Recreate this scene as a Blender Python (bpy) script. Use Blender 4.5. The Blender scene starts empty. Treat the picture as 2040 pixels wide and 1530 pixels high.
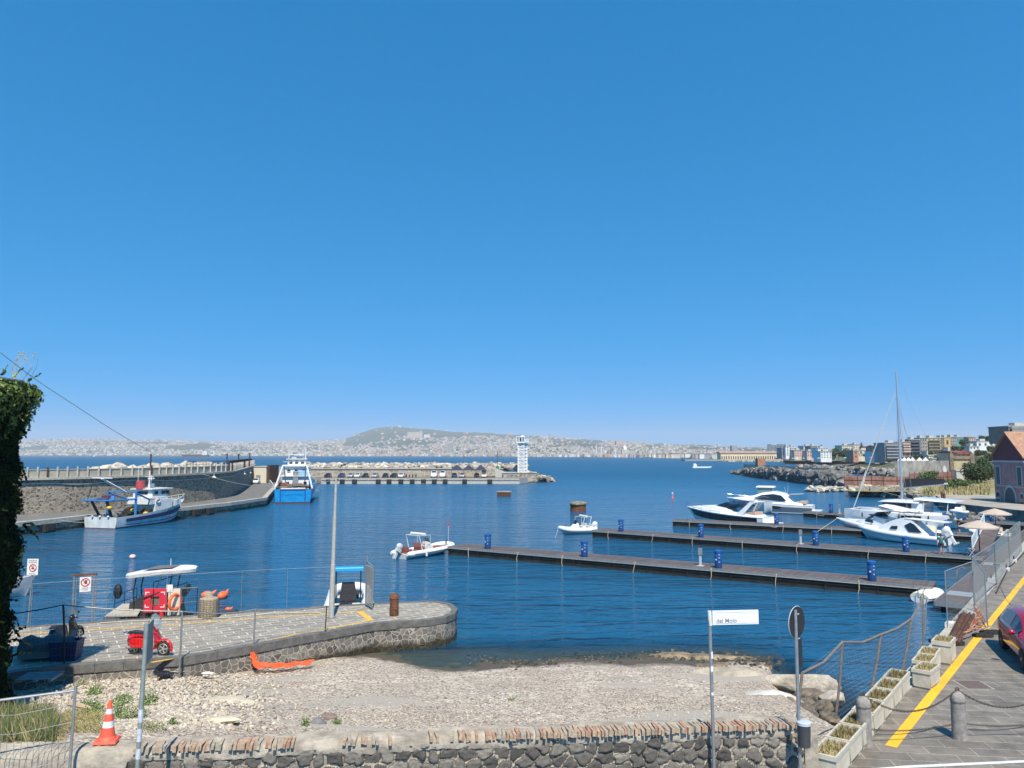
import bpy, math, random
import numpy as np
from mathutils import Vector, Matrix
R = math.radians
C = bpy.context.scene.collection
scene = bpy.context.scene
# ------------------------------------------------------------------ camera
F = 1500.0; TH = math.atan(141 / F); CAMZ = 9.0
cam = bpy.data.objects.new('camera', bpy.data.cameras.new('camera')); C.objects.link(cam)
cam.location = (0, 0, CAMZ); cam.rotation_euler = (R(90) + TH, 0, 0)
cam.data.sensor_width = 36; cam.data.lens = 36 * F / 2040; cam.data.clip_end = 60000; cam.data.clip_start = .1
scene.camera = cam
# ------------------------------------------------------------------ light: sun behind the viewer, high
EL, AZ = R(55), R(180 - 8)          # compass angle measured clockwise from +Y
sun_dir = Vector((math.sin(AZ) * math.cos(EL), math.cos(AZ) * math.cos(EL), math.sin(EL)))
sl = bpy.data.lights.new('sun', 'SUN'); sl.energy = 5.0; sl.angle = R(.5); sl.color = (1, .92, .79)
so = bpy.data.objects.new('sun', sl); C.objects.link(so); so.rotation_euler = sun_dir.to_track_quat('Z', 'Y').to_euler()
w = bpy.data.worlds.new('World'); scene.world = w; w.use_nodes = True
nt = w.node_tree; bg = nt.nodes['Background']; bg.inputs[1].default_value = .1
sky = nt.nodes.new('ShaderNodeTexSky'); sky.sky_type = 'NISHITA'; sky.sun_disc = False
sky.sun_elevation = EL; sky.sun_rotation = AZ; sky.altitude = 0; sky.air_density = 1.0; sky.dust_density = 0; sky.ozone_density = 5
hs = nt.nodes.new('ShaderNodeHueSaturation'); hs.inputs['Hue'].default_value = .487; hs.inputs['Saturation'].default_value = 2.05; hs.inputs['Value'].default_value = 1.6
tcw = nt.nodes.new('ShaderNodeTexCoord'); mpw = nt.nodes.new('ShaderNodeMapping'); mpw.inputs['Location'].default_value = (0, 0, .27); mpw.inputs['Scale'].default_value = (1, 1, .88)
nt.links.new(tcw.outputs['Generated'], mpw.inputs[0]); nt.links.new(mpw.outputs[0], sky.inputs[0])
nt.links.new(sky.outputs[0], hs.inputs['Color']); nt.links.new(hs.outputs[0], bg.inputs[0])
scene.view_settings.view_transform = 'Standard'; scene.view_settings.look = 'None'
scene.view_settings.exposure = .5; scene.view_settings.gamma = 1
scene.render.engine = 'CYCLES'
scene.cycles.max_bounces = 6; scene.cycles.transparent_max_bounces = 24
# ------------------------------------------------------------------ geometry helpers
def ray(px, py):
    x = (px - 1020) / F; u = (765 - py) / F
    return x, math.cos(TH) - u * math.sin(TH), math.sin(TH) + u * math.cos(TH)
def G(px, py, z=0.0):
    r = ray(px, py); t = (z - CAMZ) / r[2]
    return Vector((r[0] * t, r[1] * t, z))
def V(px, py, y):
    r = ray(px, py); t = y / r[1]
    return Vector((r[0] * t, y, CAMZ + r[2] * t))
rnd = random.Random(7)
def U(a, b): return rnd.uniform(a, b)
class MB:
    def __init__(s): s.v = []; s.f = []; s.m = []; s.c = []
    def add(s, vs, fs, m=0):
        o = len(s.v); s.v += [tuple(p) for p in vs]; s.f += [tuple(i + o for i in f) for f in fs]; s.m += [m] * len(fs); return s
    def box(s, x0, x1, y0, y1, z0, z1, m=0):
        return s.add([(x0,y0,z0),(x1,y0,z0),(x1,y1,z0),(x0,y1,z0),(x0,y0,z1),(x1,y0,z1),(x1,y1,z1),(x0,y1,z1)],
                     [(0,3,2,1),(4,5,6,7),(0,1,5,4),(1,2,6,5),(2,3,7,6),(3,0,4,7)], m)
    def cb(s, c, d, rz=0, m=0, rx=0, ry=0, top=1.0):
        M = Matrix.Translation(Vector(c)) @ Matrix.Rotation(rz, 4, 'Z') @ Matrix.Rotation(ry, 4, 'Y') @ Matrix.Rotation(rx, 4, 'X')
        x, y, z = d[0] / 2, d[1] / 2, d[2] / 2; t = top
        vs = [M @ Vector(p) for p in [(-x,-y,-z),(x,-y,-z),(x,y,-z),(-x,y,-z),(-x*t,-y*t,z),(x*t,-y*t,z),(x*t,y*t,z),(-x*t,y*t,z)]]
        return s.add(vs, [(0,3,2,1),(4,5,6,7),(0,1,5,4),(1,2,6,5),(2,3,7,6),(3,0,4,7)], m)
    def tube(s, pts, r, n=6, m=0, closed=False):
        pts = [Vector(p) for p in pts]; k = len(pts); rr = r if isinstance(r, (list, tuple)) else [r] * k; rings = []
        up = None
        for i, p in enumerate(pts):
            a = pts[(i - 1) % k] if (i > 0 or closed) else p; b = pts[(i + 1) % k] if (i < k - 1 or closed) else p
            t = (b - a).normalized() if (b - a).length > 1e-9 else Vector((0, 0, 1))
            if up is None: up = Vector((0, 0, 1)) if abs(t.z) < .9 else Vector((1, 0, 0))
            x = t.cross(up)
            if x.length < 1e-4: x = t.cross(Vector((0, 1, .1)))
            x.normalize(); y = x.cross(t).normalized(); up = y
            rings.append([p + (x * math.cos(q) + y * math.sin(q)) * rr[i] for q in [2 * math.pi * j / n for j in range(n)]])
        return s.loft(rings, m, cap=not closed, closed=closed)
    def loft(s, rings, m=0, cap=True, closed=False, openring=False):
        n = len(rings[0]); k = len(rings); vs = [p for r in rings for p in r]; fs = []
        for i in range(k if closed else k - 1):
            a = i * n; b = ((i + 1) % k) * n
            for j in range(n - 1 if openring else n):
                q = (j + 1) % n; fs.append((a + j, a + q, b + q, b + j))
        if cap and not openring: fs.append(tuple(range(n - 1, -1, -1))); fs.append(tuple(range((k - 1) * n, k * n)))
        return s.add(vs, fs, m)
    def cyl(s, c, r, h, n=12, m=0, r2=None, axis='z'):
        c = Vector(c); a = {'z': Vector((0,0,1)), 'x': Vector((1,0,0)), 'y': Vector((0,1,0))}[axis]
        return s.tube([c, c + a * h], [r, r if r2 is None else r2], n, m)
    def lathe(s, prof, n=16, c=(0, 0, 0), m=0, wob=0):
        rings = [[(c[0] + r * (1 + wob * math.sin(3 * q + z)) * math.cos(q), c[1] + r * (1 + wob * math.sin(3 * q + z)) * math.sin(q), c[2] + z) for q in [2 * math.pi * j / n for j in range(n)]] for r, z in prof]
        return s.loft(rings, m)
    def sph(s, c, r, n=10, k=6, m=0, M=None):
        r = r if isinstance(r, (list, tuple)) else (r, r, r); rings = []
        for i in range(k + 1):
            a = -math.pi / 2 + math.pi * i / k
            ca = max(math.cos(a), .02)
            rings.append([Vector((r[0] * ca * math.cos(q), r[1] * ca * math.sin(q), r[2] * math.sin(a))) for q in [2 * math.pi * j / n for j in range(n)]])
        if M: rings = [[M @ p for p in g] for g in rings]
        c = Vector(c); rings = [[c + p for p in g] for g in rings]
        return s.loft(rings, m)
    def prism(s, poly, z0, z1, m=0, top=1.0):
        n = len(poly); cx = sum(p[0] for p in poly) / n; cy = sum(p[1] for p in poly) / n
        a = [(p[0], p[1], z0) for p in poly]; b = [(cx + (p[0] - cx) * top, cy + (p[1] - cy) * top, z1) for p in poly]
        return s.loft([a, b], m)
    def vprism(s, prof, y0, y1, m=0):      # profile in x,z swept along y
        return s.loft([[(x, y0, z) for x, z in prof], [(x, y1, z) for x, z in prof]], m)
    def poly(s, pts, m=0): return s.add(pts, [tuple(range(len(pts)))], m)
    def build(s, name, mat, parent=None, smooth=None, loc=None, rz=None):
        me = bpy.data.meshes.new(name); me.from_pydata(s.v, [], s.f); me.update()
        for q in (mat if isinstance(mat, (list, tuple)) else [mat]): me.materials.append(q)
        if any(s.m): me.polygons.foreach_set('material_index', s.m)
        import bmesh
        b = bmesh.new(); b.from_mesh(me); bmesh.ops.recalc_face_normals(b, faces=b.faces); b.to_mesh(me); b.free()
        if smooth is not None:
            me.shade_smooth(); me.set_sharp_from_angle(angle=R(smooth))
        o = bpy.data.objects.new(name, me); C.objects.link(o)
        if parent: o.parent = parent
        if loc is not None: o.location = loc
        if rz is not None: o.rotation_euler = (0, 0, rz)
        return o
def tag(o, label=None, cat=None, group=None, kind=None):
    if label: o['label'] = label
    if cat: o['category'] = cat
    if group: o['group'] = group
    if kind: o['kind'] = kind
    return o
def thing(name, label, cat, loc=(0, 0, 0), rz=0, group=None, sc=1):
    o = bpy.data.objects.new(name, None); C.objects.link(o); o.empty_display_size = .2
    o.location = loc; o.rotation_euler = (0, 0, rz); o.scale = (sc, sc, sc)
    return tag(o, label, cat, group)
def kids(o): return [c for c in bpy.data.objects if c.parent == o]
def dup(o, loc=None, rz=None, label=None, group=None, sc=None, parent=None, mats=None):
    c = o.copy(); C.objects.link(c); c.parent = parent
    if loc is not None: c.location = loc
    if rz is not None: c.rotation_euler = (0, 0, rz)
    if sc is not None: c.scale = (sc, sc, sc) if not isinstance(sc, (tuple, list)) else sc
    if label: c['label'] = label
    if group: c['group'] = group
    if mats and c.type == 'MESH':
        c.data = c.data.copy()
        for i, q in enumerate(c.data.materials):
            if q.name in mats: c.data.materials[i] = mats[q.name]
    for k in kids(o): dup(k, parent=c, mats=mats)
    return c
def ang(a, b): return math.atan2(b[1] - a[1], b[0] - a[0])
# ------------------------------------------------------------------ materials
MATS = {}
def nodes(m): return m.node_tree.nodes, m.node_tree.links
def mat(name, col, rough=.6, var=.12, scale=3.0, bump=0.0, bscale=None, metal=0.0, alpha=None, spec=.5, col2=None, streak=0.0, coat=0):
    if name in MATS: return MATS[name]
    m = bpy.data.materials.new(name); m.use_nodes = True; N, Lk = nodes(m); b = N['Principled BSDF']
    b.inputs['Roughness'].default_value = rough; b.inputs['Metallic'].default_value = metal
    b.inputs['Specular IOR Level'].default_value = spec; b.inputs['Coat Weight'].default_value = coat
    tc = N.new('ShaderNodeTexCoord')
    nz = N.new('ShaderNodeTexNoise'); nz.inputs['Scale'].default_value = scale; nz.inputs['Detail'].default_value = 6; nz.inputs['Roughness'].default_value = .65
    Lk.new(tc.outputs['Object'], nz.inputs['Vector'])
    if streak:
        mp = N.new('ShaderNodeMapping'); mp.inputs['Scale'].default_value = (1, 1, streak); Lk.new(tc.outputs['Object'], mp.inputs[0]); Lk.new(mp.outputs[0], nz.inputs['Vector'])
    rp = N.new('ShaderNodeValToRGB'); e = rp.color_ramp.elements
    c2 = col2 or tuple(min(1, c * (1 + var)) for c in col); c1 = tuple(c * (1 - var) for c in col)
    e[0].position = .35; e[1].position = .65; e[0].color = (*c1, 1); e[1].color = (*c2, 1)
    Lk.new(nz.outputs['Fac'], rp.inputs[0]); Lk.new(rp.outputs[0], b.inputs['Base Color'])
    if bump:
        bp = N.new('ShaderNodeBump'); bp.inputs['Strength'].default_value = 1; bp.inputs['Distance'].default_value = bump
        n2 = N.new('ShaderNodeTexNoise'); n2.inputs['Scale'].default_value = bscale or scale * 3; n2.inputs['Detail'].default_value = 5
        Lk.new(tc.outputs['Object'], n2.inputs['Vector']); Lk.new(n2.outputs['Fac'], bp.inputs['Height']); Lk.new(bp.outputs[0], b.inputs['Normal'])
    if alpha is not None: b.inputs['Alpha'].default_value = alpha
    MATS[name] = m; return m
white = mat('white_gelcoat', (.72, .72, .7), .25, .06, 1.5, coat=.3)
whitem = mat('white_paint', (.62, .61, .57), .5, .12, 4)
cream = mat('cream_vinyl', (.6, .54, .42), .6, .08, 5)
black = mat('black_plastic', (.015, .015, .018), .4, .3, 5)
dark = mat('dark_rubber', (.02, .02, .02), .8, .3, 8)
tint = mat('tinted_glass', (.012, .015, .02), .06, .1, 2, spec=.8)
chrome = mat('polished_steel', (.6, .6, .62), .2, .08, 5, metal=1)
galv = mat('galvanised_steel', (.33, .34, .34), .45, .15, 8, metal=.6)
galvd = mat('weathered_galvanised', (.26, .27, .26), .55, .3, 14, metal=.45)
rust = mat('rusty_iron', (.11, .04, .02), .85, .5, 7, bump=.01, bscale=30, col2=(.2, .08, .035))
rustd = mat('dark_rust', (.05, .022, .014), .85, .5, 5, bump=.01, bscale=25, col2=(.12, .05, .025))
bluep = mat('blue_cabinet_paint', (.012, .085, .27), .45, .15, 6)
orange = mat('orange_plastic', (.85, .13, .03), .5, .1, 6)
redp = mat('red_paint', (.55, .02, .02), .3, .1, 5)
grey = mat('grey_paint', (.22, .23, .24), .5, .15, 5)
lgrey = mat('light_grey_paint', (.45, .46, .46), .5, .1, 5)
navy = mat('navy_canvas', (.012, .02, .05), .7, .2, 6)
rope = mat('pale_rope', (.45, .4, .3), .9, .2, 20)
wood = mat('weathered_wood', (.16, .11, .08), .8, .3, 6, streak=.2)
concrete = mat('pale_concrete', (.42, .4, .35), .9, .2, 2.5, bump=.01, bscale=20)
dconc = mat('grey_concrete', (.26, .25, .22), .9, .25, 2.5, bump=.01, bscale=18)
skin = mat('skin', (.35, .2, .14), .6, .05, 5)
# ================================================================== SETTING
def newmat(name):
    m = bpy.data.materials.new(name); m.use_nodes = True; N, L = nodes(m); MATS[name] = m
    return m, N, L, N['Principled BSDF']
def nd(N, t, **k):
    n = N.new(t)
    for a, b in k.items():
        if a in n.inputs: n.inputs[a].default_value = b
        else: setattr(n, a, b)
    return n
def ramp(N, L, src, stops, interp='LINEAR'):
    r = N.new('ShaderNodeValToRGB'); r.color_ramp.interpolation = interp; e = r.color_ramp.elements
    while len(e) < len(stops): e.new(.5)
    for i, (p, c) in enumerate(stops): e[i].position = p; e[i].color = (*c, 1) if len(c) == 3 else c
    L.new(src, r.inputs[0]); return r
def mixc(N, L, f, a, b, mode='MIX'):
    n = N.new('ShaderNodeMix'); n.data_type = 'RGBA'; n.blend_type = mode
    for s, i in ((f, 0), (a, 6), (b, 7)):
        if hasattr(s, 'is_linked') or hasattr(s, 'links'): L.new(s, n.inputs[i])
        elif i == 0: n.inputs[0].default_value = s
        else: n.inputs[i].default_value = (*s, 1)
    return n.outputs[2]
def mth(N, L, op, a, b=None, c=None):
    n = N.new('ShaderNodeMath'); n.operation = op
    for i, s in enumerate((a, b, c)):
        if s is None: continue
        if hasattr(s, 'links'): L.new(s, n.inputs[i])
        else: n.inputs[i].default_value = s
    return n.outputs[0]
def mapping(N, L, scale=(1, 1, 1), rz=0, coord='Object', loc=(0, 0, 0)):
    t = N.new('ShaderNodeTexCoord'); mp = N.new('ShaderNodeMapping'); mp.inputs['Scale'].default_value = scale; mp.inputs['Rotation'].default_value = (0, 0, rz); mp.inputs['Location'].default_value = loc
    L.new(t.outputs[coord], mp.inputs[0]); return mp.outputs[0]
# ---- water
m, N, L, b = newmat('sea_water')
b.inputs['IOR'].default_value = 1.333
v1 = mapping(N, L, (.55, 1.5, 1)); v2 = mapping(N, L, (1.8, 4.2, 1), R(8)); v3 = mapping(N, L, (.05, .13, 1), R(-10)); v4 = mapping(N, L, (.012, .03, 1))
n1 = nd(N, 'ShaderNodeTexNoise', Scale=1.0, Detail=3.0, Distortion=.6); L.new(v1, n1.inputs[0])
n2 = nd(N, 'ShaderNodeTexNoise', Scale=1.0, Detail=3.0); L.new(v2, n2.inputs[0])
n3 = nd(N, 'ShaderNodeTexNoise', Scale=1.0, Detail=3.0); L.new(v3, n3.inputs[0])
n4 = nd(N, 'ShaderNodeTexNoise', Scale=1.0, Detail=4.0); L.new(v4, n4.inputs[0])
h = mth(N, L, 'MULTIPLY', n1.outputs[0], .8)
h = mth(N, L, 'ADD', h, mth(N, L, 'MULTIPLY', n2.outputs[0], .25))
n6 = nd(N, 'ShaderNodeTexNoise', Scale=1.0, Detail=2.0, Distortion=.8); L.new(mapping(N, L, (.16, .55, 1), R(5)), n6.inputs[0]); h = mth(N, L, 'ADD', h, mth(N, L, 'MULTIPLY', n6.outputs[0], 1.5))
amp = mth(N, L, 'ADD', .35, mth(N, L, 'MULTIPLY', n3.outputs[0], 1.3))
h = mth(N, L, 'MULTIPLY', h, amp)
bp = nd(N, 'ShaderNodeBump', Strength=1.0, Distance=.3); L.new(h, bp.inputs['Height']); L.new(bp.outputs[0], b.inputs['Normal'])
wc = ramp(N, L, n4.outputs[0], [(.3, (.006, .062, .13)), (.7, (.01, .09, .18))])
L.new(wc.outputs[0], b.inputs['Base Color'])
# clear shallow water over the strand: transparent where the bottom is close
ps = mapping(N, L); sx = N.new('ShaderNodeSeparateXYZ'); L.new(ps, sx.inputs[0])
sh = mth(N, L, 'MULTIPLY_ADD', sx.outputs[1], -.25, 9.75)
fx = N.new('ShaderNodeClamp'); L.new(mth(N, L, 'MULTIPLY_ADD', sx.outputs[0], -.3, 4.1), fx.inputs[0]); inl = mth(N, L, 'MULTIPLY', mth(N, L, 'GREATER_THAN', sx.outputs[0], -7.0), fx.outputs[0])
sh = mth(N, L, 'MULTIPLY', sh, inl); sh = mth(N, L, 'MULTIPLY', sh, mth(N, L, 'LESS_THAN', sx.outputs[1], 39.5))
rr = N.new('ShaderNodeMapRange'); L.new(sx.outputs[1], rr.inputs[0]); rr.inputs[1].default_value = 30; rr.inputs[2].default_value = 330; rr.inputs[3].default_value = .05; rr.inputs[4].default_value = .4; L.new(rr.outputs[0], b.inputs['Roughness'])
al = N.new('ShaderNodeClamp'); L.new(mth(N, L, 'MULTIPLY_ADD', sh, -.75, 1.0), al.inputs[0]); al.inputs[1].default_value = .3
L.new(al.outputs[0], b.inputs['Alpha'])
mb = MB(); X = [-14000, -2000, -300, -60, 60, 300, 2000, 14000]; Y = [-40, 40, 120, 400, 1500, 5000, 12000]
vs = [(x, y, 0) for y in Y for x in X]; n = len(X)
mb.add(vs, [(j * n + i, j * n + i + 1, (j + 1) * n + i + 1, (j + 1) * n + i) for j in range(len(Y) - 1) for i in range(n - 1)])
tag(mb.build('sea_water', m), 'deep blue rippled harbour water and open bay', kind='structure')
tag(MB().poly([(-60, 5, -1.6), (60, 5, -1.6), (60, 120, -1.6), (-60, 120, -1.6)]).build('seabed', mat('silt', (.03, .04, .025), .9, .3, .5)), 'dark silty bottom of the shallow harbour', kind='structure')
# ---- beach height
def ip(x, xs, ys): return float(np.interp(x, xs, ys))
def shelf(y): return ip(y, [16, 20, 25, 29, 34, 37], [7.6, 9.0, 9.2, 9.5, 11.2, 12.5])
def beach_z(x, y):
    y += (1.1 * math.exp(-((x - 1) / 3.6) ** 2) - .9 * math.exp(-((x + 6) / 1.5) ** 2) + .15 * math.sin(x * 1.7)) * ip(y, [27, 33], [0, 1])
    z = ip(y, [14, 18, 22, 28, 31.5, 33.4, 34.8, 37, 39, 45], [2.3, 1.85, 1.38, .68, .34, .1, 0, -.14, -.4, -1.8])
    z += .05 * math.sin(x * .7 + y * .4) * (1 if y < 34 else .3)
    z += (.06 * math.sin(x * .45)) * ip(y, [28, 33, 36], [0, 1, .4])
    s = ip(x, [-9, -3.5], [1, 0]) * ip(y, [14.5, 17, 25], [1, .75, 0])
    z += s * (3.35 - z) if z < 3.35 else 0
    e = x - shelf(y)
    if e > 0: z -= min(e * .9, 3.5)
    return z
rng = np.random.default_rng(3)
nx, ny = 330, 230
xs = np.linspace(-24, 15, nx); ys = np.linspace(14.3, 44, ny)
gn = rng.normal(0, 1, (ny, nx))
for _ in range(3): gn = (gn + np.roll(gn, 1, 0) + np.roll(gn, -1, 0) + np.roll(gn, 1, 1) + np.roll(gn, -1, 1)) / 5
patches = [(G(720, 1390, 1.2), 2.1, .9, 0), (G(470, 1352, 1.2), 2.3, .65, .1), (G(430, 1400, 1.6), 1.7, .95, .15), (G(380, 1375, 1.5), 1.5, .5, .1), (G(1390, 1425, 1.3), 1.9, .7, -.1), (G(1320, 1432, 1.3), 2.0, .35, 0), (G(640, 1432, 1.8), 2.0, .25, .1), (G(540, 1335, .9), 1.6, .4, .2), (G(1450, 1345, .5), 1.8, .9, 0), (G(1250, 1360, .8), 1.2, .4, 0)]
vs = []; msk = []
for j, y in enumerate(ys):
    for i, x in enumerate(xs):
        z = beach_z(x, y); k = 0
        for (p, a, c, t) in patches:
            dx = (x - p.x); dy = (y - p.y) - t * dx
            d = math.hypot(dx / a, dy / c) + .22 * math.sin(dx * 3.1 + dy * 5) * .5 + .12 * gn[j, i] * 4
            k = max(k, min(1, max(0, (1.05 - d) * 6)))
        msk.append(k); z += .02 * k + gn[j, i] * (.05 - .045 * k)
        vs.append((x, y, z))
mb = MB(); mb.add(vs, [(j * nx + i, j * nx + i + 1, (j + 1) * nx + i + 1, (j + 1) * nx + i) for j in range(ny - 1) for i in range(nx - 1)])
m, N, L, b = newmat('beach_pebbles'); b.inputs['Roughness'].default_value = .85
co = mapping(N, L)
vo = nd(N, 'ShaderNodeTexVoronoi', Scale=13.0); L.new(co, vo.inputs['Vector'])
vo2 = nd(N, 'ShaderNodeTexVoronoi', Scale=24.0); L.new(co, vo2.inputs['Vector'])
no = nd(N, 'ShaderNodeTexNoise', Scale=.55, Detail=5.0); L.new(co, no.inputs['Vector'])
nf = nd(N, 'ShaderNodeTexNoise', Scale=30.0, Detail=4.0); L.new(co, nf.inputs['Vector'])
sc1 = N.new('ShaderNodeSeparateColor'); L.new(vo.outputs['Color'], sc1.inputs[0]); sc2 = N.new('ShaderNodeSeparateColor'); L.new(vo2.outputs['Color'], sc2.inputs[0])
c1 = ramp(N, L, sc1.outputs[0], [(0, (.14, .11, .08)), (.2, (.35, .285, .215)), (.5, (.52, .44, .345)), (1, (.72, .62, .5))])
c2 = ramp(N, L, sc2.outputs[1], [(0, (.12, .093, .07)), (.3, (.36, .295, .225)), (1, (.64, .535, .42))])
base = mixc(N, L, ramp(N, L, no.outputs[0], [(.4, (0, 0, 0)), (.6, (1, 1, 1))]).outputs[0], c1.outputs[0], c2.outputs[0])
gap = ramp(N, L, vo.outputs['Distance'], [(.0, (1, 1, 1)), (.55, (.8, .8, .8)), (.85, (.25, .22, .2))])
base = mixc(N, L, .75, base, gap.outputs[0], 'MULTIPLY')
at = N.new('ShaderNodeAttribute'); at.attribute_name = 'patch'
cn = ramp(N, L, nf.outputs[0], [(.3, (.27, .24, .2)), (.7, (.45, .395, .32))])
base = mixc(N, L, at.outputs['Fac'], base, cn.outputs[0])
sx = N.new('ShaderNodeSeparateXYZ'); L.new(co, sx.inputs[0])
wet = ramp(N, L, mth(N, L, 'ADD', sx.outputs[2], mth(N, L, 'MULTIPLY', no.outputs[0], .22)), [(.2, (1, 1, 1)), (.3, (0, 0, 0))])
alg = mixc(N, L, ramp(N, L, sx.outputs[2], [(0, (1, 1, 1)), (.04, (0, 0, 0))]).outputs[0], (.075, .06, .045), (.05, .055, .02))
base = mixc(N, L, wet.outputs[0], base, alg)
L.new(base, b.inputs['Base Color'])
bp = nd(N, 'ShaderNodeBump', Strength=1.0, Distance=.03); bp.invert = True
hh = mixc(N, L, at.outputs['Fac'], vo.outputs['Distance'], nf.outputs[0]); L.new(hh, bp.inputs['Height']); L.new(bp.outputs[0], b.inputs['Normal'])
o = mb.build('beach', m, smooth=60)
a = o.data.attributes.new('patch', 'FLOAT', 'POINT'); a.data.foreach_set('value', np.array(msk, 'f'))
tag(o, 'sloping pebble beach with patches of old concrete', kind='structure')
# ---- stone pitching / paving materials
def stonewall(name, scale, stone1, stone2, mortar, mw=.06, zs=1.0, bump=.03, flip=False, mix=.35):
    m, N, L, b = newmat(name); b.inputs['Roughness'].default_value = .85
    co = mapping(N, L, (1, 1, zs))
    nz = nd(N, 'ShaderNodeTexNoise', Scale=scale * 2.0, Detail=3.0); L.new(co, nz.inputs['Vector'])
    wv = mixc(N, L, .06, co, nz.outputs['Color'])
    v = nd(N, 'ShaderNodeTexVoronoi', Scale=scale); v.feature = 'DISTANCE_TO_EDGE'; L.new(wv, v.inputs['Vector'])
    c = nd(N, 'ShaderNodeTexVoronoi', Scale=scale); L.new(wv, c.inputs['Vector'])
    s = N.new('ShaderNodeSeparateColor'); L.new(c.outputs['Color'], s.inputs[0])
    st = ramp(N, L, s.outputs[0], [(0, stone1), (1, stone2)])
    n2 = nd(N, 'ShaderNodeTexNoise', Scale=12.0, Detail=6.0); L.new(co, n2.inputs['Vector'])
    stc = mixc(N, L, .5, st.outputs[0], ramp(N, L, n2.outputs[0], [(.3, (.55, .55, .55)), (.75, (1.3, 1.3, 1.3))]).outputs[0], 'MULTIPLY')
    n3 = nd(N, 'ShaderNodeTexNoise', Scale=.5, Detail=3.0); L.new(co, n3.inputs['Vector'])
    ew = mth(N, L, 'MULTIPLY', n3.outputs[0], mw * 2)
    k = mth(N, L, 'GREATER_THAN', v.outputs['Distance'], ew)
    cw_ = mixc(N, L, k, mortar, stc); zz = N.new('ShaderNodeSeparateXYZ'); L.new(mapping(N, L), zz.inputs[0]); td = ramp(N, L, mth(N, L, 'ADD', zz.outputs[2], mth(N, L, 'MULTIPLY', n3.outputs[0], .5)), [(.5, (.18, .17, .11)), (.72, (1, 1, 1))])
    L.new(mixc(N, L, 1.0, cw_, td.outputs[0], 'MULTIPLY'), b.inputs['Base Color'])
    bp = nd(N, 'ShaderNodeBump', Strength=1.0, Distance=bump)
    L.new(mth(N, L, 'ADD', mth(N, L, 'MINIMUM', v.outputs['Distance'], mw * 2.5), mth(N, L, 'MULTIPLY', n2.outputs[0], .25)), bp.inputs['Height']); L.new(bp.outputs[0], b.inputs['Normal'])
    return m
def paving(name, rz, w, hgt, c1, c2, mortar, ms=.012, bump=.01, scale=1.0, blot=.5, squash=.5, wj=False):
    m, N, L, b = newmat(name); b.inputs['Roughness'].default_value = .7
    co = mapping(N, L, (1, 1, 1), rz)
    nz = nd(N, 'ShaderNodeTexNoise', Scale=1.1, Detail=3.0); L.new(co, nz.inputs['Vector'])
    wv = mixc(N, L, .035, co, nz.outputs['Color'])
    br = nd(N, 'ShaderNodeTexBrick', Scale=scale); br.offset = squash
    br.inputs['Brick Width'].default_value = w; br.inputs['Row Height'].default_value = hgt; br.inputs['Mortar Size'].default_value = ms; br.inputs['Mortar Smooth'].default_value = .3
    br.inputs['Color1'].default_value = (*c1, 1); br.inputs['Color2'].default_value = (*c2, 1); br.inputs['Mortar'].default_value = (*mortar, 1)
    L.new(wv, br.inputs['Vector'])
    n2 = nd(N, 'ShaderNodeTexNoise', Scale=2.2, Detail=8.0, Roughness=.7); L.new(co, n2.inputs['Vector'])
    n5 = nd(N, 'ShaderNodeTexNoise', Scale=25.0, Detail=5.0, Roughness=.7); L.new(co, n5.inputs['Vector'])
    if wj:
        n7 = nd(N, 'ShaderNodeTexNoise', Scale=1.7, Detail=4.0); L.new(co, n7.inputs['Vector']); k7 = ramp(N, L, n7.outputs[0], [(.36, (0, 0, 0)), (.5, (1, 1, 1))]); mid = tuple((p + q) / 2 * .8 for p, q in zip(c1, c2)); L.new(mixc(N, L, k7.outputs[0], mid, mortar), br.inputs['Mortar'])
    cc = mixc(N, L, blot, br.outputs[0], ramp(N, L, n2.outputs[0], [(.3, (.5, .5, .5)), (.5, (1, 1, 1)), (.75, (1.45, 1.4, 1.32))]).outputs[0], 'MULTIPLY')
    cc = mixc(N, L, .35, cc, ramp(N, L, n5.outputs[0], [(.35, (.45, .45, .45)), (.7, (1.5, 1.5, 1.5))]).outputs[0], 'MULTIPLY')
    L.new(cc, b.inputs['Base Color'])
    bp = nd(N, 'ShaderNodeBump', Strength=1.0, Distance=bump)
    L.new(mth(N, L, 'ADD', mth(N, L, 'MULTIPLY', br.outputs['Fac'], -.5), mth(N, L, 'MULTIPLY', n5.outputs[0], .5)), bp.inputs['Height']); L.new(bp.outputs[0], b.inputs['Normal'])
    return m
basalt_wall = stonewall('basalt_rubble_masonry', 4.3, (.08, .072, .062), (.22, .2, .17), (.36, .32, .26), .045)
mole_wall = stonewall('dark_lava_masonry', 2.6, (.07, .06, .048), (.34, .29, .22), (.34, .29, .22), .06, 1.5, .12)
quay_pave = paving('quay_paving', R(-32), .86, .44, (.22, .197, .163), (.29, .26, .215), (.6, .54, .43), .026, wj=True)
road_pave = paving('lava_slab_paving', R(7), .95, .42, (.14, .122, .1), (.205, .18, .148), (.33, .295, .245), .012, .008, blot=.8)
asphalt = mat('mole_asphalt', (.14, .132, .12), .9, .2, .6, bump=.01, bscale=20)
kerbstone = mat('basalt_kerb', (.12, .115, .105), .75, .3, 3, bump=.02, bscale=9)
kerbpale = mat('pale_kerb', (.36, .34, .29), .8, .2, 2.5, bump=.01, bscale=10)
yellow = mat('yellow_road_paint', (.62, .36, .05), .6, .12, 9, col2=(.72, .43, .07))
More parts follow.
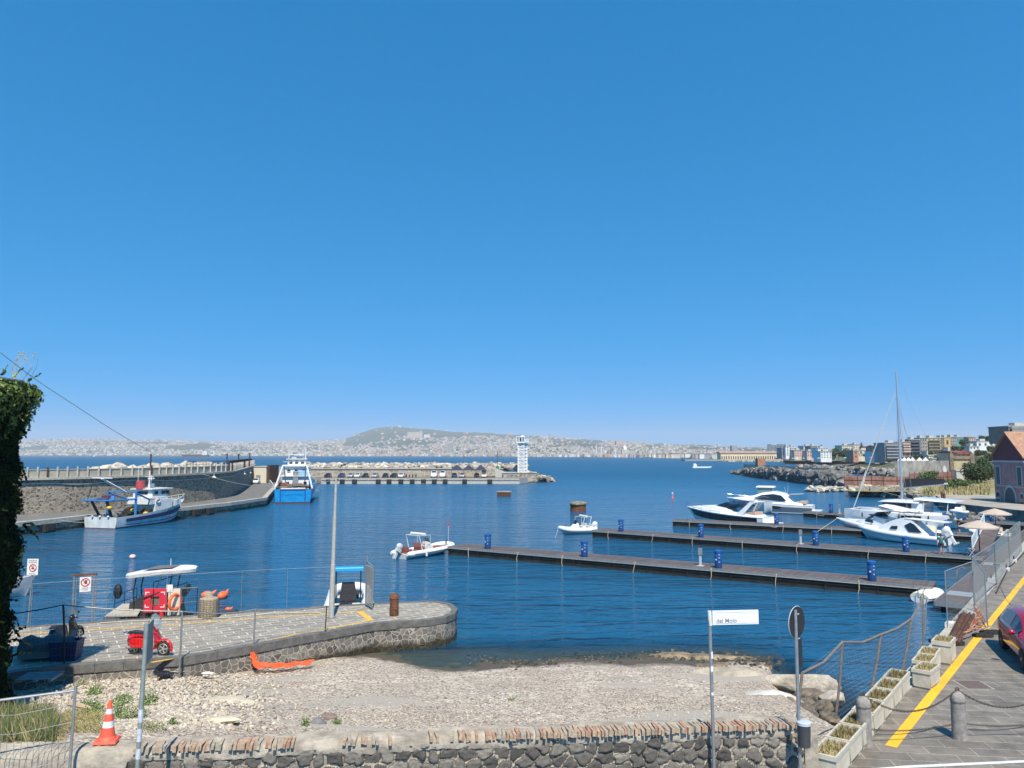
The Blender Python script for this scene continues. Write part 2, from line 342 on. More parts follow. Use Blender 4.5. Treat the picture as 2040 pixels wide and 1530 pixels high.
def slab(name, poly, z0, z1, m, label, kind='structure', sidem=None):
    mb = MB(); n = len(poly); a = [(p[0], p[1], z0) for p in poly]; t = [(p[0], p[1], z1) for p in poly]
    mb.add(a + t, [tuple(range(n, 2 * n))], 0); mb.add(a + t, [(i, (i + 1) % n, n + (i + 1) % n, n + i) for i in range(n)], 1 if sidem else 0)
    return tag(mb.build(name, [m, sidem] if sidem else m), label, kind=kind)
def strip(mb, pts, wd, z, m=0):        # flat ribbon with its left edge on pts
    pts = [Vector((p[0], p[1], 0)) for p in pts]; L_, R_ = [], []
    for i, p in enumerate(pts):
        a = pts[max(0, i - 1)]; b_ = pts[min(len(pts) - 1, i + 1)]; t = (b_ - a).normalized(); nn = Vector((t.y, -t.x, 0))
        L_.append((p.x, p.y, z)); R_.append((p.x + nn.x * wd, p.y + nn.y * wd, z))
    k = len(pts); mb.add(L_ + R_, [(i, i + 1, k + i + 1, k + i) for i in range(k - 1)], m)
def kerb(mb, pts, wd, z0, z1, seg=.9, m=0, gap=.012, off=0.0, jit=.0):
    for a, b_ in zip(pts[:-1], pts[1:]):
        a = Vector((a[0], a[1], 0)); b_ = Vector((b_[0], b_[1], 0)); ln = (b_ - a).length; k = max(1, round(ln / seg)); t = (b_ - a) / ln; nn = Vector((-t.y, t.x, 0))
        for i in range(k):
            c = a + t * (ln * (i + .5) / k) + nn * off
            dz = U(-jit, jit)
            mb.cb((c.x, c.y, (z0 + z1) / 2 + dz), (ln / k - gap, wd + U(-jit, jit), z1 - z0), math.atan2(t.y, t.x), m)
# ---- near left quay
QF = [G(-60, 1352, 1.3), G(130, 1327, 1.3), G(360, 1311, 1.3), G(500, 1288, 1.3), G(640, 1262, 1.3), G(745, 1243, 1.3)]
QT = [G(790, 1240, 1.3), G(850, 1236, 1.3), G(888, 1230, 1.3), G(906, 1222, 1.3), G(911, 1213, 1.3), G(900, 1204, 1.3), G(878, 1199, 1.3)]
QB = [G(840, 1198, 1.3), G(700, 1205, 1.3), G(430, 1223, 1.3), G(200, 1238, 1.3), G(-60, 1256, 1.3)]
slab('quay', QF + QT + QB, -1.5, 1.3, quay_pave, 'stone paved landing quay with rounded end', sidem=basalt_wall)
mb = MB(); kerb(mb, QF + QT[:1], .36, 1.02, 1.335, 1.1, off=.13, jit=.012); kerb(mb, QT + QB, .3, 1.04, 1.325, .7, off=.12, jit=.01)
tag(mb.build('quay_kerb', kerbstone), 'dark basalt edging blocks of the quay', kind='structure')
mb = MB(); strip(mb, [G(*p, 1.3) for p in [(40, 1263), (400, 1240), (508, 1231), (635, 1223), (728, 1217)]], .14, 1.306)
strip(mb, [G(*p, 1.3) for p in [(300, 1319), (400, 1302), (508, 1282), (596, 1261), (684, 1246), (743, 1234)]], .14, 1.306)
strip(mb, [G(722, 1218, 1.3), G(746, 1236, 1.3)], .3, 1.31)
tag(mb.build('quay_markings', yellow), 'yellow lines painted on the quay paving', kind='structure')
# ---- right road on its quay wall
E0 = Vector((6.3, 15.95, 0)); RU = Vector((.6155, .788, 0)); RN = Vector((.788, -.6155, 0)); RA = math.atan2(RU.y, RU.x)
def RD(s, o, z=2.6): p = E0 + RU * s + RN * o; return Vector((p.x, p.y, z))
road = [RD(-2, 0), RD(150, 0), RD(150, 60), RD(-12, 60), Vector((5.7, 1, 0)), Vector((5.7, 14, 0))]
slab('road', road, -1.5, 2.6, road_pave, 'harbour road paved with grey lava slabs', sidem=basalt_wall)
mb = MB(); kerb(mb, [RD(-1, 0), RD(150, 0)], .45, 2.3, 2.62, 1.4, off=-.1, jit=.008)
tag(mb.build('road_kerb', kerbpale), 'pale stone edge of the harbour road', kind='structure')
mb = MB(); a = G(1763, 1485, 2.6); b_ = G(2040, 1148, 2.6); t = (b_ - a).normalized()
k = 60; pts = [a + t * (i * 1.0) for i in range(k)]; strip(mb, pts, .24, 2.606)
ym, N, L, b = newmat('worn_yellow_paint'); b.inputs['Roughness'].default_value = .6; co = mapping(N, L); y1 = nd(N, 'ShaderNodeTexNoise', Scale=22.0, Detail=7.0, Roughness=.75); L.new(co, y1.inputs[0]); y2 = nd(N, 'ShaderNodeTexNoise', Scale=1.2, Detail=4.0); L.new(co, y2.inputs[0])
kq = mth(N, L, 'GREATER_THAN', mth(N, L, 'ADD', y1.outputs[0], mth(N, L, 'MULTIPLY', y2.outputs[0], .45)), .545); yc = ramp(N, L, y2.outputs[0], [(.35, (.7, .36, .02)), (.65, (.82, .44, .02))]); L.new(mixc(N, L, kq, (.22, .18, .12), yc.outputs[0]), b.inputs['Base Color'])
tag(mb.build('road_marking', ym), 'broad yellow line painted along the road', kind='structure')
mb = MB(); strip(mb, [G(1560, 1548, 2.6), G(1800, 1526, 2.6), G(2100, 1512, 2.6)], .12, 2.607)
tag(mb.build('white_line', whitem), 'worn white line at the near edge of the road', kind='structure')
slab('pavement', [(-14, 1, 0), (5.7, 1, 0), (5.7, 14, 0), (-14, 14, 0)], 1.0, 2.55, road_pave, 'paved street below the low stone wall')
# ---- the long mole on the left
MF = [G(-60, 1052, 1.4), G(30, 1043, 1.4), G(172, 1028, 1.4), G(361, 1012, 1.4), G(458, 1002, 1.4), G(530, 992, 1.4), G(546, 974, 1.4), G(556, 962, 1.4)]
OM = [G(640, 953.6, 1.6), G(840, 953.4, 1.6), G(1035, 953.6, 1.6)]
slab('mole_quay', MF + [G(590, 955.6, 1.4)] + OM[:1] + [Vector((-64, 262, 0)), Vector((-110, 270, 0)), Vector((-130, 120, 0)), Vector((-110, 70, 0))], -2, 1.4, asphalt, 'quay road below the high mole wall', sidem=mole_wall)
slab('outer_mole_quay', OM + [G(1062, 950, 1.6), Vector((14, 275, 0)), Vector((-70, 268, 0))], -2, 1.6, asphalt, 'straight outer mole with parking', sidem=concrete)
mb = MB(); kerb(mb, MF, .9, 1.0, 1.5, 2.2, off=.25, jit=.02); kerb(mb, OM, .8, 1.1, 1.7, 3, off=.2, jit=.01)
tag(mb.build('mole_kerb', kerbpale), 'pale stone kerb along the mole', kind='structure')
# ================================================================== FAR SHORE AND CITY
def PX(px, d, z=0.0):                 # a point d metres ahead on the bearing of column px
    return Vector(((px - 1020) / F * d * 1.0, d, z))
SK = [(-300, 876), (0, 878), (60, 876), (150, 874), (250, 876), (340, 877), (430, 880), (500, 881), (560, 880), (640, 878), (680, 875.5), (700, 869), (720, 861.5), (745, 854), (770, 850), (792, 848.5), (820, 852.5), (860, 855.5), (900, 859), (960, 862), (1040, 866), (1100, 871), (1150, 874), (1200, 878), (1300, 883), (1400, 886), (1500, 891), (1560, 893), (1700, 896), (2100, 898), (2600, 898)]
SHO = [(-300, 7200), (40, 6800), (400, 5400), (700, 4200), (1000, 3500), (1150, 2900), (1300, 2100), (1400, 1650), (1440, 1450), (1480, 1250), (1560, 1000), (1650, 1500), (1750, 2400), (2600, 2400)]
RDG = [(-300, 8600), (500, 8200), (700, 9000), (1000, 8500), (1300, 7500), (1560, 6500), (2600, 6000)]
def tab(t, x): return ip(x, [a for a, _ in t], [b for _, b in t])
def far(px, t):                       # t 0 shore .. 1 ridge
    d0, d1 = tab(SHO, px), tab(RDG, px); d = d0 + (d1 - d0) * t
    zr = CAMZ + (906 - tab(SK, px)) * d1 / F
    mid = ip(px, [-300, 450, 600, 700, 780, 1000, 1300], [.9, .9, 1.1, 1.6, 1.8, 1.3, 1.5])
    z = 3 + (zr - 8) * t ** mid
    z += (zr * .10) * math.sin(t * 9 + px * .013) * math.sin(px * .021 + 1) * t * (1 - t) * 3
    return d, z
hillg = mat('wooded_hillside', (.016, .05, .03), .95, .4, .004, col2=(.035, .085, .05))
mb = MB(); vs = []; cols = list(range(-300, 2601, 10)); T = [i / 26 for i in range(27)]
for t in T:
    for px in cols:
        d, z = far(px, t)
        j = 5 * math.sin(px * .31) * math.sin(px * .11) + 4 * math.sin(px * .57 + 1)
        vs.append(PX(px, d, (z + (j * t if t > .3 else 0)) if t > 0 else -2))
n = len(cols)
mb.add(vs, [(j * n + i, j * n + i + 1, (j + 1) * n + i + 1, (j + 1) * n + i) for j in range(len(T) - 1) for i in range(n - 1)])
mb.add([PX(px, tab(RDG, px) + 400, 0) for px in cols] + vs[-n:], [(i, i + 1, n + i + 1, n + i) for i in range(n - 1)])
tag(mb.build('hills', hillg, smooth=50), 'wooded hills across the bay', kind='structure')
def facade(name, col, wc=(.08, .08, .09), sw=4.0, sh=3.2, roof=None):
    m, N, L, b = newmat(name); b.inputs['Roughness'].default_value = .8
    g = N.new('ShaderNodeNewGeometry'); co = mapping(N, L)
    s = N.new('ShaderNodeSeparateXYZ'); L.new(co, s.inputs[0])
    h = mth(N, L, 'ADD', s.outputs[0], s.outputs[1]); 
    fx = mth(N, L, 'FRACT', mth(N, L, 'DIVIDE', h, sw)); fz = mth(N, L, 'FRACT', mth(N, L, 'DIVIDE', s.outputs[2], sh))
    k = mth(N, L, 'MULTIPLY', mth(N, L, 'GREATER_THAN', fx, .6), mth(N, L, 'MULTIPLY', mth(N, L, 'GREATER_THAN', fz, .3), mth(N, L, 'LESS_THAN', fz, .75)))
    sn = N.new('ShaderNodeSeparateXYZ'); L.new(g.outputs['Normal'], sn.inputs[0]); up = mth(N, L, 'GREATER_THAN', sn.outputs[2], .5)
    n2 = nd(N, 'ShaderNodeTexNoise', Scale=.15, Detail=4.0); L.new(co, n2.inputs['Vector'])
    c = mixc(N, L, 1.0, ramp(N, L, n2.outputs[0], [(.3, (.85, .85, .85)), (.7, (1.1, 1.1, 1.1))]).outputs[0], col, 'MULTIPLY')
    c = mixc(N, L, k, c, wc); c = mixc(N, L, up, c, roof or tuple(x * .75 for x in col)); L.new(c, b.inputs['Base Color']); return m
CM = [facade('pale_stucco', (.56, .49, .4)), facade('pink_stucco', (.56, .4, .33)), facade('white_stucco', (.66, .65, .62)), facade('ochre_stucco', (.45, .34, .2)), facade('grey_block', (.3, .31, .32)), facade('tan_stucco', (.38, .31, .25)), facade('bright_render', (.78, .77, .74))]
def green(px, t):                      # wooded slopes without houses
    g = math.sin(px * .017 + 3 * t) + math.sin(px * .043 - 7 * t + 1) * .6
    if px < 560: return g > .55 and .25 < t < .85
    if 690 < px < 1010 and t > ip(px, [690, 760, 850, 1010], [.5, .62, .72, .8]): return rnd.random() > .06
    if 780 < px < 880 and .5 < t < .6: return rnd.random() > .1
    if px > 1100 and t > .45: return g > -.5 and rnd.random() > .12
    return g > 1.25 and t > .2
big = []; small = []
for _ in range(12500):
    px = U(-60, 1760); t = rnd.random() ** ip(px, [0, 600, 1000, 1700], [1.0, 1.25, 1.25, 1.1]) * 1.02
    if 1430 < px < 1600 and t < .05: continue
    if t < .012: t = .012
    if green(px, t): continue
    d, z = far(px, min(t, 1))
    s = d / F                           # metres per photo pixel
    w_ = min(60, max(9, U(2.2, 5.5) * s)) * (1 if px > 560 or t < .2 else .8); h_ = min(34, max(7, U(1.6, 3.4) * s)) * (1 if px > 560 else .7)
    if t < .06: w_ *= 1.3
    k = rnd.choices(range(7), [30, 22, 14, 10, 9, 10, 8] if px > 620 else [26, 6, 26, 6, 16, 6, 14])[0]
    small.append((w_ * h_ / (d * d), px, d, z, w_, h_, k))
small.sort(reverse=True)
names = ['pale cream', 'faded pink', 'white rendered', 'ochre', 'grey', 'tan', 'bright white']
bp_ = {}
for i, (a_, px, d, z, w_, h_, k) in enumerate(small[:290]):
    if k not in bp_:
        mb = MB(); mb.box(-.5, .5, -.45, .45, -.6, 1); mb.box(-.2, .12, -.2, .2, 1, 1.12)
        o = mb.build('city_building', CM[k]); bp_[k] = o
    else: o = bp_[k].copy(); C.objects.link(o)
    o.location = PX(px, d, z); o.scale = (w_, w_ * .8, h_); o.rotation_euler = (0, 0, U(-.5, .5))
    tag(o, 'small %s block among the waterfront houses of the far city' % names[k], 'building', 'buildings of the far city')
mb = MB()
for (a_, px, d, z, w_, h_, k) in small[290:]:
    p = PX(px, d, z + h_ / 2 - h_ * .2); mb.cb(p, (w_, w_ * .8, h_ * 1.4), U(-.6, .6), k)
tag(mb.build('distant_city', CM), 'thousands of pale buildings covering the far shore and hill slopes', kind='stuff')
# landmarks of the far shore
def block(name, px0, px1, yt, yb, d, m, label, cat='building', depth=None, grp=None, rz=0, parts=True):
    a, b_ = PX(px0, d), PX(px1, d); wd = b_.x - a.x; zt = CAMZ + (906 - yt) * d / F; zb = CAMZ + (906 - yb) * d / F; dp = depth or wd * .5
    t = thing(name, label, cat, ((a.x + b_.x) / 2, d + dp / 2, zb - 2), rz, grp)
    MB().box(-wd / 2, wd / 2, -dp / 2, dp / 2, 0, zt - zb + 2).build('wall', m, t)
    MB().box(-wd / 2 - .2, wd / 2 + .2, -dp / 2 - .2, dp / 2 + .2, zt - zb + 2.01, zt - zb + 2.5).build('roof', lgrey, t)
    return t
castle = block('castle', 812, 842, 861, 872, 6600, CM[0], 'broad pale fortress crowning the middle of the far hill', 'castle', 60)
block('monastery', 845, 856, 866, 871, 6500, CM[6], 'white monastery just right of the hill fortress', 'monastery', 40)
block('hilltop_building', 792, 798, 848.5, 851, 8900, CM[6], 'small white building on the summit of the far hill', 'building', 60)
block('harbour_office_tower', 892, 902, 883, 902, 4300, CM[4], 'tall grey office tower rising from the far waterfront', 'tower', 30)
block('hilltop_tower', 1093, 1096, 864, 871, 8000, CM[4], 'thin dark tower on the ridge right of the lighthouse', 'tower', 20)
block('pink_palace', 1227, 1243, 879, 886, 4500, CM[1], 'large pink palace on the ridge above the far shore', 'palace', 60)
for a, b_, yt, lb in [(1530, 1535, 885, 'leftmost slim glass tower of the far business district'), (1536, 1541, 887, 'second glass tower of the far business district'), (1543.5, 1547, 887, 'narrow third glass tower of the far business district'), (1549, 1563, 885, 'widest glass tower of the far business district')]:
    block('office_tower', a, b_, yt, 897, 4600, mat('blue_glass_facade', (.06, .09, .13), .3, .3, .02), lb, 'tower', 30, 'glass towers of the business district')
for a, b_ in [(1456, 1457, ), (1467, 1468)]:
    pass
tanks = block('silo_block', 1457, 1467, 888, 900, 3000, CM[4], 'pale blue grey industrial block behind the long yellow hall', 'building', 30)
t = thing('dome_church', 'domed church with a lantern above the far rooftops', 'church', PX(1244, 3200, 14))
MB().box(-14, 14, -14, 14, 0, 16).build('wall', CM[0], t); MB().lathe([(9, 16), (9, 22), (8.5, 26), (6, 30), (2, 32.5), (1.6, 36), (.3, 40)], 14).build('dome', CM[6], t, smooth=40)
for px, y in ((1187, 883), (1197, 884), (1225.5, 888)):
    d = 2900; zt = CAMZ + (906 - y) * d / F
    t = thing('power_chimney', 'tall thin chimney over the far docks, column %s from the left' % {1187: 'first', 1197: 'second', 1225.5: 'third'}[px], 'chimney', PX(px, d, 2), 0, 'chimneys of the far docks')
    MB().cyl((0, 0, 0), 2.6, zt - 2, 10, r2=1.8).build('shaft', whitem, t); MB().cyl((0, 0, zt - 8), 2.3, 3, 10).build('band', redp, t)
# long yellow railway museum hall
d = 1120; x0, x1 = PX(1434, d).x, PX(1556, d).x; wd = x1 - x0
t = thing('long_hall', 'long yellow hall with a row of arched windows and red tiled roof by the water', 'hall', (x0, d, 1.2), R(4))
yel = mat('yellow_stucco', (.58, .48, .3), .85, .1, .1)
MB().box(0, wd, 0, 16, -2, 10.2).build('wall', yel, t)
MB().loft([[(x, -1.2, 10.2), (x, 17, 10.2), (x, 9, 13)] for x in (-1, wd + 1)]).build('roof', mat('red_tiles', (.34, .2, .16), .85, .25, .3), t)
MB().box(-.3, wd + .3, -.35, 0, 9.3, 9.9).build('cornice', concrete, t)
for i in range(26):
    x = wd * (i + .5) / 26; pr_ = [(x - .8, 1.5), (x + .8, 1.5), (x + .8, 5), (x + .5, 5.8), (x, 6.1), (x - .5, 5.8), (x - .8, 5)]
    MB().vprism(pr_, -.15, .3).build('window', tint, t)
MB().box(-60, wd * 1.25, -20, 0, -2, 1.0).build('sea_bank', dconc, t)
# ships
def boatlet(name, p, L_, hull_m, label, cat, rz, sup=True, mastt=0):
    t = thing(name, label, cat, p, rz)
    B = L_ * .16; h = L_ * .07
    MB().loft([[(-L_/2, -B/2*.9, -.3), (-L_/2, B/2*.9, -.3), (-L_/2, B/2, h), (-L_/2, -B/2, h)], [(L_*.2, -B/2, -.3), (L_*.2, B/2, -.3), (L_*.2, B/2*1.05, h), (L_*.2, -B/2*1.05, h)], [(L_*.45, -.1, -.3), (L_*.45, .1, -.3), (L_*.52, .15, h*1.3), (L_*.52, -.15, h*1.3)]]).build('hull', hull_m, t)
    if sup: MB().box(-L_*.46, -L_*.28, -B*.42, B*.42, h, h + L_ * .11).box(-L_*.44, -L_*.32, -B*.3, B*.3, h + L_*.11, h + L_*.15).build('cabin', whitem, t)
    if mastt: MB().cyl((0, 0, h), .25, mastt, 6).build('mast', whitem, t)
    return t
t = boatlet('cargo_ship', PX(392, 3300, 0), 115, rustd, 'dark red cargo ship with a white bridge anchored before the far city', 'ship', R(182))
MB().box(-25, 40, -6, 6, 8, 10.5).cyl((20, 0, 8), .8, 14).cyl((-5, 0, 8), .8, 14).build('deck_gear', rustd, t)
t = boatlet('sailing_ship', PX(1165, 2300, 0), 26, navy, 'small dark sailing ship far off beyond the lighthouse', 'ship', R(175), mastt=22)
boatlet('white_motorboat', PX(1396, 520, 0), 14, white, 'tiny white motorboat crossing the open bay', 'boat', R(10))
for px, d in ((191, 3600), (1127, 3000)):
    t = thing('distant_sailboat', 'tiny white sail %s' % ('off the far left shore' if px < 500 else 'right of the lighthouse far off'), 'sailboat', PX(px, d, 0))
    MB().cb((0, 0, .6), (9, 2.4, 1.4)).build('hull', white, t); MB().vprism([(-3, 1.5), (3, 1.5), (0, 13)], -.05, .05).build('sail', white, t)
# the bay's air
hz = bpy.data.materials.new('air'); hz.use_nodes = True; N, L = nodes(hz); N.remove(N['Principled BSDF'])
pv = N.new('ShaderNodeVolumePrincipled'); pv.inputs['Color'].default_value = (.97, .93, .91, 1); pv.inputs['Density'].default_value = 9.5e-5; pv.inputs['Anisotropy'].default_value = 0
L.new(pv.outputs[0], N['Material Output'].inputs['Volume'])
tag(MB().box(-15000, 15000, -60, 12800, -6, 385).build('haze', hz), 'thin blue haze over the bay', kind='stuff')
# ================================================================== LEFT MOLE
def offs(pts, d):
    out = []
    for i, p in enumerate(pts):
        a = pts[max(0, i - 1)]; b_ = pts[min(len(pts) - 1, i + 1)]; t = (Vector(b_) - Vector(a)); t.z = 0; t.normalize()
        out.append(Vector((p[0] - t.y * d, p[1] + t.x * d, p[2])))
    return out
def wallstrip(mb, pts, d0, d1, z0, z1, m=0):
    a = offs(pts, d0); b_ = offs(pts, d1)
    mb.loft([[(p.x, p.y, z0), (q.x, q.y, z0), (q.x, q.y, z1), (p.x, p.y, z1)] for p, q in zip(a, b_)], m)
def smoothpts(pts, k=6):               # Catmull-Rom
    P = [Vector(p) for p in pts]; P = [P[0] * 2 - P[1]] + P + [P[-1] * 2 - P[-2]]; out = []
    for i in range(1, len(P) - 2):
        for j in range(k):
            t = j / k; a, b_, c, d = P[i - 1:i + 3]
            out.append(.5 * ((2 * b_) + (c - a) * t + (2 * a - 5 * b_ + 4 * c - d) * t * t + (3 * b_ - a - 3 * c + d) * t ** 3))
    return out + [P[-2]]
WB = smoothpts([G(-80, 1031, 1.4), G(50, 1025, 1.4), G(172, 1018, 1.4), G(300, 1008.5, 1.4), G(380, 1000.6, 1.4), G(449, 991, 1.4), G(474, 981, 1.4), G(507, 957, 1.4)], 6)
hw = thing('mole_wall', 'long curving dark lava stone wall with a pale parapet on the left mole', 'wall', (0, 0, 0))
mb = MB(); wallstrip(mb, WB, 0, 4, 1.2, 5.75); mb.build('wall_face', mole_wall, hw)
mb = MB(); wallstrip(mb, WB, -.45, 4.2, 5.75, 6.05); mb.build('cornice', kerbpale, hw)
mb = MB(); wallstrip(mb, WB, .25, .5, 6.05, 7.0); mb.build('parapet', mat('sandy_parapet', (.36, .32, .25), .85, .2, .8), hw)
mb = MB(); wallstrip(mb, WB, .18, .57, 7.0, 7.1); mb.build('parapet_cap', kerbpale, hw)
for off, s in ((0.12, 0),):
    tot = 0
    for i in range(len(WB) - 1):
        a, b_ = offs(WB, off)[i:i + 2]; ln = (b_ - a).length; k = max(1, round(ln / 2.7)); rz = ang(a, b_)
        for j in range(k):
            p = a.lerp(b_, j / k)
            MB().cb((p.x, p.y, 6.75), (.14, .2, 1.4), rz).build('parapet_post', concrete if rnd.random() < .8 else rustd, hw)
# pipes and ledge
p = offs(WB, -.12); mb = MB(); mb.tube([Vector((q.x, q.y, 5.2 + .15 * math.sin(q.x))) for q in p], .06, 5); mb.build('conduit', lgrey, hw)
rl = thing('mole_railing', 'rusty iron railing along the top of the curving mole wall', 'railing', (0, 0, 0))
wr = [q for q in offs(WB, .9)[24:]]
mb = MB(); mb.tube([Vector((q.x, q.y, 7.9)) for q in wr], .05, 5).tube([Vector((q.x, q.y, 7.4)) for q in wr], .04, 5)
for a, b_ in zip(wr[:-1], wr[1:]):
    k = max(1, int((b_ - a).length / .8))
    for j in range(k): q = a.lerp(b_, j / k); mb.tube([(q.x, q.y, 6), (q.x, q.y, 7.9)], .035, 4)
mb.build('railing_bars', rustd, rl)
for px, y0 in ((455, 904), (478, 904), (500, 903), (304, 904)):
    d = 128 if px < 400 else 190; p = PX(px, d, 6); zt = CAMZ + (906 - y0) * d / F
    t = thing('lamp_post', 'dark lamp post on the mole wall, %s' % {455: 'left of the three above the white hut', 478: 'middle of the three above the white hut', 500: 'right of the three above the white hut', 304: 'the lone one far left'}[px], 'lamp post', p, 0, 'lamp posts on the mole')
    MB().tube([(0, 0, 0), (0, 0, zt - 6)], .13, 6).build('post', rustd, t)
    if px > 400: MB().cb((0, -.3, zt - 6.1), (.35, .9, .2)).build('lamp_head', rustd, t)
for px, y in ((430, 951), (488, 944), (496, 942)):
    q = min(range(len(WB)), key=lambda i: abs(1020 + WB[i].x / WB[i].y * F - px)); c = offs(WB, -.5)[q]; z = CAMZ - (y - 906) * c.y / F
    t = thing('wall_lamp', 'hanging bell shaped wall lamp on the mole wall, %s' % {430: 'nearest of the row', 488: 'middle of the row', 496: 'farthest of the row'}[px], 'wall lamp', (c.x, c.y, z), 0, 'lamps on the mole wall')
    MB().lathe([(.05, .3), (.1, .28), (.45, 0), (.4, -.05)], 10).build('lamp_shade', whitem, t); MB().tube([(0, 0, .3), (0, .2, .6), (-.3, .5, .6)], .04, 5).build('bracket', lgrey, t)
# white hut and neighbours
hut = thing('harbour_hut', 'pale rendered hut with flat roof at the end of the mole wall', 'hut', PX(521, 206, 1.4), R(-8))
MB().box(-1.8, 1.8, 0, 6, 0, 4.3).build('wall', cream, hut); MB().box(-1.95, 1.95, -.15, 6.1, 4.3, 4.5).build('roof', concrete, hut)
MB().box(1.8, 2.6, .5, 6, 0, 4.8).build('side_panel', rustd, hut); MB().box(-1.0, .2, -.08, .2, 0, 2.1).build('door', grey, hut)
cabm = mat('grey_container', (.3, .31, .3), .6, .15, 1)
for px, w_, m_, lb in ((541, 3, mat('olive_shed', (.25, .22, .13), .8, .2, 1), 'small olive shed left of the blue trawler'), (559, 5, cabm, 'grey container cabin behind the blue trawler')):
    t = thing('harbour_shed', lb, 'shed', PX(px, 222, 1.4)); MB().box(-w_ / 2, w_ / 2, 0, 4, 0, 2.9 if w_ < 4 else 3.8).build('wall', m_, t); MB().box(-w_ / 2 - .1, w_ / 2 + .1, -.1, 4.1, 2.9 if w_ < 4 else 3.8, 3.05 if w_ < 4 else 4).build('roof', concrete, t)
    MB().box(-w_ * .3, w_ * .1, -.06, .1, .1, 2.1).build('door', grey, t)
# ------------------------------------------------ outer mole
om = thing('outer_mole_wall', 'long sandy stone wall behind the cars on the outer mole', 'wall', (0, 0, 0))
sand = stonewall('sandy_block_wall', .7, (.24, .2, .15), (.4, .34, .26), (.42, .37, .3), .05, 1.5, .04)
a0 = PX(560, 256); a1 = PX(1003, 261)
MB().box(a0.x, a1.x, 255, 257, 1.4, 4.2).build('wall_face', sand, om); MB().box(a0.x, a1.x, 254.7, 257.2, 4.2, 4.5).build('coping', kerbpale, om)
for i in range(14):
    x = a0.x + (a1.x - a0.x) * (i + .5) / 14
    MB().box(x - 1.5, x + 1.5, 254.8, 255.1, 4.5, 4.9).build('coping_block', kerbpale, om)
def rockmesh(seed, sub=2, sq=(1, 1, .75), cube=.35):
    import bmesh
    r_ = random.Random(seed); b_ = bmesh.new(); bmesh.ops.create_icosphere(b_, subdivisions=sub, radius=1)
    pl = [(Vector((r_.gauss(0, 1), r_.gauss(0, 1), r_.gauss(0, 1))).normalized(), r_.uniform(.5, .85)) for _ in range(9)]
    for v in b_.verts:
        p = v.co.copy()
        for nn, dd in pl:
            k = p.dot(nn)
            if k > dd: p -= nn * (k - dd) * .9
        p *= 1 + r_.uniform(-.05, .05); v.co = Vector((p.x * sq[0], p.y * sq[1], p.z * sq[2]))
    vs = [tuple(v.co) for v in b_.verts]; fs = [tuple(v.index for v in f.verts) for f in b_.faces]; b_.free(); return vs, fs
RK = [rockmesh(i, 1, (U(.9, 1.3), U(.8, 1.1), U(.55, .9))) for i in range(10)]
def rocks(mb, x, y, z, s, m=0):
    vs, fs = rnd.choice(RK); M = Matrix.Rotation(U(0, 6.3), 3, 'Z') @ Matrix.Rotation(U(-.5, .5), 3, 'X') @ Matrix.Rotation(U(-.5, .5), 3, 'Y')
    mb.add([M @ Vector(v) * s + Vector((x, y, z)) for v in vs], fs, m)
lava = mat('lava_boulder', (.08, .075, .07), .85, .35, .6, bump=.05, bscale=3, col2=(.24, .225, .2))
limer = mat('limestone_boulder', (.42, .36, .28), .85, .25, .5, bump=.05, bscale=3, col2=(.6, .53, .42))
greyr = mat('grey_boulder', (.2, .18, .155), .85, .3, .5, bump=.05, bscale=3, col2=(.42, .37, .3))
mb = MB()
for _ in range(1500):
    x = U(-75, 5); y = U(258, 275); rocks(mb, x, y, 4.3 + (1.2 - abs(y - 264) * .15) + U(-.3, .3), U(.7, 1.5), rnd.choice((0, 0, 1)))
for _ in range(150):
    i = rnd.randrange(20, len(WB) - 3); q = offs(WB, U(5, 14))[i]; rocks(mb, q.x, q.y, 6.2 + U(-.5, .7), U(.8, 1.6), 1)
for _ in range(420):                   # mole head
    a = U(0, 6.28); r = U(.3, 1); x = 8.5 + math.cos(a) * 6.5 * r; y = 258 + math.sin(a) * 9 * r
    if x < 5.0: continue
    rocks(mb, x, y, max(-.2, 3.1 * (1 - (x - 5) / 10)) + U(-.5, .3), U(.6, 1.1), rnd.choice((0, 2, 2, 1)))
tag(mb.build('armour_rocks', [greyr, limer, lava]), 'pale rock armour heaped behind the outer mole', kind='stuff')
# quay fenders: dark recesses with rubber blocks
for i, px in enumerate([663, 690, 714, 760, 781, 804, 826, 848, 869, 890, 928, 977]):
    p = G(px, 955, 1.2); t = thing('quay_fender', 'black rubber fender on the outer mole face, number %s from its left end' % ['one','two','three','four','five','six','seven','eight','nine','ten','eleven','twelve'][i], 'fender', (p.x, OM[0].y - .28 + (p.x - OM[0].x) * .002, .75), 0, 'fenders on the outer mole face')
    MB().cb((0, 0, 0), (1.5 if i else 1.1, .5, 1.25)).cb((0, -.28, 0), (1.1, .15, .9)).build('block', dark, t)
for i, px in enumerate([105, 268, 395, 422]):
    q = G(px, 1035 if px < 200 else (1022 if px < 300 else 1011 - i), 1.2)
    k = min(range(len(MF) - 1), key=lambda j: abs((1020 + MF[j].x / MF[j].y * F + 1020 + MF[j + 1].x / MF[j + 1].y * F) / 2 - px))
    a, b_ = MF[k], MF[k + 1]; s_ = (px - (1020 + a.x / a.y * F)) / max(1, ((1020 + b_.x / b_.y * F) - (1020 + a.x / a.y * F))); c = a.lerp(b_, min(1, max(0, s_)))
    t = thing('quay_fender', 'black rubber fender on the left mole, %s' % ['nearest the ivy', 'right of the white trawler', 'second from the bend', 'beside the bend'][i], 'fender', (c.x + .3, c.y - .4, .55), ang(a, b_), 'fenders on the left mole')
    MB().cb((0, 0, 0), (1.4, .5, .9)).cb((0, -.28, 0), (1, .12, .6)).build('block', dark, t)
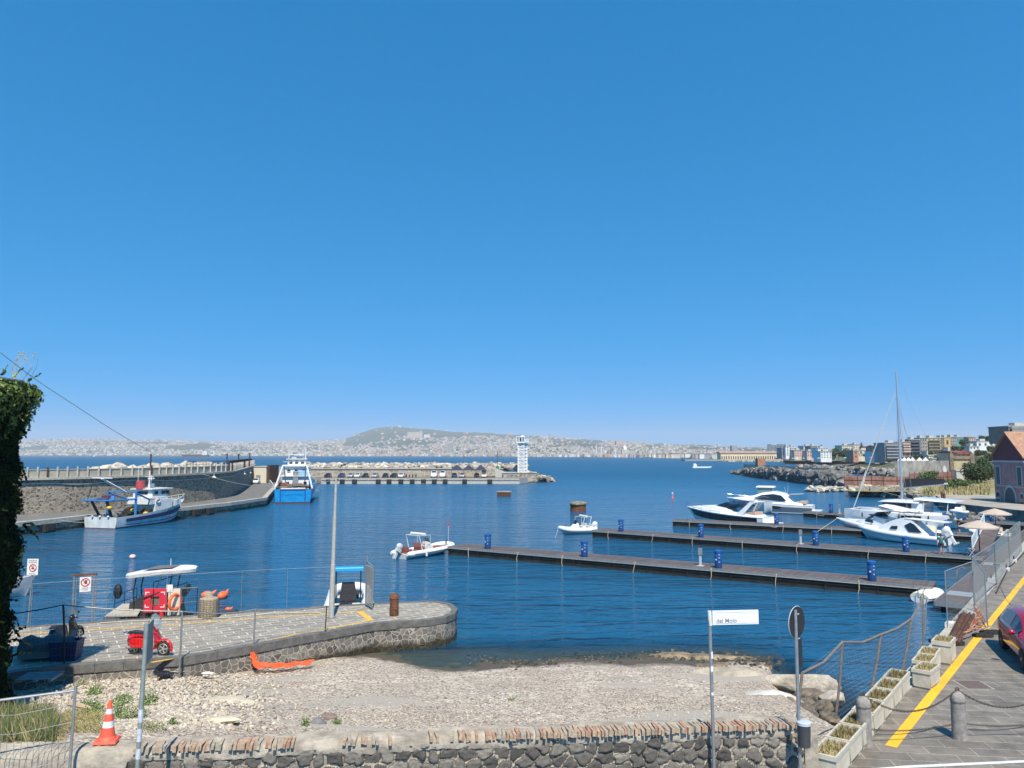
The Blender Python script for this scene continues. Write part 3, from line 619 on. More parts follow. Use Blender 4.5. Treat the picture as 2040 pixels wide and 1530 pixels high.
# lighthouse
lw = mat('lighthouse_white', (.74, .73, .69), .6, .06, .6)
p = PX(1041, 251, 2.9); zt = CAMZ + (906 - 883) * 251 / F; H = zt - 2.9
lt = thing('lighthouse', 'square white lattice lighthouse tower on the head of the outer mole', 'lighthouse', p, R(-28))
MB().cb((0, 0, H / 2), (2.0, 2.0, H)).build('shaft', lw, lt)
mb = MB(); k = 9
for sgn in (-1, 1):
    for i in range(k + 1):
        z = H * i / k; mb.box(-1.15, 1.15, sgn * 1.02 - .12, sgn * 1.02 + .12, z - .09, z + .09).box(sgn * 1.02 - .12, sgn * 1.02 + .12, -1.13, 1.13, z - .085, z + .085)
for i in range(k):
    z0, z1 = H * i / k + .1, H * (i + 1) / k - .1
    mb.tube([(-.95, -1.06, z0), (.95, -1.06, z1)] if i % 2 else [(.95, -1.06, z0), (-.95, -1.06, z1)], .09, 4)
for x in (-1.1, 1.1):
    for y in (-1.1, 1.1): mb.cb((x, y, H / 2), (.24, .24, H))
mb.build('lattice', lw, lt)
mb = MB()
for i in range(k): mb.box(-.85, .85, -1.03, -.9, H * i / k + .2, H * (i + 1) / k - .2)
mb.build('recess', mat('recess_white', (.5, .48, .44), .7), lt)
MB().cb((0, 0, H + .2), (3.1, 3.1, .4)).cb((0, 0, H + 2.1), (3.2, 3.2, .25)).build('gallery', lw, lt)
mb = MB()
for x in (-1.45, -.5, .5, 1.45):
    for y in (-1.45, 1.45): mb.cb((x, y, H + 1.2), (.22, .22, 1.8)).cb((y, x, H + 1.2), (.21, .21, 1.8))
mb.build('gallery_posts', lw, lt)
MB().lathe([(.8, H + .3), (.8, H + 1.9), (.9, H + 2.2), (.6, H + 2.4), (.05, H + 2.6)], 12).build('lantern', lw, lt); MB().cb((0, -1.3, H + 1.1), (1.0, .1, .9)).build('dark_opening', tint, lt)
base = thing('stone_platform', 'stepped stone platform with painted markings under the lighthouse', 'platform', PX(1035, 250, 0))
MB().box(-5.5, 5.5, -2.5, 10, -1, 3.0).build('platform', sand, base); MB().box(-5.7, 5.7, -2.7, 10.2, 3.0, 3.2).build('platform_edge', kerbpale, base)
for i, (x, c_) in enumerate([(-3.6, 'teal'), (-2.4, 'navy'), (-1.2, 'teal'), (.4, 'red')]):
    MB().tube([(x + .35 * math.cos(a), -2.56, 2 + .4 * math.sin(a)) for a in [j * .7 for j in range(8)]], .08, 4).build('graffiti', mat('graffiti_' + c_, {'teal': (.05, .25, .25), 'navy': (.03, .05, .15), 'red': (.4, .05, .04)}[c_], .8), base)
sb = thing('signal_mast', 'thin green topped signal mast on the outer mole', 'mast', PX(991, 252, 4))
MB().tube([(0, 0, 0), (0, 0, 6.3)], .08, 6).build('pole', rustd, sb); MB().lathe([(.5, 0), (.5, 1.2), (.1, 1.5)], 8).build('beacon', mat('beacon_green', (.02, .2, .1), .5), sb)
st = thing('mole_steps', 'stone block and ramp beside the lighthouse platform', 'stone block', PX(978, 249, 1.6))
MB().box(-3, 1.5, 0, 6, 0, 3).build('block', sand, st); MB().vprism([(1.5, 3), (7.5, .4), (7.5, 0), (1.5, 0)], 0, 5).build('ramp', concrete, st)
# canopies
for i, px in enumerate((911, 934, 958)):
    d = 250; p = PX(px, d, 1.6); t = thing('parking_canopy', 'dark navy pitched canopy over parked cars, %s of three' % ['left', 'middle', 'right'][i], 'canopy', p, 0, 'navy canopies on the outer mole')
    MB().lathe([(2.9, 2.3), (2.8, 2.45), (1.4, 3.3), (.1, 4.1)], 4).build('canopy', navy, t, rz=R(45))
    for x in (-1.9, 1.9):
        for y in (-1.9, 1.9): MB().cyl((x, y, 0), .06, 2.4, 5).build('leg', lgrey, t)
# mooring stump boxes, etc. in the harbour
t = thing('mooring_caisson', 'low rusty square caisson awash in mid harbour', 'caisson', G(1004, 989, 0))
MB().cb((0, 1.2, .35), (3.0, 2.4, 1.1)).build('body', rustd, t); MB().cb((0, 1.2, .98), (3.2, 2.6, .16)).build('cap', greyr, t)
t = thing('mooring_dolphin', 'round rusty mooring drum with a mossy concrete cap', 'mooring dolphin', G(1153, 1020, 0) + Vector((0, 1.3, 0)))
MB().lathe([(1.25, -.5), (1.25, 1.15)], 20).build('drum', rust, t); MB().lathe([(1.42, 1.1), (1.45, 1.3), (1.2, 1.5), (.6, 1.62), (.05, 1.6)], 20, wob=.05).build('cap', mat('mossy_cap', (.12, .1, .05), .9, .4, 3, bump=.04, bscale=8, col2=(.3, .28, .2)), t)
t = thing('mooring_buoy', 'pale pink mooring buoy floating off the left quay', 'buoy', G(264, 1112, 0)); MB().sph((0, 0, .12), (.28, .28, .22), 14, 8).build('float', mat('pink_plastic', (.65, .42, .38), .5, .1, 3), t, smooth=60); MB().cyl((0, 0, .3), .04, .1, 6).build('ring', rustd, t)
t = thing('marker_pole', 'thin marker rod with a small red flag beside the pontoon tip', 'marker', G(893, 1094, 0)); MB().tube([(0, 0, -.5), (0, 0, 2.2)], .025, 5).build('rod', lgrey, t); MB().cb((0, 0, 2.3), (.16, .03, .28)).build('flag', redp, t)
t = thing('spar_buoy', 'tiny red and white spar buoy in open harbour water', 'buoy', G(1340, 993, 0)); MB().lathe([(.22, -.1), (.2, .2), (.07, .5), (.05, 1.1)], 8).build('float', orange, t); MB().cb((0, 0, 1.1), (.3, .05, .3)).build('topmark', whitem, t)
for px, py, r, lb in ((443, 1192, .34, 'orange buoy lying on its side off the netted bollard'), (412, 1190, .3, 'orange buoy half hidden behind the netted bollard'), (454, 1216, .14, 'small red float by the quay wall')):
    t = thing('orange_buoy', lb, 'buoy', G(px, py, 0), U(0, 2)); MB().sph((0, 0, r * .5), (r * 1.25, r * .8, r * .8), 10, 7).tube([(r * .9, 0, r * .5), (r * 1.9, 0, r * 1.3)], [r * .5, r * .1], 8).build('float', orange, t, smooth=50)
# ================================================================== CARS
def car(name, label, body_m, L_=4.3, W=1.78, Hh=1.46, van=False, detail=True, group=None, pillar=None):
    """origin under the middle of the car, nose towards +x"""
    t = thing(name, label, 'van' if van else 'car', (0, 0, 0), 0, group)
    hw = W / 2
    if van: # x, half width, bottom, belt, roof, roof half width
        S = [(-L_/2, .86, .35, 1.0, 1.15, .8), (-L_/2+.06, .95, .28, 1.15, 1.75, .85), (-L_/2+.5, 1, .25, 1.2, 1.95, .88), (.4, 1, .25, 1.2, 1.95, .88), (1.1, 1, .25, 1.15, 1.9, .86), (1.55, .98, .25, 1.08, 1.35, .86), (1.8, .97, .25, 1.02, 1.06, .84), (L_/2-.15, .9, .28, .8, .84, .75), (L_/2, .78, .35, .6, .62, .66)]
        gl = (2, 5)
    else:
        k = Hh / 1.46
        S = [(-L_/2, .80, .42, .72, .76, .72), (-L_/2+.07, .93, .28, .86, .95, .78), (-L_/2+.3, .98, .24, .95, 1.12, .74), (-L_/2+.75, 1, .22, .96, 1.40*k, .70), (-L_/2+1.3, 1, .22, .95, Hh, .68), (-L_/2+2.1, 1, .22, .94, Hh, .68), (-L_/2+2.55, 1, .22, .93, 1.38*k, .69), (-L_/2+3.05, 1, .22, .92, 1.12, .76), (-L_/2+3.35, .99, .22, .90, .95, .82), (L_/2-.35, .96, .22, .80, .84, .78), (L_/2-.1, .88, .26, .66, .70, .68), (L_/2, .76, .34, .52, .55, .56)]
        gl = (3, 7)
    rings = []
    for x, wf, zb, zs, zr, rf in S:
        w_ = hw * wf; r_ = hw * rf; cr = .035 if zr - zs > .2 else .02
        half = [(w_ * .9, zb), (w_, zb + .14), (w_ * 1.0, (zb + zs) / 2), (w_ * .985, zs - .05), (w_ * .95, zs), (r_ + (w_ * .95 - r_) * .12, zr - .07 * (zr - zs > .2)), (r_ * .86, zr), (r_ * .4, zr + cr)]
        rings.append([(x, -y, z) for y, z in half] + [(x, y, z) for y, z in reversed(half)])
    MB().loft(rings).build('body', body_m, t, smooth=32)
    def quad(i, j, sgn, a, b_, x0=0, x1=0):
        A, B = S[i], S[j]
        def P(s, f):
            w_ = hw * s[1]; r_ = hw * s[5]; lo = Vector((s[0], sgn * (w_ * .95 + .004), s[3] + .03)); hi = Vector((s[0], sgn * (r_ + (w_ * .95 - r_) * .12 + .006), s[4] - .075)); return lo.lerp(hi, f)
        def PP(xf, f): return P(A, f).lerp(P(B, f), xf)
        return [PP(x0, a), PP(1 - x1, a), PP(1 - x1, b_), PP(x0, b_)]
    mb = MB()
    if not van:
        for sgn in (-1, 1):
            for (i, j, x0, x1) in ((3, 4, .15, 0), (4, 5, 0, .08), (5, 6, 0, 0), (6, 7, 0, .15)):
                pts = [p + Vector((0, sgn * .008, 0)) for p in quad(i, j, sgn, .05, 1 if i < 6 else 1, x0, x1)]; mb.poly(pts)
    else:
        for sgn in (-1, 1):
            pts = [p + Vector((0, sgn * .012, 0)) for p in quad(3, 5, sgn, .02, .75, .25, .1)]; mb.poly(pts)
    mb.build('side_window', tint, t)
    def across(i, j, a, b_, dz=.012, nm='windscreen'):
        st = range(i, j + 1) if j > i else range(i, j - 1, -1); rows = []; n = len(st)
        for q, s in enumerate(st):
            s = S[s]; cr = .035 if s[4] - s[3] > .2 else .02
            rows.append([Vector((s[0], f * hw * s[5], s[4] + (dz if abs(f) > .5 else cr + dz))) for f in (-.86, -.4, .4, .86)])
        rows[0] = [p.lerp(r_, a) for p, r_ in zip(rows[0], rows[1])]; rows[-1] = [p.lerp(r_, b_) for p, r_ in zip(rows[-2], rows[-1])]
        MB().add([p for r_ in rows for p in r_], [(4 * q + c, 4 * q + c + 1, 4 * q + c + 5, 4 * q + c + 4) for q in range(n - 1) for c in range(3)]).build(nm, tint, t)
    if van: across(4, 5, .1, .98)
    else: across(6, 8, .02, .96); across(3, 1, .05, .75, nm='rear_window')
    wx = (-L_ / 2 + .78, L_ / 2 - .82)
    for x in wx:
        for sg in (-1, 1):
            wt = MB().lathe([(.2, -.1), (.3, -.11), (.325, -.06), (.325, .06), (.3, .11), (.2, .1)], 18).build('wheel', dark, t, smooth=40)
            wt.location = (x, sg * (hw - .1), .325); wt.rotation_euler = (R(90), 0, 0)
            if detail:
                mb = MB(); mb.lathe([(.215, -.1), (.215, -.05), (.19, -.05), (.19, -.1)], 18)
                for k in range(5): a = k * 1.2566; mb.cb((.1 * math.cos(a), .1 * math.sin(a), .105 * (-sg) * -1), (.21, .045, .02), a)
                mb.cyl((0, 0, -.11), .05, .22, 8); mb.build('rim', chrome, wt)
    if detail:
        for sg in (-1, 1):
            MB().sph((L_/2 - .22, sg * hw * .68, .64), (.2, .17, .1), 10, 6).build('headlight', mat('headlamp_glass', (.5, .52, .55), .1, .05, 3), t, smooth=50)
            MB().sph((L_/2 - 1.42, sg * (hw + .1), .98), (.08, .13, .08), 8, 6).build('mirror', body_m, t, smooth=50)
            MB().cb((-L_/2 + .05, sg * hw * .72, .78), (.1, .3, .14)).build('tail_light', redp, t)
        MB().cb((L_/2 - .03, 0, .46), (.08, .6, .16)).cb((L_/2 - .05, 0, .3), (.08, 1.1, .12)).build('grille', black, t)
    return t
carcol = {'white': (.66, .66, .64), 'silver': (.4, .41, .42), 'black': (.012, .012, .014), 'blue': (.02, .04, .1), 'red': (.4, .02, .03)}
cmt = {k: mat('car_paint_' + k, c, .22, .04, 2, coat=.6, metal=.2 if k == 'silver' else 0) for k, c in carcol.items()}
cbk = car('parked_car', 'x', cmt['black'], detail=False)
row = [(656, 'black', 'black car at the left end of the mole parking row'), (683, 'blue', 'dark blue car with open back second in the mole row'), (701, 'silver', 'silver car third in the mole parking row'), (716, 'white', 'white car left of a black car on the mole'), (731, 'black', 'black car between a white and a silver car on the mole'), (749.5, 'silver', 'silver car parked in the middle of the mole row'), (770, 'black', 'small black car right of the silver car in mid row'), (786.5, 'black', 'black car left of the last white car before the scooters'), (802, 'white', 'white car beside the parked scooters on the mole'), (906, 'blue', 'blue car under the left navy canopy'), (922, 'silver', 'silver car between the first two canopies'), (950, 'black', 'black car under the right navy canopy'), (964, 'white', 'white car at the right end under the canopies')]
for i, (px, c_, lb) in enumerate(row):
    p = PX(px, 247.5 if px < 900 else 248.5, 1.6)
    o = cbk if i == 0 else dup(cbk)
    o.location = p; o.rotation_euler = (0, 0, R(-90 + U(-6, 6))); o['label'] = lb; o['group'] = 'cars parked on the outer mole'
    if i:
        for k in kids(o):
            if k.name.startswith('body'): k.data = k.data.copy(); k.data.materials[0] = cmt[c_]
vn = car('parked_van', 'white van left of two on the outer mole', cmt['white'], 4.6, 1.95, 1.95, True, False, 'white vans on the outer mole')
vn.location = PX(866, 247.5, 1.6); vn.rotation_euler = (0, 0, R(-88)); vn.scale = (1, 1, 1.15)
v2 = dup(vn, PX(883.5, 247.5, 1.6), R(-92), 'white van right of two on the outer mole')
hc = dup(cbk, PX(514, 200, 1.4), R(-80), 'white car parked in front of the pale harbour hut'); hc['group'] = 'cars by the harbour hut'
for k in kids(hc):
    if k.name.startswith('body'): k.data = k.data.copy(); k.data.materials[0] = cmt['white']
for i, px in enumerate((811, 817, 823, 830)):
    t = thing('parked_scooter', 'dark scooter in the row of four on the outer mole, %s' % ['leftmost', 'second', 'third', 'rightmost'][i], 'scooter', PX(px, 248, 1.6), R(90), 'scooters on the outer mole')
    MB().sph((0, 0, .6), (.8, .22, .35), 8, 5).build('body', black, t)
    for x in (-.6, .6): MB().cyl((x, -.06, .25), .25, .12, 10, axis='y').build('wheel', dark, t)
    MB().tube([(.5, 0, .6), (.4, 0, 1.05)], .05, 5).tube([(.4, -.3, 1.05), (.4, .3, 1.05)], .03, 5).build('handlebar', black, t)
# ================================================================== RIGHT-HAND SHORE
grassd = mat('dry_grass_land', (.15, .15, .05), .95, .35, .25, bump=.05, bscale=4, col2=(.33, .27, .11))
scrub = mat('scrubby_hillside', (.05, .075, .025), .95, .5, .05, col2=(.16, .15, .07))
shorec = mat('pale_shore_ground', (.3, .27, .22), .9, .25, .3, bump=.03, bscale=3)
# shore shelf round the house
sh = [G(1745, 985, 0), G(1800, 984, 0), G(1850, 990, 0), G(1885, 1020, 0), G(2045, 1040, 0), Vector((90, 60, 0)), Vector((250, 60, 0)), Vector((420, 260, 0)), Vector((150, 255, 0)), Vector((104, 250, 0)), Vector((84, 190, 0))]
slab('shore_ground', sh, -1.5, 1.5, shorec, 'low pale shore and slipway beside the pink house', sidem=lava)
# hillside terrain behind (polar grid by bearing)
cols = list(range(1560, 2701, 20)); HD = [200, 230, 270, 330, 400, 470, 540, 650, 800, 1000, 1300]
def hillz(px, d):
    top = ip(px, [1560, 1660, 1740, 1800, 1870, 1920, 1960, 2040, 2300], [911, 908, 905, 900, 893, 888, 880, 868, 850])
    zt = CAMZ + (906 - top) * 620 / F
    f = ip(d, [200, 260, 400, 470, 620, 800, 1300], [0, .05, .3, .55, 1, 1.05, .9])
    return 1.2 + max(0, (zt - 1.2)) * f + .4 * math.sin(px * .07 + d * .03)
mb = MB(); vs = []
for d in HD:
    for px in cols:
        dd = d + ip(px, [1560, 1640, 1700, 1740, 1800, 1900], [620, 480, 330, 200, 30, 0]) * (1 if d < 400 else .6)
        vs.append(PX(px, dd, hillz(px, d) if d > 200 else -1.5))
n = len(cols); mb.add(vs, [(j * n + i, j * n + i + 1, (j + 1) * n + i + 1, (j + 1) * n + i) for j in range(len(HD) - 1) for i in range(n - 1)])
tag(mb.build('hillside', scrub, smooth=50), 'scrubby coastal hillside rising on the right', kind='structure')
mb = MB(); vs = []
GP = [(1690, 968), (1740, 969), (1800, 970), (1860, 965), (1900, 958), (1960, 952), (2060, 950)]
for f, dz in ((0, 0), (.35, .35), (.7, .9), (1, 1.3)):
    for px, y in GP:
        a = G(px, ip(px, [1690, 1800, 1870, 1960, 2060], [977, 978, 985, 984, 984]), 1.5); b_ = G(px, y, 1.6) * 1.0; b_.z = 1.6
        p = a.lerp(Vector((b_.x, b_.y, 1.5)), f); vs.append((p.x, p.y, 1.42 + dz * ip(px, [1690, 1850, 1950], [.3, .5, 1]) + .12 * math.sin(px * .1 + f * 7)))
n = len(GP); mb.add(vs, [(j * n + i, j * n + i + 1, (j + 1) * n + i + 1, (j + 1) * n + i) for j in range(3) for i in range(n - 1)])
tag(mb.build('dry_grass_slope', grassd, smooth=60), 'dry yellow grass slope', kind='structure')
# dry grass tufts on it
mb = MB()
for _ in range(2600):
    px = U(1840, 1972); y = U(958, 984); p = G(px, y, 1.7); hgt = U(.3, .8)
    a = U(0, 6.3); w_ = U(.12, .3); mb.add([(p.x - w_ * math.cos(a), p.y - w_ * math.sin(a), 1.3), (p.x + w_ * math.cos(a), p.y + w_ * math.sin(a), 1.3), (p.x + U(-.3, .3), p.y + U(-.2, .2), 1.7 + hgt)], [(0, 1, 2)], 0 if rnd.random() < .85 else 1)
leafd = mat('dark_leaf', (.025, .05, .015), .7, .4, 2, col2=(.06, .1, .025)); leafm = mat('mid_leaf', (.05, .09, .02), .7, .4, 2, col2=(.1, .16, .04))
straw = mat('straw', (.34, .27, .12), .9, .3, 3, col2=(.5, .42, .2))
tag(mb.build('dry_grass', [straw, leafm]), 'dry yellow grass on the slope beside the pink house', kind='stuff')
def crown(mb, c, r, n, s, squash=.8, lob=6, seed=0):
    q = random.Random(seed); lobes = [(Vector((q.gauss(0, .45), q.gauss(0, .45), q.uniform(-.35, .5))), q.uniform(.35, .62)) for _ in range(lob)]
    for _ in range(n):
        l, lr = q.choice(lobes); d = Vector((q.gauss(0, 1), q.gauss(0, 1), q.gauss(0, 1))).normalized() * lr * q.uniform(.55, 1.05)
        p = Vector(c) + Vector(((l.x + d.x) * r, (l.y + d.y) * r, (l.z + d.z) * r * squash)); nn = (d + Vector((q.gauss(0, .5), q.gauss(0, .5), q.gauss(0, .5)))).normalized(); a = nn.orthogonal().normalized(); b_ = nn.cross(a); k = s * q.uniform(.6, 1.4)
        mb.add([p - a * k, p - b_ * k * .6, p + a * k, p + b_ * k * .6], [(0, 1, 2, 3)])
def tree(name, p, h, r, label, m_=None, n=700, s=.3, group=None, squash=.8, conif=False, seed=1, trunk=True):
    t = thing(name, label, 'tree', p, 0, group); mb = MB()
    if conif:
        q = random.Random(seed)
        for k in range(9):
            z = h * (.2 + .08 * k * 1.1); rr = r * (1 - k / 9.5)
            for _ in range(n // 9):
                a = q.uniform(0, 6.3); d = rr * q.uniform(.1, 1); c = Vector((d * math.cos(a), d * math.sin(a), z - d * .15 + q.uniform(0, h * .06))); mb.add([c + Vector((s, 0, 0)), c + Vector((0, s * .6, s * .3)), c + Vector((-s, 0, .1)), c + Vector((0, -s * .6, 0))], [(0, 1, 2, 3)])
    else: crown(mb, (0, 0, h - r * squash * .75), r, n, s, squash, 8, seed)
    mb.build('crown', m_ or leafd, t)
    if trunk: MB().tube([(0, 0, -.5), (.1, 0, h * .4), (0, .1, h * .75)], [h * .035, h * .025, h * .012], 6).build('trunk', wood, t)
    return t
# ---- boulders of the first breakwater
mb = MB()
bwA = [G(1472, 944, 0), G(1530, 953.5, 0), G(1595, 960, 0), G(1635, 966, 0), G(1700, 971, 0)]
bwc = smoothpts([Vector((p.x, p.y + 9, 0)) for p in bwA], 8)
core = MB(); core.loft([[(p.x - .4, p.y - 9, -1.5), (p.x, p.y - 3.5, 2.9 if i > 4 else .3 + i * .5), (p.x, p.y + 2.5, 2.9 if i > 4 else .3 + i * .5), (p.x + .4, p.y + 9, -1.5)] for i, p in enumerate(bwc)])
tag(core.build('breakwater_core', lava), 'dark rubble core of the right breakwater', kind='structure')
mb2 = MB(); mb2.loft([[(p.x, p.y + 2.0, 2.0), (p.x, p.y + 2.6, 2.0), (p.x, p.y + 2.6, 5.0), (p.x, p.y + 2.0, 5.0)] for p in bwc[4:-2]])
t = tag(mb2.build('breakwater_wall', kerbpale), 'thin pale wall along the crest of the right breakwater', 'wall')
RM = []
for i in range(8):
    vs, fs = RK[i]; q = MB(); q.add(vs, fs); RM.append(q)
protoR = [None] * 8; cnt = 0; spots = []
for _ in range(900):
    i = rnd.randrange(len(bwc)); p = bwc[i].lerp(bwc[min(i + 1, len(bwc) - 1)], rnd.random()); f = U(-1, .45); yy = p.y + f * 8.6; z = min(1, (1 - abs(f)) * 1.25) * 3.4 * min(1, .25 + i / 8) + U(-.4, .4)
    spots.append((p.x + U(-1.5, 1.5), yy, max(z - .3, -.3), U(1.1, 2.1) * (1.15 - .3 * (p.y > 300))))
spots.sort(key=lambda s: -s[3] / s[1])
for k, (x, y, z, s) in enumerate(spots[:230]):
    j = k % 8
    if protoR[j] is None: o = protoR[j] = RM[j].build('boulder', lava)
    else: o = protoR[j].copy(); C.objects.link(o)
    o.location = (x, y, z); o.scale = (s, s, s); o.rotation_euler = (U(-.5, .5), U(-.5, .5), U(0, 6.3))
    tag(o, 'dark lava boulder in the heap of the right breakwater', 'boulder', 'boulders of the right breakwater')
mb = MB()
for (x, y, z, s) in spots[230:]: rocks(mb, x, y, z, s, 0)
# second breakwater and rocky shore
for _ in range(700):
    px = U(1588, 1800); d = ip(px, [1588, 1700, 1800], [470, 370, 300]) + U(-14, 10); p = PX(px, d, 0); rocks(mb, p.x, d, max(-.3, 2.2 - abs(U(-14, 10)) * .2) + U(-.5, .8), U(1.2, 2.2), rnd.choice((0, 0, 2)))
for _ in range(330):
    px = U(1700, 1885); y = ip(px, [1700, 1755, 1800, 1885], [982, 983, 984, 999]) + U(-4, 2.5); p = G(px, y, .6); rocks(mb, p.x, p.y, U(.2, 1.0), U(.5, 1.2), rnd.choice((0, 0, 2, 1)))
for _ in range(170):
    px = U(1692, 1830); y = U(975, 983.5); p = G(px, y, .8); rocks(mb, p.x, p.y, U(.5, 1.5), U(.7, 1.4), rnd.choice((0, 2, 2, 1)))
for _ in range(160):
    px = U(1880, 2060); y = U(1015, 1032); p = G(px, y, .3); rocks(mb, p.x, p.y - 1, U(-.4, .3), U(.4, .8), 0)
for _ in range(260):
    px = U(1440, 1600); d = U(950, 1050); p = PX(px, d, 0); rocks(mb, p.x, d, U(-.5, 1), U(2, 4), 2)
tag(mb.build('breakwater_rocks', [lava, limer, greyr]), 'dark lava rocks of the breakwaters and rocky shore', kind='stuff')
pr2 = [None] * 4
for k in range(70):
    f = U(0, 1); p = G(1617, 979, .2).lerp(G(1715, 975, .5), f); s = U(.7, 1.6) * (1 - .35 * f); j = k % 4
    if pr2[j] is None:
        q = MB(); q.add(*RK[j + 4]); o = pr2[j] = q.build('pale_boulder', limer)
    else: o = pr2[j].copy(); C.objects.link(o)
    o.location = (p.x + U(-2, 2), p.y + U(-1, 5), U(0, .9)); o.scale = (s, s, s * .8); o.rotation_euler = (U(-.4, .4), U(-.4, .4), U(0, 6.3))
    tag(o, 'pale limestone boulder on the spit in front of the dark breakwater', 'boulder', 'pale boulders of the limestone spit')
t = thing('breakwater_beacon', 'small tiled orange cube beacon at the tip of the dark breakwater', 'beacon', PX(1512, 300, 3.6)); MB().cb((0, 0, 2), (3, 3, 4)).build('block', mat('terracotta', (.35, .16, .09), .8, .25, 1), t); MB().cb((0, 0, .2), (4.6, 4.6, .8), top=.7).build('plinth', limer, t)
# brick-red fence and walls
bf = thing('red_fence', 'long reddish corrugated fence along the shore behind the sailing boat', 'fence', (0, 0, 0))
redf = mat('faded_red_sheet', (.22, .1, .07), .85, .25, .4, col2=(.34, .18, .13)); fp = [G(1682, 968, 1.5), G(1760, 969, 1.5), G(1812, 969.5, 1.5), G(1900, 962, 1.7)]
for i, (a, b_) in enumerate(zip(fp[:-1], fp[1:])):
    rz = ang(a, b_); ln = (b_ - a).length; c = (a + b_) / 2; hh = (2.6, 2.5, 3.3)[i]
    MB().cb((c.x, c.y, 1.3 + hh / 2), (ln, .12, hh), rz).build('panel', redf, bf)
    for k in range(int(ln / 3) + 1): q = a.lerp(b_, k * 3 / ln if k * 3 < ln else 1); MB().cb((q.x, q.y - .12, 1.3 + hh / 2 + .15), (.12, .12, hh + .3), rz).build('post', rustd, bf)
    MB().cb((c.x, c.y - .1, 1.3 + hh * .62), (ln, .08, .12), rz).build('rail', rustd, bf)
ow = thing('old_sea_wall', 'high grey plastered ruin wall with bricked up openings and a small white arch', 'wall', (0, 0, 0))
a, b_ = PX(1781, 235), PX(1903, 262); rz = ang(a, b_); ln = (b_ - a).length; c = (a + b_) / 2
def wl(s, o=0): return a + (b_ - a).normalized() * s + Vector((math.sin(rz), -math.cos(rz), 0)) * o
MB().cb((c.x, c.y, 2.8), (ln, 1, 8.4), rz).build('wall_face', mat('stained_plaster', (.24, .225, .19), .9, .3, .25, bump=.05, bscale=1.5, col2=(.42, .39, .33)), ow)
for s, z, w_, h_ in ((ln * .41, 4.2, 1.8, 2.4), (ln * .73, 4.6, 3.5, 1.4)):
    q = wl(s, .55); MB().cb((q.x, q.y, z), (w_, .2, h_), rz).build('bricked_opening', greyr, ow)
q = wl(ln * .72, .75); MB().cb((q.x, q.y, 3.3), (2.3, .3, 2.6), rz).cb((q.x, q.y, 4.9), (1.2, .3, .7), rz).build('white_arch', whitem, ow)
q = PX(1904, 205, 1.5); t = thing('gate_pillar', 'pale stone pillar at the end of the red fence', 'pillar', q); MB().cb((0, 0, 1.6), (2.4, 2, 3.2)).cb((0, 0, 3.3), (2.8, 2.4, .3)).build('pillar', concrete, t)
pv_ = thing('ruined_portal', 'ruined baroque stone portal with pillars and arch', 'portal', PX(1914, 235, 2.2), R(-15))
MB().cb((-3.3, 0, 3.2), (1, 1.4, 8)).cb((2.4, 0, 3.6), (1, 1.4, 7)).cb((-3.3, 0, 8.2), (.5, .5, 1.8), top=.3).cb((-.5, 0, 6), (6, 1.2, 1)).build('stone_frame', mat('tuff_brown', (.2, .15, .1), .9, .3, 1), pv_)
MB().vprism([(-2.8, -1), (-2.8, 5.5), (2, 5.5), (2, -1), (1.2, -1), (1.2, 2.2), (-.4, 3.2), (-2, 2.2), (-2, -1)], -.2, .4).build('arch', mat('yellow_tuff', (.42, .34, .19), .9, .2, 1), pv_)
# ---- buildings on the right
dwin = mat('dark_window', (.07, .06, .055), .6, .3, .5)
def house(px0, px1, yt, yb, D, m_, label, floors=3, bays=4, roof='flat', roofm=None, balc=False, depth=14, rz=0, wm=None, name='apartment_block', group=None):
    a, b_ = PX(px0, D), PX(px1, D); wd = b_.x - a.x; zt = CAMZ + (906 - yt) * D / F; zb = CAMZ + (906 - yb) * D / F; H = zt - zb
    t = thing(name, label, 'building', ((a.x + b_.x) / 2, D, zb), rz, group)
    MB().box(-wd / 2, wd / 2, 0, depth, -3, H).build('wall', m_, t)
    if roof == 'gable':
        MB().loft([[(x, -.4, H), (x, depth + .4, H), (x, depth / 2, H + wd * .16)] for x in (-wd / 2 - .4, wd / 2 + .4)]).build('roof', roofm or mat('red_tiles2', (.24, .1, .06), .9, .3, .5), t)
    else:
        MB().box(-wd / 2 - .3, wd / 2 + .3, -.3, depth + .3, H, H + .35).box(-wd * .2, wd * .1, 2, 6, H + .35, H + 1.8).build('roof', roofm or concrete, t)
    fh = H / floors; bw = wd / bays
    for f in range(floors):
        for k in range(bays):
            x = -wd / 2 + bw * (k + .5); z = fh * f + fh * .3
            MB().box(x - bw * .17, x + bw * .17, -.1, .1, z, z + fh * .42).build('window', wm or dwin, t)
        if balc: MB().box(-wd * .46, wd * .46, -1.5, 0, fh * f + .02, fh * f + .14).box(-wd * .46, wd * .46, -1.5, -1.38, fh * f + .14, fh * f + .95).build('balcony', balc, t)
    return t
hg = mat('shaded_grey_render', (.26, .25, .24), .85, .2, .2); ho = mat('orange_render', (.4, .24, .16), .85, .2, .3); hy = mat('yellow_render', (.55, .42, .2), .85, .12, .3); hw_ = mat('white_render', (.66, .65, .62), .8, .1, .3); hpk = mat('pink_render', (.52, .38, .31), .85, .15, .3); hbr = mat('brick_render', (.36, .2, .13), .85, .2, .5); hcr = mat('cream_render', (.55, .49, .38), .85, .15, .3); hoc = mat('ochre_render', (.5, .33, .13), .85, .15, .3)  # hg serves grey blocks and flanks whose shade is put into the colour
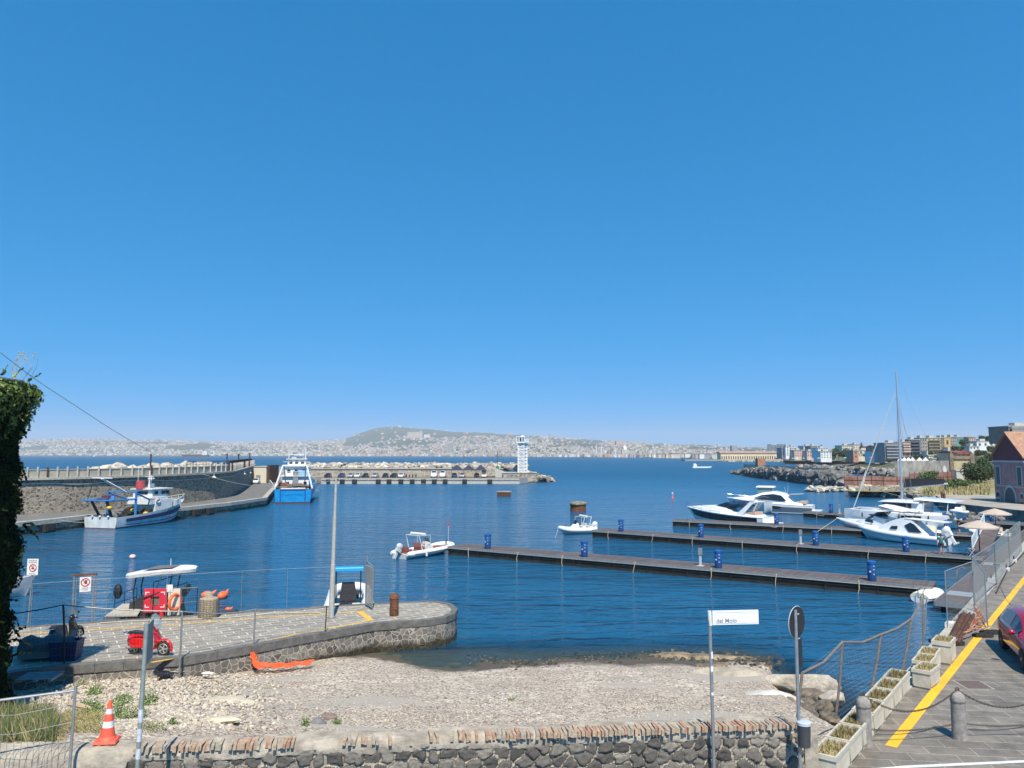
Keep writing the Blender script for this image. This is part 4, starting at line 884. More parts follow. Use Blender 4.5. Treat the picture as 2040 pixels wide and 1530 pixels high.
RD_ = [
 (1557, 1564, 896, 908, 820, hcr, 'small cream block at the right end of the long yellow hall', 3, 3), (1563, 1571, 890, 908, 700, hw_, 'narrow white tower slab with a dark flank', 6, 1), (1555.5, 1562.5, 893, 907, 705, hg, 'dark flank block left of the white slab', 5, 2),
 (1572, 1582, 890, 906, 720, hcr, 'cream block with dark balconies right of the white slab', 5, 3), (1580, 1600, 897, 910, 690, hpk, 'low pink house among the white terraces', 3, 4), (1599, 1617, 889, 904, 720, hw_, 'white stepped block below the building crane', 4, 5), (1605, 1620, 899, 910, 680, hpk, 'pink house with an arch below the crane', 2, 3), (1613, 1626, 889, 913, 700, hg, 'grey block left of the tall white house', 6, 3),
 (1628, 1647, 893, 905, 600, hw_, 'upper white cubic house with arched windows', 3, 4), (1632, 1654, 900, 913, 590, hw_, 'lower white cubic house on the sea wall', 3, 4), (1655, 1662, 902, 908, 600, hcr, 'little cream annex right of the white cubic house', 2, 2),
 (1675, 1696, 888, 899, 640, hcr, 'cream villa with brown terraces on the rise', 3, 5), (1698, 1711, 886, 897, 650, hcr, 'cream villa left of the pointed conifer', 3, 3), (1697, 1707, 898, 913, 560, hbr, 'brick red wall block beside the low pink house', 2, 1), (1705, 1741, 897, 903, 570, hpk, 'long low pink house with terraces', 1, 8), (1707, 1741, 904, 911, 560, hcr, 'ground storey of pale rooms below the pink house', 1, 8), (1722, 1738, 891, 896, 640, ho, 'red roofed house behind the pink one', 1, 4),
 (1741, 1761, 890, 901, 520, ho, 'orange house left of the dark balconied block', 2, 5), (1739, 1757, 900, 914, 500, hw_, 'white seafront house with dark openings', 2, 4)]
for i, r_ in enumerate(RD_):
    x0, x1, yt, yb, D, m_, lb, fl, by = r_
    house(x0, x1, yt, yb, D, m_, lb, fl, by, 'gable' if i in (16, 17) else 'flat', balc=(whitem if i in (3, 14, 18) else False), group='seafront houses on the right shore', name='seafront_house')
t_ = house(1760, 1794, 883, 913, 470, hg, 'long dark apartment block with grey balconies', 5, 8, balc=mat('grey_balcony', (.24, .25, .27), .7)); house(1794, 1810, 881, 901, 474, ho, 'orange end of the dark apartment block', 4, 3, balc=hpk)
house(1809.5, 1830, 876, 901, 480, mat('blue_grey_render', (.1, .11, .14), .8, .2, .3), 'dark blue apartment block between orange and yellow ones', 4, 4, balc=mat('dark_balcony', (.07, .08, .1), .7)); house(1830, 1844.5, 873, 901, 490, hg, 'grey apartment flank left of the yellow block', 4, 3)  # the grey flank block carries its shade in the wall colour
house(1844.5, 1871.5, 873, 897, 490, hy, 'bright yellow apartment block with dark balconies', 4, 3, balc=mat('brown_balcony', (.2, .16, .11), .7)); house(1871.5, 1879, 872.5, 893, 520, mat('shaded_olive_render', (.18, .17, .13), .85, .2, .3), 'shaded olive block between the yellow and ochre ones', 3, 2)  # olive wall is darkened in its colour to stand for a shaded side
house(1879, 1891, 872, 891, 525, hoc, 'ochre apartment block end', 1, 1); house(1891, 1904, 871, 888, 530, hg, 'grey block right of the ochre end', 3, 3); house(1904, 1917, 871.5, 881, 540, mat('green_glass', (.12, .3, .26), .2, .15, .5), 'pale green glass penthouse', 1, 3)
house(1928, 1942, 872, 880, 560, hpk, 'small red roofed villa on the skyline', 1, 3, 'gable'); house(1943, 1978, 880, 891, 470, hw_, 'white terrace building on the green slope', 1, 3); house(1928, 1948, 890, 896, 420, whitem, 'white flat canopy house on the slope', 1, 3)
house(2008, 2070, 850, 870, 330, mat('brown_block', (.2, .17, .15), .85, .2, .3), 'brown block of flats above the tiled roof of the pink house', 4, 9, balc=hg)
house(1886, 1903, 900, 921, 300, hcr, 'roofless cream villa wall beside the red roofed villa', 2, 2, depth=5); v_ = house(1903, 1928, 902, 921, 285, mat('pinkish_villa', (.5, .38, .27), .85, .2, .4), 'old cream villa with red pediment roof and arched door', 2, 3, 'gable', mat('dark_red_tiles', (.2, .06, .05), .85, .3, .8)); MB().vprism([(-3, 3.0), (3, 3.0), (0, 4.7)], -.8, .3).build('pediment', mat('dark_red_tiles', (.2, .06, .05)), v_)
house(1846, 1854, 908, 921, 300, hcr, 'pale square ruin tower behind the grey sea wall', 1, 1, depth=4); house(1853, 1880, 914, 921, 298, hcr, 'broken cream garden wall right of the ruin tower', 1, 1, depth=2)
cr = thing('tower_crane', 'distant tower crane above the white terraces', 'crane', PX(1604, 760, 6)); MB().tube([(0, 0, 0), (0, 0, 13)], .35, 4).tube([(-5, 0, 10.5), (7, 0, 10.2)], .25, 4).build('mast', rustd, cr)
for i, (px, y0, y1, d) in enumerate(((1634, 886, 893, 640), (1714, 881, 897, 640))):
    h_ = (y1 - y0) * d / F + 2; tree('conifer', PX(px, d, CAMZ + (906 - y1) * d / F - 2), h_, h_ * .3, 'dark pointed conifer %s' % ('behind the white cubic houses' if i == 0 else 'tall beside the cream villa'), leafd, 700, .45, conif=True, seed=i)
tk = 0; ORD = 'first second third fourth fifth sixth seventh eighth ninth tenth eleventh twelfth thirteenth fourteenth fifteenth sixteenth seventeenth eighteenth nineteenth twentieth twenty-first twenty-second twenty-third twenty-fourth twenty-fifth twenty-sixth twenty-seventh twenty-eighth twenty-ninth thirtieth thirty-first thirty-second thirty-third'.split(); TX = [1668, 1678, 1688, 1660, 1545, 1770, 1800, 1812, 1826, 1842, 1858, 1872, 1884, 1895, 1908, 1922, 1916, 1930, 1950, 1964, 1976, 1955, 1972, 1990, 1940, 1968, 1985, 1868, 1835, 1720, 1750, 1991]
for (px, y, r, d, ft) in [(1668, 902, 6, 600, 0), (1678, 906, 6, 590, 0), (1688, 907, 5, 580, 0), (1660, 905, 4, 600, 1), (1545, 913, 3, 900, 1), (1770, 916, 3.5, 440, 0), (1800, 909, 5, 430, 0), (1812, 912, 5, 420, 0), (1826, 908, 5, 420, 1), (1842, 905, 6, 420, 0), (1858, 900, 6, 420, 0), (1872, 905, 6, 410, 1), (1884, 900, 6, 400, 0), (1895, 893, 7, 420, 0), (1908, 890, 7, 430, 1), (1922, 874, 5, 500, 0), (1916, 880, 6, 480, 0), (1930, 888, 6, 430, 0), (1950, 896, 5, 400, 1), (1964, 900, 6, 380, 0), (1976, 893, 6, 380, 0), (1955, 872, 7, 520, 0), (1972, 870, 7, 520, 1), (1990, 868, 7, 510, 0), (1940, 902, 5, 360, 0), (1968, 910, 4, 330, 1), (1985, 905, 5, 330, 0), (1868, 915, 4, 330, 0), (1835, 918, 3, 330, 1), (1720, 906, 3, 540, 0), (1750, 912, 3, 500, 0), (1991, 885, 7, 400, 0)]:
    p = PX(px, d, CAMZ + (906 - y) * d / F - r * .8); lb = '%s tree %s, %s' % (('round', 'spreading', 'dense dark', 'low bushy')[tk % 4], 'behind the white seafront house' if px < 1700 else 'below the apartment blocks' if px < 1900 else 'on the slope left of the pink house', '%s from the left' % ORD[sorted(TX).index(px)])
    if tk < 4: tp = tree('hillside_tree', p, r * 1.3, r * .75, lb, leafm if ft else leafd, 900, .55, 'trees on the right hillside', .75, seed=tk); tr0 = [tp] if tk == 0 else tr0 + [tp]
    else: dup(tr0[tk % 4], p, U(0, 6), lb, sc=r / 6 * .72)
    tk += 1
tree('fig_tree', PX(1947, 190, 1.2), 6.6, 3.9, 'large round green tree left of the pink house', leafd, 5200, .24, squash=1.0, seed=8)
tree('shrub', PX(1843, 178, 1.2), 4.0, 2.6, 'green bush growing against the red fence', leafm, 1400, .22, seed=9)
tree('shrub', PX(1892, 165, 1.6), 2.2, 2.6, 'low green bush in the dry grass, left of two', leafm, 900, .2, seed=10, squash=.5, trunk=False); tree('shrub', PX(1915, 165, 1.9), 1.8, 2.0, 'low green bush in the dry grass, right of two', leafm, 700, .2, seed=11, squash=.5, trunk=False)
# beach umbrellas and white tents
uc = ['white', 'white', 'red', 'green', 'white', 'yellow', 'white', 'white']
umm = {'white': whitem, 'red': mat('red_fabric', (.6, .03, .08), .7), 'green': mat('mint_fabric', (.15, .5, .4), .7), 'yellow': mat('lime_fabric', (.5, .55, .08), .7)}
for i, (px, d, c_) in enumerate([(1700, 480, 'red'), (1731, 470, 'red'), (1577, 560, 'green'), (1598, 560, 'green'), (1628, 540, 'yellow'), (1560, 570, 'red'), (1585, 565, 'white'), (1680, 500, 'green')]):
    t = thing('beach_umbrella', '%s umbrella on the far bathing platform, %s' % ({'red': 'red', 'green': 'mint green', 'yellow': 'lime yellow', 'white': 'white'}[c_], ['near the brick wall', 'right of the brick wall', 'left of the rocks', 'above the dark rocks', 'on the rocks below the white houses', 'at the left end', 'beside the mint one', 'below the pink house'][i]), 'umbrella', PX(px, d, CAMZ + (906 - 920) * d / F + .5)); MB().lathe([(1.3, 2.0), (.1, 2.6)], 8).build('canopy', umm[c_], t); MB().cyl((0, 0, 0), .06, 2.3, 5).build('pole', lgrey, t)
for i, px in enumerate((1790, 1798, 1806, 1814, 1828, 1840)):
    t = thing('white_tent', 'small white peaked tent in the row above the grey sea wall, %s from the left' % ['first', 'second', 'third', 'fourth', 'fifth', 'sixth'][i], 'tent', PX(px, 300, 6.0 + .5), 0, 'white tents above the sea wall'); MB().lathe([(1.3, -1), (1.3, .2), (.1, 1.5)], 4).build('canopy', whitem, t)
# ---- pink house
hp = Vector((78.9, 120.4, 1.5)); ph = thing('pink_house', 'two storey pink harbour house with purple shaded gable and orange tiled roof', 'house', hp, R(-101.5))
pkm = mat('pink_plaster', (.33, .17, .17), .85, .15, .8, bump=.01, bscale=6, col2=(.42, .24, .23)); trim = mat('grey_white_trim', (.45, .42, .4), .8, .1, 2)
W_ = 11; D_ = 14; He = 7.4; Ht = 10.9
MB().vprism([(-W_/2, 0), (W_/2, 0), (W_/2, He), (0, Ht), (-W_/2, He)], 0, D_).build('wall', pkm, ph)
rf = MB()
for s in (-1, 1): rf.add([(s * (W_/2 + .45), -.35, He - .42), (0, -.35, Ht + .05), (0, D_ + .35, Ht + .05), (s * (W_/2 + .45), D_ + .35, He - .42), (s * (W_/2 + .45), -.35, He - .2), (0, -.35, Ht + .3), (0, D_ + .35, Ht + .3), (s * (W_/2 + .45), D_ + .35, He - .2)], [(0, 1, 2, 3), (4, 7, 6, 5), (0, 4, 5, 1), (1, 5, 6, 2), (2, 6, 7, 3), (3, 7, 4, 0)])
rf.build('roof', mat('orange_tiles', (.33, .18, .11), .85, .25, 2, bump=.03, bscale=6), ph)
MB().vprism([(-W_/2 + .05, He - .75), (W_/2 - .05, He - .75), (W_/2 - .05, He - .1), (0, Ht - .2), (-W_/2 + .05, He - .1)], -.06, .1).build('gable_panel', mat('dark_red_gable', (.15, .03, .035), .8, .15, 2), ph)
MB().box(-W_/2 - .12, W_/2 + .12, -.14, 0, He - 1.1, He - .8).box(-W_/2 - .05, W_/2 + .05, -.1, 0, 2.45, 2.6).build('string_course', trim, ph)
shut = mat('teal_shutter', (.02, .06, .065), .6, .2, 5)
for x in (-3.7, 3.9):
    f = MB().box(x - .85, x + .85, -.12, .02, 2.75, 5.75).build('window_frame', trim, ph); MB().box(x - .6, x + .6, -.16, .0, 2.8, 5.55).build('shutter', shut, f)
def archp(x, w_, h_, k=10): return [(x - w_, 0)] + [(x - w_ * math.cos(math.pi * i / k), h_ + w_ * math.sin(math.pi * i / k)) for i in range(k + 1)] + [(x + w_, 0)]
f = MB().vprism(archp(0.3, 2.2, .55), -.14, .02).build('door_frame', trim, ph); MB().vprism(archp(0.3, 1.8, .55), -.19, .0).build('door', shut, f)
for x in (-4.2, 4.3): f = MB().vprism(archp(x, .8, 1.0), -.1, .02).build('side_niche', trim, ph); MB().vprism(archp(x, .55, 1.0), -.15, .0).build('opening', tint, f)
for y in (3, 7.5): MB().box(W_/2 - .02, W_/2 + .1, y - .6, y + .6, 2.8, 5.7).build('window_frame', trim, ph)
for px in (1877, 1881.5): t = thing('small_red_bollard', 'small dark red bollard on the shore slipway, %s' % ('left of two' if px < 1880 else 'right of two'), 'bollard', G(px, 992 if px < 1880 else 995, 1.5), 0, 'red bollards on the slipway'); MB().lathe([(.2, 0), (.2, .9), (.25, .95), (.1, 1.1)], 8).build('body', rust, t)
# ================================================================== PONTOONS
deckm, N, L, b = newmat('pontoon_decking'); b.inputs['Roughness'].default_value = .75
co = mapping(N, L); sx = N.new('ShaderNodeSeparateXYZ'); L.new(co, sx.inputs[0])
k = mth(N, L, 'LESS_THAN', mth(N, L, 'FRACT', mth(N, L, 'MULTIPLY', sx.outputs[0], 6.6)), .1)
fl = mth(N, L, 'FLOOR', mth(N, L, 'MULTIPLY', sx.outputs[0], 6.6)); wn = N.new('ShaderNodeTexWhiteNoise'); wn.noise_dimensions = '1D'; L.new(fl, wn.inputs['W'])
nz = nd(N, 'ShaderNodeTexNoise', Scale=1.2, Detail=6.0); L.new(co, nz.inputs['Vector'])
c = ramp(N, L, wn.outputs[0], [(0, (.085, .065, .06)), (1, (.125, .098, .088))]).outputs[0]
c = mixc(N, L, .7, c, ramp(N, L, nz.outputs[0], [(.3, (.65, .65, .65)), (.7, (1.3, 1.3, 1.3))]).outputs[0], 'MULTIPLY')
L.new(mixc(N, L, k, c, (.03, .025, .022)), b.inputs['Base Color'])
floatm = mat('weedy_float', (.012, .012, .011), .85, .5, 2, col2=(.025, .023, .018))
PZ = .75
def pontoon(px0, y0, px1, y1, wd, label, z=PZ):
    """front top edge from the outer end to the shore end"""
    a, b_ = G(px0, y0, z), G(px1, y1, z); rz = ang(a, b_); ln = (b_ - a).length
    t = thing('floating_pontoon', label, 'pontoon', (a.x, a.y, 0), rz, 'floating pontoons of the marina')
    MB().box(0, ln, 0, wd, z - .1, z).build('deck', deckm, t)
    mb = MB(); mb.box(-.03, ln, -.05, 0, z - .14, z + .012).box(-.03, ln, wd, wd + .05, z - .14, z + .012).box(-.06, -.03, -.05, wd + .05, z - .14, z + .012)
    mb.tube([(0, -.1, z - .16), (ln, -.1, z - .16)], .035, 6); mb.build('edge_rail', galvd, t)
    mb = MB(); k = int(ln / 3); mb.box(.05, ln - .05, .06, wd - .06, -.3, z - .12)
    for i in range(k): x = ln * (i + .5) / k; mb.cb((x, wd / 2, .16), (ln / k * .86, wd - .16, .9))
    for i in range(k + 1): x = ln * i / k; mb.cb((min(x + .05, ln - .1), .05, .25), (.1, .1, .6))
    mb.build('floats', floatm, t)
    mb = MB(); k = max(2, int(ln / 5))
    for i in range(k):
        x = ln * (i + .3 + U(-.15, .15)) / k; mb.tube([(x, -.02, z + .02), (x + .04, -.13, z - .05), (x + U(-.08, .08), -.16, .25), (x + U(-.15, .15), -.15, -.1)], .028, 5)
    mb.build('mooring_rope', rope, t)
    t['ln'] = ln
    return t, a, (b_ - a).normalized(), ln
def ped(P, px, label, s=1.0, off=None):
    """blue service pillar: place on pontoon at column px"""
    t_, a, u, ln = P; best = min(range(0, 1000), key=lambda i: abs(1020 + (a.x + u.x * ln * i / 1000) / (a.y + u.y * ln * i / 1000) * F - px))
    o_ = .5 if off is None else off; p = a + u * (ln * best / 1000) + Vector((-u.y, u.x, 0)) * o_
    t = thing('service_pillar', label, 'service pillar', (p.x, p.y, PZ), ang((0, 0), (u.x, u.y)) + U(-.06, .06), 'blue service pillars on the pontoons')
    h_ = 1.28
    MB().lathe([(.23, 0), (.27, .05), (.27, h_ - .08), (.24, h_)], 10).build('body', bluep, t, smooth=40)
    MB().lathe([(.29, h_ - .2), (.31, h_ - .14), (.3, h_ - .02), (.1, h_ + .04)], 10).build('cap', bluep, t, smooth=40)
    for z in (.45, .75, .98): MB().cb((.16, -.24, z), (.08, .06, .07)).build('socket', lgrey, t)
    MB().cb((-.06, -.28, .62), (.1, .02, .09)).build('label_plate', whitem, t)
    return t
P1 = pontoon(893, 1088.5, 1858, 1170, 2.5, 'nearest long floating pontoon ending beside the upturned white dinghy')
P2 = pontoon(1180, 1056, 1958, 1112, 2.4, 'second floating pontoon with parasol people and large ribs behind it')
P3 = pontoon(1340, 1036, 1985, 1068, 2.4, 'third floating pontoon behind the black striped motor yacht')
P4 = pontoon(1600, 1020, 2040, 1044, 2.4, 'farthest floating pontoon beside the sailing catamaran')
for P, px, lb in [(P1, 965, 'blue service pillar near the outer tip of the nearest pontoon'), (P1, 1155, 'blue service pillar on the nearest pontoon below the small white rib'), (P1, 1419, 'blue service pillar in the middle of the nearest pontoon'), (P1, 1720, 'blue service pillar toward the shore end of the nearest pontoon'),
                  (P2, 1229, 'blue service pillar near the tip of the second pontoon'), (P2, 1386, 'blue service pillar in front of the black striped yacht'), (P2, 1612, 'blue service pillar on the second pontoon left of the big white rib'), (P2, 1790, 'blue service pillar in front of the low white rib with white outboard'),
                  (P3, 1535, 'blue service pillar by the stern of the black striped yacht'), (P3, 1873, 'blue service pillar at the stern of the catamaran'), (P4, 1642, 'blue service pillar left of the catamaran bow'), (P4, 1904, 'blue service pillar on the far pontoon right of the catamaran'), (P4, 1959, 'blue service pillar on the far pontoon behind the far parasol')]:
    ped(P, px, lb, off=1.2 if P is not P1 and P is not P2 else .6)
for P, px, lb in ((P1, 1381, 'grey meter post beside the middle pillar of the nearest pontoon'), (P2, 1581, 'grey meter post left of a blue pillar on the second pontoon'), (P4, 1660, 'small grey meter post on the far pontoon by the catamaran bow')):
    t_, a, u, ln = P; best = min(range(1000), key=lambda i: abs(1020 + (a.x + u.x * ln * i / 1000) / (a.y + u.y * ln * i / 1000) * F - px)); p = a + u * (ln * best / 1000) + Vector((-u.y, u.x, 0)) * .9
    t = thing('meter_post', lb, 'post', (p.x, p.y, PZ), ang((0, 0), (u.x, u.y)), 'grey meter posts on the pontoons'); MB().cb((0, 0, .45), (.16, .12, .9)).cb((0, 0, .01), (.5, .4, .03)).build('post', lgrey, t); MB().cb((0, 0, 1.05), (.26, .2, .5)).build('meter_box', grey, t)
# landing walkway along the quay
wk = [G(1862, 1197, .62), G(1945, 1130, .62), G(2050, 1048, .62)]; u = (wk[2] - wk[0]).normalized(); nn = Vector((u.y, -u.x, 0)); wdt = 3.2
wt = thing('landing_walkway', 'broad brown landing walkway along the quay where the pontoons meet', 'walkway', (wk[0].x, wk[0].y, 0), ang(wk[0], wk[2]))
ln = 75
MB().box(0, ln, -wdt, 0, .5, .62).build('deck', deckm, wt); MB().box(-.06, ln, 0, .06, .35, .63).box(-.06, 0, -wdt, .06, .35, .63).box(-.06, ln, -wdt - .06, -wdt, .35, .63).build('edge_rail', galv, wt)
mb = MB()
for i in range(24): mb.cb((1.4 + i * 3.1, -wdt / 2, .1), (2.2, wdt - .5, .8))
mb.build('floats', floatm, wt)
def WK(s, o, z=.62): p = wk[0] + u * s + nn * o; return Vector((p.x, p.y, z))
plate = mat('chequer_plate', (.5, .5, .48), .4, .1, 20, metal=.5)
for i, (s, lb) in enumerate(((3.2, 'pale metal connecting plate at the nearest pontoon joint'), (19.0, 'pale metal connecting plate at the second pontoon joint'))):
    p = WK(s, .9, .66); t = thing('connecting_plate', lb, 'metal plate', p, ang(wk[0], wk[2]), 'connecting plates of the walkway'); MB().cb((0, 0, 0), (1.6, 1.5, .035)).build('plate', plate, t); MB().tube([(-.8, .75, 0), (.8, .75, 0)], .03, 6).build('hinge', galvd, t)
# gangway railing (white) up to the road
gl_ = WK(24.5, 3.0, .62); t = thing('gangway', 'sloping gangway with white slatted railing up to the quay', 'gangway', (0, 0, 0))
p0 = G(1937, 1096, .75); p1 = G(2046, 1014, 2.7); p1 = p0 + (RU * 9.5) + Vector((0, 0, 1.5))
mb = MB(); rn = RN * 1.3
mb.add([p0, p1, p1 + rn, p0 + rn, p0 - Vector((0, 0, .12)), p1 - Vector((0, 0, .12)), p1 + rn - Vector((0, 0, .12)), p0 + rn - Vector((0, 0, .12))], [(0, 1, 2, 3), (4, 7, 6, 5), (0, 4, 5, 1), (3, 2, 6, 7), (0, 3, 7, 4), (1, 5, 6, 2)]); mb.build('ramp', deckm, t)
wpl = mat('pale_blue_paint', (.5, .58, .6), .5, .08, 4)
for o_ in (0,):
    mb = MB(); q = Vector((0, 0, 1.05)); mb.tube([p0 + q, p1 + q], .04, 6).tube([p0 + q * .1, p1 + q * .1], .04, 6)
    for i in range(20): a = p0.lerp(p1, i / 19); mb.tube([a + q * .05, a + q], .03 if i % 6 else .05, 5)
    mb.build('railing', wpl, t)
# swim ladder
p = WK(8.7, -.05, .6); t = thing('boarding_ladder', 'bent steel boarding ladder on the walkway edge', 'ladder', p, ang(wk[0], wk[2]))
for s_ in (-.22, .22): MB().tube([(s_, .1, -.5), (s_, .05, .7), (s_, -.2, .95), (s_, -.45, .9)] , .03, 6).build('rail', chrome, t)
mb = MB(); [mb.tube([(-.22, .09, z), (.22, .09, z)], .02, 5) for z in (-.3, 0, .3)]; mb.tube([(-.22, .05, .75), (.22, .05, .75)], .03, 6); mb.build('rung', chrome, t)
for s_, o_, lb in ((16.5, 2.4, 'nearer grey waste bin on the walkway'), ):
    t = thing('waste_bin', 'grey square waste bin standing on the landing walkway', 'bin', WK(11, 1.9), ang(wk[0], wk[2])); MB().cb((0, 0, .5), (.35, .35, 1.0)).build('body', grey, t); MB().cb((0, 0, 1.02), (.38, .38, .05)).build('lid', dark, t)
# parasols
def parasol(px, ytop, ybase, w_px, label, P, off=1.3):
    t_, a, uu, ln = P; best = min(range(1000), key=lambda i: abs(1020 + (a.x + uu.x * ln * i / 1000) / (a.y + uu.y * ln * i / 1000) * F - px)); p = a + uu * (ln * best / 1000) + Vector((-uu.y, uu.x, 0)) * off
    d = p.y; zt = CAMZ + (906 - ytop) * d / F - PZ; r_ = w_px / 2 * d / F
    t = thing('parasol', label, 'parasol', (p.x, p.y, PZ), R(20), 'beige parasols of the marina'); bg_ = mat('beige_canvas', (.42, .34, .27), .85, .08, 5)
    mb = MB(); n = 8; top = (0, 0, zt)
    ring = [(r_ * math.cos(2 * math.pi * i / n), r_ * math.sin(2 * math.pi * i / n), zt - r_ * .36) for i in range(n)]; rin = [(x * .5, y * .5, zt - r_ * .15) for x, y, z in ring]
    mb.add([top] + rin + ring, [(0, 1 + i, 1 + (i + 1) % n) for i in range(n)] + [(1 + i, 1 + n + i, 1 + n + (i + 1) % n, 1 + (i + 1) % n) for i in range(n)])
    low = [(x, y, z - .1) for x, y, z in ring]; mb.add(ring + low, [(i, n + i, n + (i + 1) % n, (i + 1) % n) for i in range(n)]); mb.build('canopy', bg_, t)
    MB().cyl((0, 0, 0), .04, zt + .1, 8).build('pole', dark, t); MB().cb((0, 0, .05), (.6, .6, .1)).build('base', dark, t)
parasol(1932, 1034, 1090, 72, 'nearer beige parasol over the second pontoon', P2, 1.6); parasol(1992, 1011, 1060, 58, 'farther beige parasol over the third pontoon', P3, 1.4)
# people on the pontoons
def person(name, label, p, rz, mtop, mbot, hair, pose='stand', extra=None, h=1.7, skirt=False):
    t = thing(name, label, 'person', p, rz); k = h / 1.7
    def L_(a): return [Vector(q) * k for q in a]
    mb = MB()   # skin: head, neck, arms, legs as one continuous skinned surface
    import bmesh
    if pose == 'stand': J = {'pel': (0, 0, .92), 'chest': (0, .01, 1.25), 'nk': (0, 0, 1.44), 'hd': (0, .03, 1.56), 'top': (0, .02, 1.68), 'hl': (-.1, 0, .86), 'kl': (-.11, .03, .47), 'fl': (-.12, -.02, .07), 'tl': (-.13, .13, .03), 'hr': (.1, 0, .86), 'kr': (.12, -.02, .48), 'fr': (.14, -.1, .07), 'tr': (.16, .05, .03), 'sl': (-.18, 0, 1.38), 'el': (-.25, -.03, 1.1), 'wl': (-.22, .1, .9), 'hdl': (-.21, .15, .82), 'sr': (.18, 0, 1.38), 'er': (.27, -.02, 1.1), 'wr': (.27, .05, .86), 'hdr': (.27, .08, .77)}
    else: J = {'pel': (0, 0, .52), 'chest': (0, .04, .86), 'nk': (0, .06, 1.05), 'hd': (0, .1, 1.17), 'top': (0, .1, 1.28), 'hl': (-.1, .05, .5), 'kl': (-.13, .45, .5), 'fl': (-.12, .42, .07), 'tl': (-.12, .56, .04), 'hr': (.1, .05, .5), 'kr': (.13, .45, .52), 'fr': (.14, .5, .08), 'tr': (.14, .64, .05), 'sl': (-.18, .05, 1.0), 'el': (-.25, .15, .74), 'wl': (-.16, .38, .68), 'hdl': (-.13, .46, .66), 'sr': (.18, .05, 1.0), 'er': (.25, .15, .74), 'wr': (.16, .38, .68), 'hdr': (.13, .46, .66)}
    rad = {'pel': .13, 'chest': .135, 'nk': .055, 'hd': .095, 'top': .06, 'hl': .09, 'kl': .06, 'fl': .04, 'tl': .035, 'hr': .09, 'kr': .06, 'fr': .04, 'tr': .035, 'sl': .06, 'el': .045, 'wl': .032, 'hdl': .03, 'sr': .06, 'er': .045, 'wr': .032, 'hdr': .03}
    E_ = [('pel', 'chest'), ('chest', 'nk'), ('nk', 'hd'), ('hd', 'top'), ('pel', 'hl'), ('hl', 'kl'), ('kl', 'fl'), ('fl', 'tl'), ('pel', 'hr'), ('hr', 'kr'), ('kr', 'fr'), ('fr', 'tr'), ('chest', 'sl'), ('sl', 'el'), ('el', 'wl'), ('wl', 'hdl'), ('chest', 'sr'), ('sr', 'er'), ('er', 'wr'), ('wr', 'hdr')]
    ks = list(J); me = bpy.data.meshes.new('body'); me.from_pydata([Vector(J[q]) * k for q in ks], [(ks.index(a), ks.index(b_)) for a, b_ in E_], []); o = bpy.data.objects.new('body', me); C.objects.link(o); o.parent = t
    md = o.modifiers.new('s', 'SKIN'); sk = me.skin_vertices[0].data
    for i, q in enumerate(ks): sk[i].radius = (rad[q] * k, rad[q] * k * (.8 if q in ('pel', 'chest') else 1)); sk[i].use_root = (q == 'pel')
    o.modifiers.new('d', 'SUBSURF').levels = 1; me.materials.append(skin)
    def V_(q): return Vector(J[q]) * k
    c = MB(); c.tube([V_('pel') - Vector((0, 0, .02)), (V_('pel') + V_('chest')) / 2, V_('chest') + Vector((0, 0, .06)), V_('nk') - Vector((0, 0, .04))], [.165 * k, .15 * k, .185 * k, .08 * k], 12)
    for s in 'lr': c.tube([V_('s' + s) + Vector((0, 0, .02)), V_('s' + s).lerp(V_('e' + s), .6)], [.078 * k, .066 * k], 8)
    c.build('shirt', mtop, t, smooth=60)
    c = MB()
    for s in 'lr': c.tube([V_('h' + s) + Vector((0, 0, .06)), V_('h' + s), V_('h' + s).lerp(V_('k' + s), .8)], [.12 * k, .12 * k, .09 * k], 10)
    c.tube([V_('pel') + Vector((0, 0, .06)), V_('hl').lerp(V_('hr'), .5) - Vector((0, 0, .04))], [.165 * k, .15 * k], 12); c.build('shorts', mbot, t, smooth=60)
    MB().sph(V_('hd') + Vector((0, -.025, .03)) * k, (.105 * k, .11 * k, .115 * k), 12, 8).build('hair', hair, t, smooth=60)
    MB().sph(V_('hd') + Vector((0, .105, -.005)) * k, (.016, .02, .02), 6, 4).sph(V_('hd') + Vector((-.035, .09, .02)) * k, .012, 6, 4).sph(V_('hd') + Vector((.035, .09, .02)) * k, .012, 6, 4).cb(V_('hd') + Vector((0, .09, -.05)) * k, (.05, .012, .012)).build('face', mat('face_features', (.25, .12, .1), .6, .1, 5), t)
    return t
hairm = mat('dark_hair', (.02, .014, .01), .6, .2, 10)
p = P2[1] + P2[2] * (P2[3] * .918) + Vector((-P2[2].y, P2[2].x, 0)) * .7
pr1 = person('person', 'person in a teal top and dark shorts standing on the second pontoon', (p.x, p.y, PZ), R(150), mat('teal_cloth', (.02, .13, .15), .8), navy, hairm)
t = thing('handbag', 'small dark bag held by the person in teal', 'bag', (p.x + .30, p.y - .12, PZ + .55), 0); MB().cb((0, 0, .06), (.22, .1, .2), top=.8).tube([(-.07, 0, .16), (0, 0, .27), (.07, 0, .16)], .012, 5).build('bag', navy, t)
p = P3[1] + P3[2] * (P3[3] * .905) + Vector((-P3[2].y, P3[2].x, 0)) * .6
person('person', 'person in dark clothes standing under the far parasol', (p.x, p.y, PZ), R(60), black, navy, hairm)
p = P3[1] + P3[2] * (P3[3] * .98) + Vector((-P3[2].y, P3[2].x, 0)) * .9
person('person', 'person sitting under the far parasol at the table', (p.x, p.y, PZ), R(100), navy, black, hairm, 'sit')
t = thing('camp_chair', 'folding chair under the seated person below the far parasol', 'chair', (p.x, p.y, PZ), R(100)); MB().cb((0, .1, .42), (.46, .46, .05)).build('seat', navy, t); MB().cb((0, -.16, .75), (.46, .05, .5)).build('backrest', navy, t)
